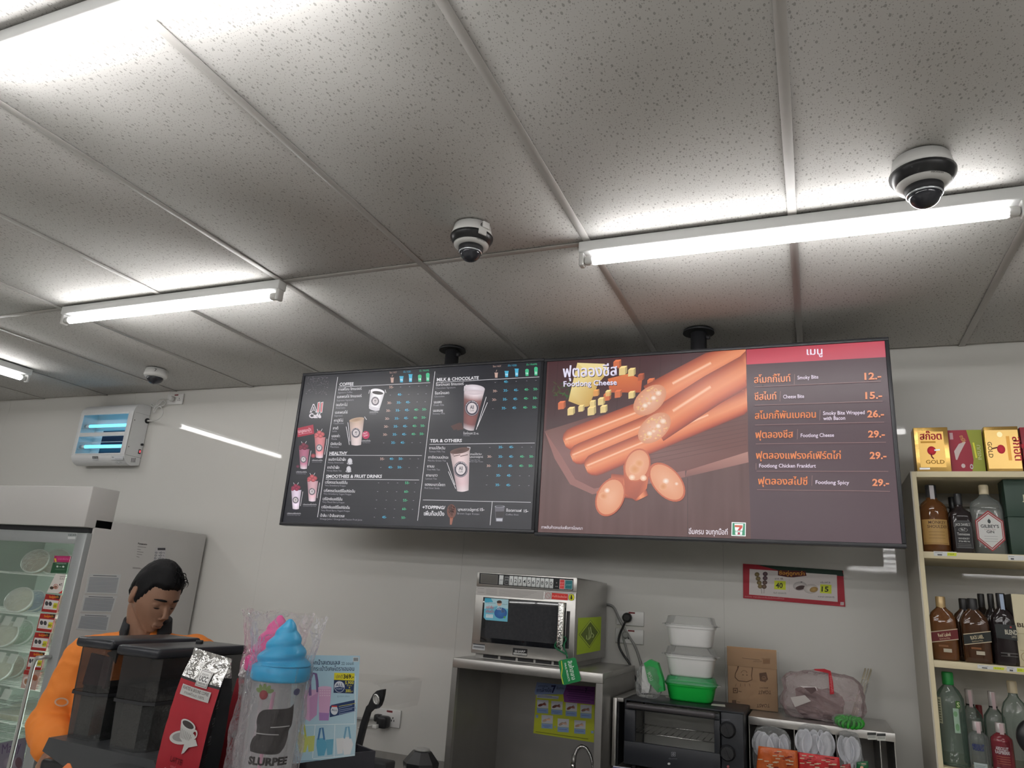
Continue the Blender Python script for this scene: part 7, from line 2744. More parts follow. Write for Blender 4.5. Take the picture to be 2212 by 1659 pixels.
# kraft toast bags standing upside down
KYp = 3.0
KC3 = (1300, 1300, 680 / 2212)
p = Print((0, KYp, 0), crop=KC3)
cn = [(882, 312), (1222, 342), (1228, 785), (985, 775), (870, 690)]
kx0, kx1 = p.at(884, 500)[0], p.at(1230, 500)[0]
kz1 = (p.at(882, 312)[1] + p.at(1222, 342)[1]) / 2
kb_ = thing('kraft_bag_pack', 'pack of brown kraft toast bags standing upside down in a clear sleeve', 'paper bags', ((kx0 + kx1) / 2, KYp, RZ1))
KR = M('kraft_paper', rgb(160, 126, 92), .75, nz=(30, .06))
B().box(kx0, kx1, KYp, KYp + .022, RZ1 + .001, kz1, bev=.002).build('bag_stack', KR, kb_)
zf = p.at(1050, 460)[1]
B().box(kx0 - .001, kx1 + .001, KYp - .0018, KYp + .0, zf, kz1 + .001, bev=.0006).build('folded_flap', KR, kb_)
p = Print((0, KYp - .0021, 0), crop=KC3)
IK = (92, 64, 44)
p.text(1185, 396, 'ขนมปังปิ้ง เนยนม', 8, IK, w=60, flip=True).text(1125, 414, 'อร่อยที่ ร้านประจำ', 8, IK, w=60, flip=True).line(985, 395, 1110, 408, 3, IK).rect(1132, 404, 1182, 436, (132, 98, 68))
p.o = Vector((0, KYp - .0021, 0))
p.build('flap_print', PAPER_M, kb_)
p = Print((0, KYp - .0004, 0), crop=KC3)
p.ribbon([(955, 470), (962, 430), (1010, 425), (1055, 440), (1058, 470), (1052, 520), (1056, 548), (1020, 562), (960, 555), (936, 530), (938, 505), (955, 470)], [4, 8, 8, 8, 3, 3, 3, 3, 3, 3, 3, 4], [(-1, IK), (1, IK)])
p.ell(1000, 500, 22, 18, IK, inner=.86, arc=(.5, 1.0)).ell(992, 513, 5, 4, IK, n=8).ell(1020, 515, 5, 4, IK, n=8)
for k in range(4):
    p.line(945 + k * 30, 575, 940 + k * 34, 595, 2.5, IK)
p.poly([(1106, 502), (1155, 495), (1168, 545), (1150, 565), (1112, 556)], IK).up().ell(1138, 535, 14, 12, (160, 126, 92), inner=.8).ell(1138, 538, 4, 3, (160, 126, 92))
p.layer = 0
p.text(1190, 624, 'TOAST', 24, IK, w=92, flip=True, bold=.012).text(1168, 600, 'BREAD', 10, IK, w=60, flip=True).text(1180, 718, 'TOAST', 24, IK, w=92, flip=True, bold=.012)
p.rect(922, 605, 955, 642, IK).up().rect(928, 611, 949, 636, (160, 126, 92)).ell(938, 623, 7, 7, IK, n=10)
p.layer = 0
p.line(958, 628, 982, 632, 4, IK).rect(915, 690, 945, 718, IK).line(950, 702, 972, 706, 4, IK)
p.o = Vector((0, KYp - .0004, 0))
p.build('bag_print', PAPER_M, kb_)
slv = B()
slv.loft([[(kx0 - .008, KYp - .006, z), (kx1 + .008, KYp - .006, z), (kx1 + .008, KYp + .028, z), (kx0 - .008, KYp + .028, z)] for z in (RZ1 + .001, kz1 - .005)], cap=False, smooth=False)
slv.build('clear_sleeve', film('sleeve', (.8, .8, .78), .035, .08, 30, .4), kb_)

# clear sachet bag with red label, green bundle, chopsticks
RBY = 2.93
x0_, x1_ = PY(1690, 1520, RBY).x, PY(1868, 1520, RBY).x
rb_ = thing('pastry_bag', 'crumpled clear bag with pinkish contents and a red label on the rack', 'bag', ((x0_ + x1_) / 2, RBY, RZ1))
c0 = PY(1765, 1500, RBY)
crumple('outer_film', rb_, ((x0_ + x1_) / 2, RBY, RZ1 + .074), ((x1_ - x0_) / 2 - .004, .046, .078), 9.0, film('pink_film', (.55, .42, .43), .30, .10, 30, 1.0), .012, RZ1 + .001, power=5)
crumple('contents', rb_, ((x0_ + x1_) / 2 - .012, RBY + .004, RZ1 + .052), (.080, .034, .050), 13.0, M('dark_pastry', (.20, .125, .12), .6, nz=(30, .35)), .010, RZ1 + .003, power=3)
p = Print((0, RBY - .052, 0), crop=(1600, 1430, 360 / 2212))
p.poly([(975, 92), (1110, 90), (1195, 120), (1225, 260), (1240, 425), (1185, 430), (1165, 150), (980, 110)], (160, 22, 36)).up().text(1182, 180, 'อร่อยทุกคำ', 22, (206, 120, 124), w=220, ang=1.48)
p.layer = 0
p.poly([(785, 318), (1000, 330), (1020, 380), (850, 352)], (196, 190, 190)).up().poly([(835, 340), (985, 335), (1010, 372), (940, 425)], (84, 66, 66))
p.layer = 0
p.poly([(660, 470), (850, 440), (930, 520), (720, 600)], (176, 170, 166))
ob = p.build('red_label', PAPER, rb_)
ch = thing('chopstick_bundle', 'bundle of pale chopsticks in clear wrap leaning at the wall', 'chopsticks', PY(1860, 1520, 3.02))
WOODS = M('pale_wood', (.62, .56, .42), .6, nz=(20, .08))
ba, ta_ = PY(1858, 1512, 3.06), PY(1876, 1447, 3.12)
for k in range(6):
    off = Vector(((k % 3 - 1) * .006, (k // 3) * .006, 0))
    top = ta_ + off * 1.6 + Vector((0, 0, .004 * (k % 2)))
    bot = ba + off + (ba - ta_) * .8
    bot.z = RZ1 + .003
    B().cyl(bot, top, .0028, .0022, n=6).build('chopstick', WOODS, ch)
wq = [ba + (ba - ta_) * .3, ba + (ta_ - ba) * .62]
B().cyl(wq[0], wq[1], .0135, .0125, n=10, cap=False, smooth=False).build('wrap', film('stick_wrap', (.8, .8, .78), .25, .12, 60, .9), ch)
GBY = 2.80
g0 = PY(1834, 1548, GBY)
gb = thing('green_rubber_bundle', 'bright green coiled bundle on the rack in front of the clear bag', 'bundle', (g0.x, GBY, RZ1))
pts = []
for k in range(140):
    a = k / 140 * 2 * math.pi
    w = a * 15
    R_ = .024 + .009 * math.cos(w)
    pts.append((g0.x + R_ * 1.25 * math.cos(a), GBY + R_ * .7 * math.sin(a), RZ1 + .019 + .010 * math.sin(w) + .006 * math.sin(a)))
B().tube(pts, .0052, n=6, closed=True).build('coil', M('rubber_green', rgb(40, 150, 40), .4, nz=(20, .15)), gb)
crumple('clear_film', gb, (g0.x - .006, GBY + .002, RZ1 + .020), (.044, .030, .021), 15.0, film('green_film', (.8, .86, .8), .06, .1, 60, .9), .005, RZ1 + .001)

# ================================================================ beige bottle shelf, right edge
SX0, SX1, SYF, SYB = .325, 1.25, 2.811, 3.168
BEI = M('beige_board', (.68, .60, .40), .45, nz=(8, .03))
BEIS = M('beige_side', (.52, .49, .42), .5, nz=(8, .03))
SC3 = (1920, 900, 292 / 1211)
SC4 = (1920, 1240, 292 / 1156)


def s3(u, v, y=SYF):
    return PY(SC3[0] + u * SC3[2], SC3[1] + v * SC3[2], y)


def s4(u, v, y=SYF):
    return PY(SC4[0] + u * SC4[2], SC4[1] + v * SC4[2], y)


ZT = s3(220, 490).z
Z1t, Z1b = s3(310, 1206).z, s3(320, 1266).z
Z2t, Z2b = s4(385, 735).z, s4(390, 795).z
shf = thing('bottle_shelf', 'beige wall shelf unit full of liquor bottles at the right edge', 'shelf', ((SX0 + SX1) / 2, 3.0, 0))
B().box(SX0, SX0 + .004, SYF + .0, SYB, 0, ZT).build('side_panel', BEIS, shf)
B().box(SX0 + .004, SX0 + .018, SYF, SYB, 0, ZT - .0005, bev=.0008).build('side_board', BEI, shf)
B().box(SX1 - .018, SX1, SYF, SYB, 0, ZT).build('side_board', BEI, shf)
B().box(SX0 + .018, SX1 - .018, SYF, SYB, ZT - .02, ZT, bev=.001).build('top_board', BEI, shf)
for zt, zb_ in ((Z1t, Z1b), (Z2t, Z2b), (1.19 - .0, 1.172), (.8, .782), (.3, .282)):
    B().box(SX0 + .018, SX1 - .018, SYF + .001, SYB, zb_, zt, bev=.001).build('shelf_board', BEI, shf)
Z3t = 1.19
B().box(SX0 + .018, SX1 - .018, SYB - .03, SYB - .012, s3(600, 790, 3.14).z - .006, s3(600, 790, 3.14).z + .002).build('back_rail', BEIS, shf)
# price tags on the shelf edges
for (u0, v0, u1, v1, fn, yl, prc) in ((400, 1205, 612, 1260, SC3, 1, '1569.-'), (1065, 1240, 1215, 1296, SC3, 0, ''), (757, 775, 992, 832, SC4, 1, '579.-'), (1005, 788, 1160, 852, SC4, 1, '')):
    p = Print((0, SYF - .0006, 0), crop=fn)
    a, c = p.at(u0, v0), p.at(u1, v1)
    zz1, zz0 = a[1], c[1] + .002
    t = B().loft([[(a[0], SYF - .0006, zz1), (c[0], SYF - .0006, zz1), (c[0], SYF - .0006, zz0), (a[0], SYF - .0006, zz0)], [(a[0], SYF + .0004, zz1), (c[0], SYF + .0004, zz1), (c[0], SYF + .0004, zz0), (a[0], SYF + .0004, zz0)]], smooth=False).build('price_tag', M('tag_white', (.66, .67, .66), .4, nz=(9, .02)), shf)
    k = Print((a[0], SYF - .0008, zz0), metric=True)
    W_, H_ = c[0] - a[0], zz1 - zz0
    k.rect(W_ * .16, H_ * .12, W_ * .36, H_ * .42, (90, 90, 92)).line(W_ * .05, H_ * .72, W_ * .4, H_ * .72, H_ * .08, (120, 122, 124))
    if yl:
        k.poly([(W_ * .58, H_ * .1), (W_ * .98, H_ * .1), (W_ * 1.0, H_ * .82), (W_ * .6, H_ * .82)], (206, 214, 60))
        k.up().text(W_ * .64, H_ * .3, prc or '699.-', H_ * .32, (90, 110, 30), w=W_ * .32)
    k.build('tag_print', PAPER, t)

# ---------------------------------------------------------------- boxes on top of the shelf
GOLD = M('gold_foil', (.66, .42, .13), .26, metal=.9, nz=(14, .08), bump=(40, .25, (1, 1, 1), .003))
GOLDP = print_mat('gold_print', .28, .5, metal=.75)


def carton(name, label, u0, u1, vt, fn, yf, d, mat, zb_, cat='box', group=None):
    p = Print((0, yf, 0), crop=fn)
    x0_, x1_ = p.at(u0, vt + 200)[0], p.at(u1, vt + 200)[0]
    z1_ = p.at((u0 + u1) / 2, vt)[1]
    t = thing(name, label, cat, ((x0_ + x1_) / 2, yf + d / 2, zb_), group=group)
    B().box(x0_, x1_, yf, yf + d, zb_ + .0006, z1_, bev=.0015).build('carton', mat, t)
    return t, x0_, x1_, zb_, z1_


GB = 'boxes on top of the bottle shelf'
ZB = ZT + .0004
t, x0_, x1_, z0_, z1_ = carton('gold_box', 'gold gift box with upright lettering at the left end of the shelf top', 235, 545, 96, SC3, SYF + .012, .07, GOLD, ZB, group=GB)
p = Print((x0_, SYF + .0115, z0_), metric=True)
W_, H_ = x1_ - x0_, z1_ - z0_
p.rect(W_ * .12, H_ * .10, W_ * .86, H_ * .90, (206, 168, 96)).up()
p.text(W_ * .18, H_ * .72, 'สก๊อต', H_ * .13, (120, 24, 34), w=W_ * .62, bold=.05).rect(W_ * .18, H_ * .645, W_ * .62, H_ * .685, (150, 110, 40))
p.ell(W_ * .48, H_ * .47, W_ * .13, H_ * .10, (150, 26, 40), rim=(120, 20, 30)).up().ribbon([(W_ * .45, H_ * .40), (W_ * .47, H_ * .33), (W_ * .52, H_ * .29)], W_ * .02, [(-1, (70, 20, 26)), (1, (70, 20, 26))]).line(W_ * .56, H_ * .48, W_ * .72, H_ * .49, H_ * .03, (190, 206, 216))
p.text(W_ * .28, H_ * .18, 'GOLD', H_ * .08, (110, 80, 24), w=W_ * .54, bold=.02).rect(W_ * .08, H_ * .05, W_ * .38, H_ * .09, (200, 200, 200))
p.build('gold_print', GOLDP, t)
t, x0_, x1_, z0_, z1_ = carton('health_box', 'red and green slim box between the two gold boxes', 545, 850, 120, SC3, SYF + .030, .05, M('carton_red', rgb(150, 40, 56), .4, nz=(9, .05)), ZB, group=GB)
p = Print((x0_, SYF + .0295, z0_), metric=True)
W_, H_ = x1_ - x0_, z1_ - z0_
p.rect(0, 0, W_, H_, (152, 44, 60)).up().poly([(W_ * .60, 0), (W_, 0), (W_, H_), (W_ * .56, H_), (W_ * .66, H_ * .6), (W_ * .68, H_ * .3)], (150, 156, 60)).up()
p.ribbon([(W_ * .50, H_ * .72), (W_ * .36, H_ * .64), (W_ * .22, H_ * .48), (W_ * .18, H_ * .30)], [W_ * .015, W_ * .08, W_ * .09, W_ * .02], [(-1, (206, 190, 186)), (1, (206, 190, 186))])
p.text(W_ * .34, H_ * .86, 'ดาร์ลิ่ง', H_ * .06, (226, 190, 110), w=W_ * .26, ang=-1.3).rect(W_ * .05, H_ * .78, W_ * .15, H_ * .94, (196, 160, 166)).ell(W_ * .36, H_ * .16, W_ * .06, H_ * .05, (206, 190, 190)).ell(W_ * .60, H_ * .14, W_ * .05, H_ * .06, (196, 190, 190), inner=.5)
p.line(W_ * .73, H_ * .7, W_ * .77, H_ * .34, W_ * .05, (226, 222, 70)).text(W_ * .92, H_ * .30, 'INSUU', H_ * .07, (206, 206, 160), w=H_ * .34, ang=math.pi / 2)
p.build('box_print', PAPER, t)
t, x0_, x1_, z0_, z1_ = carton('gold_box', 'gold gift box lying sideways with lettering turned on end', 870, 1180, 88, SC3, SYF + .006, .07, GOLD, ZB, group=GB)
p = Print((x0_, SYF + .0055, z0_), metric=True)
W_, H_ = x1_ - x0_, z1_ - z0_
p.rect(W_ * .02, H_ * .06, W_ * .98, H_ * .92, (204, 170, 104)).up()
p.text(W_ * .80, H_ * .76, 'สก๊อต', H_ * .13, (120, 24, 34), w=H_ * .52, bold=.05, ang=-math.pi / 2).rect(W_ * .62, H_ * .24, W_ * .72, H_ * .78, (176, 130, 60))
p.ell(W_ * .44, H_ * .49, W_ * .12, H_ * .10, (140, 24, 40), rim=(120, 20, 30)).ell(W_ * .45, H_ * .82, W_ * .08, H_ * .06, (220, 206, 160)).up().line(W_ * .16, H_ * .50, W_ * .34, H_ * .53, H_ * .03, (60, 24, 20))
p.text(W_ * .06, H_ * .66, 'GOLD', H_ * .08, (80, 64, 36), w=H_ * .36, ang=-math.pi / 2, bold=.02)
p.build('gold_print', GOLDP, t)
t, *_ = carton('health_box', 'red box cut off by the right edge on the shelf top', 1195, 1480, 92, SC3, SYF + .02, .06, M('carton_red', rgb(150, 40, 56), .4), ZB, group=GB)

# ---------------------------------------------------------------- bottles
AMBER = M('amber_glass', (.115, .042, .012), .05, spec=.7, alpha=.93, nz=(10, .25))
WHISKY = M('dark_whisky', (.06, .024, .010), .05, spec=.7, alpha=.95, nz=(10, .25))
DARKG = M('black_glass', (.018, .013, .014), .08, spec=.6, nz=(10, .2))
CLR = film('clear_glass', (.30, .33, .32), .26, .04, 4, .03)
CLRG = film('green_tint_glass', (.14, .22, .18), .36, .04, 4, .03)
GREENC = M('cap_green', rgb(30, 130, 60), .4, nz=(10, .1))
CAPB = M('cap_black', (.02, .02, .022), .4, nz=(12, .15))
CAPG = M('cap_gold', (.52, .38, .20), .35, metal=.5, nz=(12, .1))
CAPC = M('cap_cream', (.60, .52, .36), .4, nz=(12, .06))
CAPW = M('cap_foil_white', (.62, .58, .57), .3, metal=.3, nz=(12, .1))
LIQ = M('clear_liquid', (.42, .48, .46), .1, spec=.5, alpha=.25, nz=(4, .1))


def bottle(label, fn, uc, vb, vt, halfw, zsh, y, prof, glass, cap, capf=.86, sy=.62, power=3.2, group='bottles on the right shelf', neckpow=None, ring=None, tagc=None):
    """prof: (radius fraction, height fraction); placed with its base on shelf height zsh"""
    x = PY(fn[0] + uc * fn[2], fn[1] + vb * fn[2], y).x
    topz = PY(fn[0] + uc * fn[2], fn[1] + vt * fn[2], y).z
    hw = abs(PY(fn[0] + (uc + halfw) * fn[2], fn[1] + vb * fn[2], y).x - x)
    x = max(x, SX0 + .0195 + hw)
    H_ = topz - zsh
    t = thing('liquor_bottle', label, 'bottle', (x, y, zsh), group=group)
    loops = []
    b = B()
    n = 32
    for r, h in prof:
        lp = []
        f = max(0, min(1, (r - .30) / .5))
        pw_ = 2 + (power - 2) * f
        syy = 1 + (sy - 1) * f
        for i in range(n):
            th = 2 * math.pi * (i + .5) / n
            ct, st = math.cos(th), math.sin(th)
            k = (abs(ct) ** pw_ + abs(st) ** pw_) ** (-1 / pw_)
            lp.append((x + r * hw * ct * k, y + r * hw * st * k * syy, zsh + .0006 + h * H_))
        loops.append(lp)
    b.loft(loops)
    b.build('glass', glass, t)
    nr = prof[-1][0] * hw
    B().lathe([(nr * 1.08, zsh + H_ * capf), (nr * 1.12, zsh + H_ * capf + .002), (nr * 1.12, zsh + H_ * .985), (nr * 1.02, zsh + H_)], (x, y, 0), n=24).build('cap', cap, t)
    if ring:
        B().lathe([(nr * 1.16, zsh + H_ * (capf - .02)), (nr * 1.16, zsh + H_ * capf)], (x, y, 0), n=24).build('neck_ring', ring, t)
    if tagc:
        B().loft([[(x + dx, y - nr * 1.2, z) for dx, z in ((-nr * .4, zsh + H_ * .985), (nr * .5, zsh + H_ * .985), (nr * .55, zsh + H_ * (capf - .05)), (-nr * .35, zsh + H_ * (capf - .05)))],
                  [(x + dx, y - nr * 1.12, z) for dx, z in ((-nr * .4, zsh + H_ * .985), (nr * .5, zsh + H_ * .985), (nr * .55, zsh + H_ * (capf - .05)), (-nr * .35, zsh + H_ * (capf - .05)))]], smooth=False).build('tax_strip', tagc, t)
    return t, x, hw, H_


FLASK = [(.90, 0), (.97, .02), (1.0, .08), (1.0, .58), (.96, .66), (.80, .74), (.42, .81), (.34, .84), (.33, .90)]
ROUND = [(.92, 0), (.98, .015), (1.0, .05), (1.0, .58), (.94, .66), (.70, .73), (.40, .78), (.34, .82), (.33, .90)]
SQUARE = [(.94, 0), (1.0, .02), (1.0, .60), (.94, .67), (.44, .75), (.36, .79), (.34, .90)]
STRIP_P = M('tax_strip_pink', (.56, .42, .43), .5, nz=(20, .06))
STRIP_B = M('tax_strip_blue', (.34, .42, .56), .5, nz=(20, .06))
BY = 2.875
# upper shelf
t, x, hw, H_ = bottle('amber whisky bottle with tan label at the left end of the upper shelf', SC3, 410, 1195, 615, 138, Z1t, BY, ROUND, AMBER, BLKM, .80, sy=1, power=2, tagc=M('tax_strip_grey', (.44, .42, .44), .5, nz=(20, .06)))
p = Print((0, 0, 0), u=(1, 0, 0), v=(0, 0, 1), metric=True)
p.rect(-hw * .86, .026, hw * 1.0, .026 + H_ * .36, (172, 138, 84)).up(2)
p.text(-hw * .35, .026 + H_ * .295, 'MONKEY', H_ * .042, (74, 50, 34), w=hw * 1.2, bold=.01).text(-hw * .45, .026 + H_ * .235, 'SHOULDER', H_ * .042, (74, 50, 34), w=hw * 1.4, bold=.01)
for k in range(3):
    p.line(-hw * .4, .026 + H_ * (.18 - k * .045), hw * .7, .026 + H_ * (.18 - k * .045), .0012, (120, 92, 56))
p.line(-hw * .8, .030, hw * .9, .030, .0014, (120, 92, 56))
wrap_print(p, hw, 0, t, 'label', PAPER, math.atan2(-BY, -x))
t, x, hw, H_ = bottle('black square whiskey bottle standing in front, upper shelf', SC3, 670, 1205, 692, 98, Z1t, BY - .012, SQUARE, DARKG, BLK, .80, sy=.95, power=6)
p = Print((x, BY - .012 - hw * .95 - .0012, Z1t), metric=True)
p.poly([(-hw * .78, .016), (hw * .8, .016), (hw * .8, H_ * .50), (hw * .55, H_ * .535), (-hw * .55, H_ * .535), (-hw * .78, H_ * .50)], (66, 66, 68)).up().poly([(-hw * .72, .019), (hw * .74, .019), (hw * .74, H_ * .495), (-hw * .72, H_ * .495)], (34, 34, 36)).up()
for i, (s, h, w) in enumerate((("JACK DANIEL'S", .445, 1.35), ('No.7', .365, .42), ('Tennessee', .29, 1.15), ('WHISKEY', .225, 1.05), ('37.5cl 40% Vol', .18, 1.0))):
    p.text(0, H_ * h, s, H_ * (.042 if i < 3 else .026), (190, 190, 188), w=hw * w, align='C', bold=.012)
p.ell(0, H_ * .38, hw * .42, H_ * .035, (150, 150, 148), inner=.9)
for k in range(3):
    p.line(-hw * .6, H_ * (.15 - k * .025), hw * .6, H_ * (.15 - k * .025), .001, (130, 130, 128))
p.build('label', PAPER, t)
t, x, hw, H_ = bottle('second black square whiskey bottle hidden behind the first, upper shelf', SC3, 612, 1205, 722, 86, Z1t, BY + .165, SQUARE, DARKG, BLK, .80, sy=.95, power=6)
t, x, hw, H_ = bottle('clear gin bottle with white diamond label bordered red, upper shelf', SC3, 915, 1215, 615, 148, Z1t, BY + .005, [(.94, 0), (1, .02), (1.0, .10), (1.0, .62), (.97, .69), (.86, .755), (.40, .82), (.30, .85), (.28, .90)], CLR, CAPC, .86, sy=.55, power=3.5)
p = Print((x, BY + .005 - hw * .55 - .0014, Z1t), metric=True)


def diamond(k, c):
    p.poly([(0, H_ * (.33 + .29 * k)), (hw * .86 * k, H_ * (.33 + .145 * k)), (hw * .86 * k, H_ * (.33 - .12 * k)), (0, H_ * (.33 - .285 * k)), (-hw * .86 * k, H_ * (.33 - .12 * k)), (-hw * .86 * k, H_ * (.33 + .145 * k))], c)
    p.up()


diamond(1.0, (150, 54, 58))
diamond(.92, (196, 192, 190))
diamond(.88, (150, 54, 58))
diamond(.82, (206, 206, 204))
p.text(0, H_ * .375, "GILBEY'S", H_ * .042, (46, 46, 50), w=hw * 1.12, align='C', bold=.02).text(0, H_ * .30, 'GIN', H_ * .036, (46, 46, 50), w=hw * .46, align='C', bold=.015).text(0, H_ * .345, 'London Dry', H_ * .02, (150, 110, 110), w=hw * .7, align='C')
p.ell(0, H_ * .465, hw * .10, H_ * .03, (60, 64, 66), n=8).line(0, H_ * .5, 0, H_ * .44, hw * .06, (60, 64, 66))
for k in range(3):
    p.line(-hw * .4, H_ * (.255 - k * .035), hw * .4, H_ * (.255 - k * .035), .0012, (150, 150, 150))
p.build('label', PAPER, t)
for i, (vt, zz, lb) in enumerate(((778, Z1t + .125, 'upper dark green whiskey carton at the right edge of the upper shelf'), (1010, Z1t, 'lower dark green whiskey carton at the right edge of the upper shelf'))):
    x0_ = s3(1075, 1100, BY - .01).x
    t = thing('whiskey_carton', lb, 'box', (x0_ + .08, BY + .02, zz), group='green whiskey cartons')
    B().box(x0_, x0_ + .16, BY - .03, BY + .05, zz + .0006, zz + .1245, bev=.001).build('carton', M('carton_green', (.022, .05, .035), .45, nz=(9, .08)), t)
    p = Print((x0_, BY - .0304, zz), metric=True)
    p.text(.048, .055 if i == 0 else .06, ('JAMESON', 'JAMESON')[i], .018, (200, 198, 170), w=.09, bold=.02).text(.056, .042, 'IRISH WHISKEY', .007, (190, 188, 160), w=.06)
    p.build('carton_print', PAPER, t)
# middle shelf
t, x, hw, H_ = bottle('amber flask with slanted dark red label on the middle shelf', SC4, 490, 738, 195, 118, Z2t, BY - .01, FLASK, AMBER, CAPG, .80, sy=.5, power=3.6)


def slant(t, x, hw, H_, y, syy, c1, s, z0_=.40, tilt=.19):
    p = Print((x, y - hw * syy - .0012, Z2t), u=(1, 0, 0), v=(0, 0, 1), metric=True)
    w = hw * .98
    k = w * math.tan(tilt)
    a, b_ = H_ * (z0_ - .10), H_ * (z0_ + .07)
    p.poly([(-w, a - k), (w, a + k), (w, b_ + k), (-w, b_ - k)], (190, 176, 150)).up().poly([(-w, a - k + .0025), (w, a + k + .0025), (w, b_ + k - .0025), (-w, b_ - k - .0025)], c1).up()
    p.text(0, H_ * (z0_ - .028), s, H_ * .052, (206, 192, 160), w=w * .95, align='C', ang=tilt, bold=.015).text(0, H_ * (z0_ - .07), 'Blended Scotch Whisky', H_ * .022, (190, 170, 140), w=w * .8, align='C', ang=tilt)
    p.layer = 0
    p.rect(-hw * .18, H_ * .13, hw * .42, H_ * .185, (176, 168, 150)).rect(-hw * .5, H_ * .21, hw * .2, H_ * .24, (120, 76, 40))
    p.build('slanted_label', PAPER, t)


slant(t, x, hw, H_, BY - .01, .5, (96, 22, 26), 'Red Label')
t, x, hw, H_ = bottle('dark amber flask with slanted black label on the middle shelf', SC4, 770, 760, 212, 122, Z2t, BY - .012, FLASK, WHISKY, CAPB, .80, sy=.5, power=3.6)
slant(t, x, hw, H_, BY - .012, .5, (30, 34, 32), 'BLACK LABEL')
t, x, hw, H_ = bottle('dark whisky flask mostly hidden behind the black label flask', SC4, 690, 750, 212, 110, Z2t, BY + .075, FLASK, WHISKY, CAPB, .80, sy=.4, power=3.6)
t, x, hw, H_ = bottle('tall dark bottle behind the black label flask, nearer its left', SC4, 850, 760, 172, 85, Z2t, BY + .20, ROUND, DARKG, CAPB, .78, sy=.8, power=2)
t, x, hw, H_ = bottle('tall dark bottle behind the round dark blend bottle', SC4, 935, 765, 172, 78, Z2t, BY + .10, ROUND, DARKG, CAPB, .78, sy=.6, power=2)
t, x, hw, H_ = bottle('dark round blend bottle with blue tax strip on the middle shelf', SC4, 1025, 790, 168, 112, Z2t, BY - .008, ROUND, DARKG, CAPB, .76, sy=.62, power=2, tagc=STRIP_B)
p = Print((x, BY - .008 - hw * .62 - .0016, Z2t), metric=True)
p.poly([(-hw * .8, H_ * .37), (hw * .8, H_ * .35), (hw * .8, H_ * .56), (-hw * .8, H_ * .56)], (40, 44, 44)).up().text(-hw * .1, H_ * .43, 'BLEND', H_ * .06, (190, 186, 170), w=hw * .95, bold=.03).text(hw * .36, H_ * .385, '285', H_ * .03, (170, 166, 150), w=hw * .36).ell(hw * .4, H_ * .53, hw * .08, H_ * .014, (160, 60, 60), n=8)
p.flush('label', PAPER, t)
p.line(-hw * .6, H_ * .17, hw * .7, H_ * .17, .003, (90, 88, 86)).line(-hw * .6, H_ * .13, hw * .7, H_ * .13, .002, (90, 88, 86)).ell(hw * .0, H_ * .15, hw * .1, H_ * .02, (110, 106, 104), n=8)
p.build('lower_label', PAPER, t)
x0_ = s4(1098, 600, BY - .02).x
xs_ = s4(1000, 600, BY + .03).x
t = thing('gift_carton', 'cream and black gift carton cut by the right edge, middle shelf', 'box', (x0_ + .05, BY, Z2t))
zt_ = s4(1100, 172, BY - .02).z
B().box(x0_, x0_ + .10, BY - .02, BY + .07, Z2t + .0006, zt_, bev=.001).build('carton', M('carton_cream', (.62, .56, .38), .4, nz=(9, .04)), t)
B().box(x0_ - .001, x0_ - .0002, BY - .02, BY + .07, Z2t + .0006, zt_).build('dark_side', M('carton_side', (.03, .027, .022), .4, nz=(9, .1)), t)
p = Print((x0_, BY - .0204, Z2t), metric=True)
p.text(.006, .12, 'BLEND', .012, (70, 56, 36), w=.07, bold=.03).line(.004, .10, .06, .10, .001, (150, 130, 90)).line(.006, .05, .05, .046, .001, (150, 130, 90)).ell(.02, .03, .014, .014, (150, 130, 90), inner=.9)
p.build('carton_print', PAPER, t)
# lower shelf, cut by the bottom of the picture
t, x, hw, H_ = bottle('large clear soju bottle with green cap on the lower shelf', SC4, 560, 1640, 842, 128, Z3t, BY + .0, [(.94, 0), (1, .02), (1, .66), (.96, .72), (.70, .80), (.40, .85), (.36, .87), (.36, .90)], CLRG, GREENC, .86, sy=.9, power=2)
p = Print((0, 0, 0), u=(1, 0, 0), v=(0, 0, 1), metric=True)
p.rect(hw * .15, H_ * .36, hw * .55, H_ * .62, (150, 176, 156)).rect(hw * .38, H_ * .62, hw * .72, H_ * .70, (70, 110, 50)).up(2)
p.text(hw * .46, H_ * .635, 'S', H_ * .05, (206, 216, 170), bold=.02)
p.ell(hw * .35, H_ * .42, hw * .14, H_ * .04, (110, 150, 110), n=10).ell(hw * .3, H_ * .56, hw * .14, H_ * .03, (110, 150, 110), n=10)
wrap_print(p, hw, 0, t, 'label', PAPER, math.atan2(-BY, -x))
p = Print((0, 0, 0), u=(1, 0, 0), v=(0, 0, 1), metric=True)
p.rect(-hw * .95, H_ * .44, -hw * .62, H_ * .72, (176, 180, 160)).up(2)
for k in range(9):
    p.rect(-hw * .9, H_ * (.46 + k * .028), -hw * .7, H_ * (.47 + k * .028), (90, 96, 80))
wrap_print(p, hw, 0, t, 'side_label', PAPER, math.atan2(-BY, -x))
for i, (uc, vt, lb) in enumerate(((705, 990, 'clear vodka bottle with white and pink seal behind the blue-lettered one'), (905, 1008, 'clear vodka bottle with white and pink seal behind the red one'))):
    bottle(lb, SC4, uc + 40, 1600, vt, 98, Z3t, BY + .085, [(.94, 0), (1, .02), (1, .58), (.94, .66), (.55, .74), (.36, .78), (.34, .90)], CLRG, CAPW, .80, sy=.8, power=2, ring=CAPB, tagc=STRIP_P)
t, x, hw, H_ = bottle('small clear vodka bottle with blue lettering at the bottom of the shelf view', SC4, 790, 1640, 1262, 92, Z3t, BY - .02, [(.94, 0), (1, .03), (1, .62), (.95, .69), (.6, .76), (.42, .78), (.40, .90)], CLR, CAPW, .80, sy=.8, power=2, tagc=STRIP_P)
p = Print((0, 0, 0), u=(1, 0, 0), v=(0, 0, 1), metric=True)
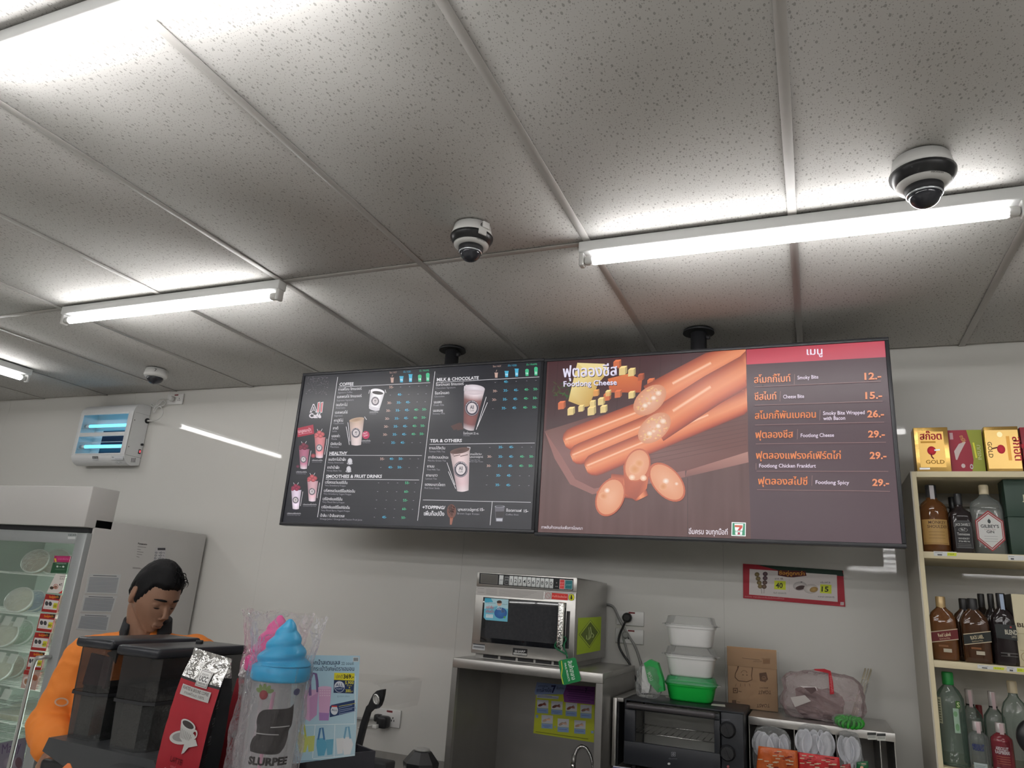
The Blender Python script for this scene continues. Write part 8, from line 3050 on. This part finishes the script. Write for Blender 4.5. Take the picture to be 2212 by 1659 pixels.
p.text(-hw * .1, H_ * .48, 'ABSOLUT', H_ * .06, (40, 50, 104), w=hw * 1.2, bold=.04, align='C').text(-hw * .1, H_ * .41, 'VODKA', H_ * .06, (40, 50, 104), w=hw * 1.1, bold=.04, align='C').rect(-hw * .7, .004, hw * .6, H_ * .16, (170, 182, 182)).up(2).line(-hw * .5, H_ * .11, hw * .4, H_ * .11, .0012, (110, 120, 124)).line(-hw * .5, H_ * .08, hw * .3, H_ * .08, .0012, (110, 120, 124))
wrap_print(p, hw, 0, t, 'label', PAPER, math.atan2(-BY, -x))
t, x, hw, H_ = bottle('small red raspberry vodka bottle with white lettering at the bottom of the shelf view', SC4, 990, 1650, 1275, 98, Z3t, BY - .022, [(.94, 0), (1, .03), (1, .62), (.95, .69), (.6, .76), (.42, .78), (.40, .90)], M('red_glass', (.20, .03, .04), .08, spec=.6, alpha=.92, nz=(10, .2)), CAPW, .80, sy=.8, power=2, tagc=STRIP_P)
p = Print((0, 0, 0), u=(1, 0, 0), v=(0, 0, 1), metric=True)
p.text(-hw * .05, H_ * .47, 'ABSOLUT', H_ * .062, (190, 176, 180), w=hw * 1.15, bold=.04, align='C').text(-hw * .05, H_ * .395, 'RASPBERRI', H_ * .062, (190, 176, 180), w=hw * 1.3, bold=.04, align='C').rect(-hw * .7, .004, hw * .7, H_ * .12, (170, 176, 176)).up(2)
for k in range(4):
    p.line(-hw * .6, H_ * (.34 - k * .045), hw * .6, H_ * (.34 - k * .045), .0013, (170, 96, 70))
wrap_print(p, hw, 0, t, 'label', PAPER, math.atan2(-BY, -x))
bottle('clear bottle with cork-coloured cap at the right edge, lower shelf', SC4, 1130, 1600, 920, 120, Z3t, BY + .05, FLASK, CLRG, CAPC, .86, sy=.6, power=3)
bottle('dark red capped bottle at the back of the lower shelf', SC4, 818, 1600, 1125, 40, Z3t, BY + .2, [(.94, 0), (1, .02), (1, .5), (.9, .6), (.7, .7), (.66, .90)], CLRG, M('cap_red', (.22, .02, .025), .4, nz=(9, .1)), .76, sy=1, power=2)
# round black cap coming in at the right edge
q = s4(1180, 1420, 2.72)
dd = thing('round_black_ornament', 'round black disc-shaped item cut by the right edge in front of the lower shelf', 'ornament', (q.x + .03, SYF - .028, 1.0))
B().lathe([(.01, -.018), (.050, -.016), (.058, -.006), (.058, .006), (.050, .016), (.01, .018)], n=32, mtx=Matrix.Translation((q.x + .045, SYF - .028, q.z)) @ Matrix.Rotation(math.pi / 2, 4, 'X')).build('disc', BLK, dd)
B().box(q.x + .040, q.x + .050, SYF - .032, SYF - .0015, q.z - .14, q.z - .05, bev=.002).build('hanger', BLKM, dd)

bpy.data.objects.remove(_fo)
bpy.data.curves.remove(_fc)
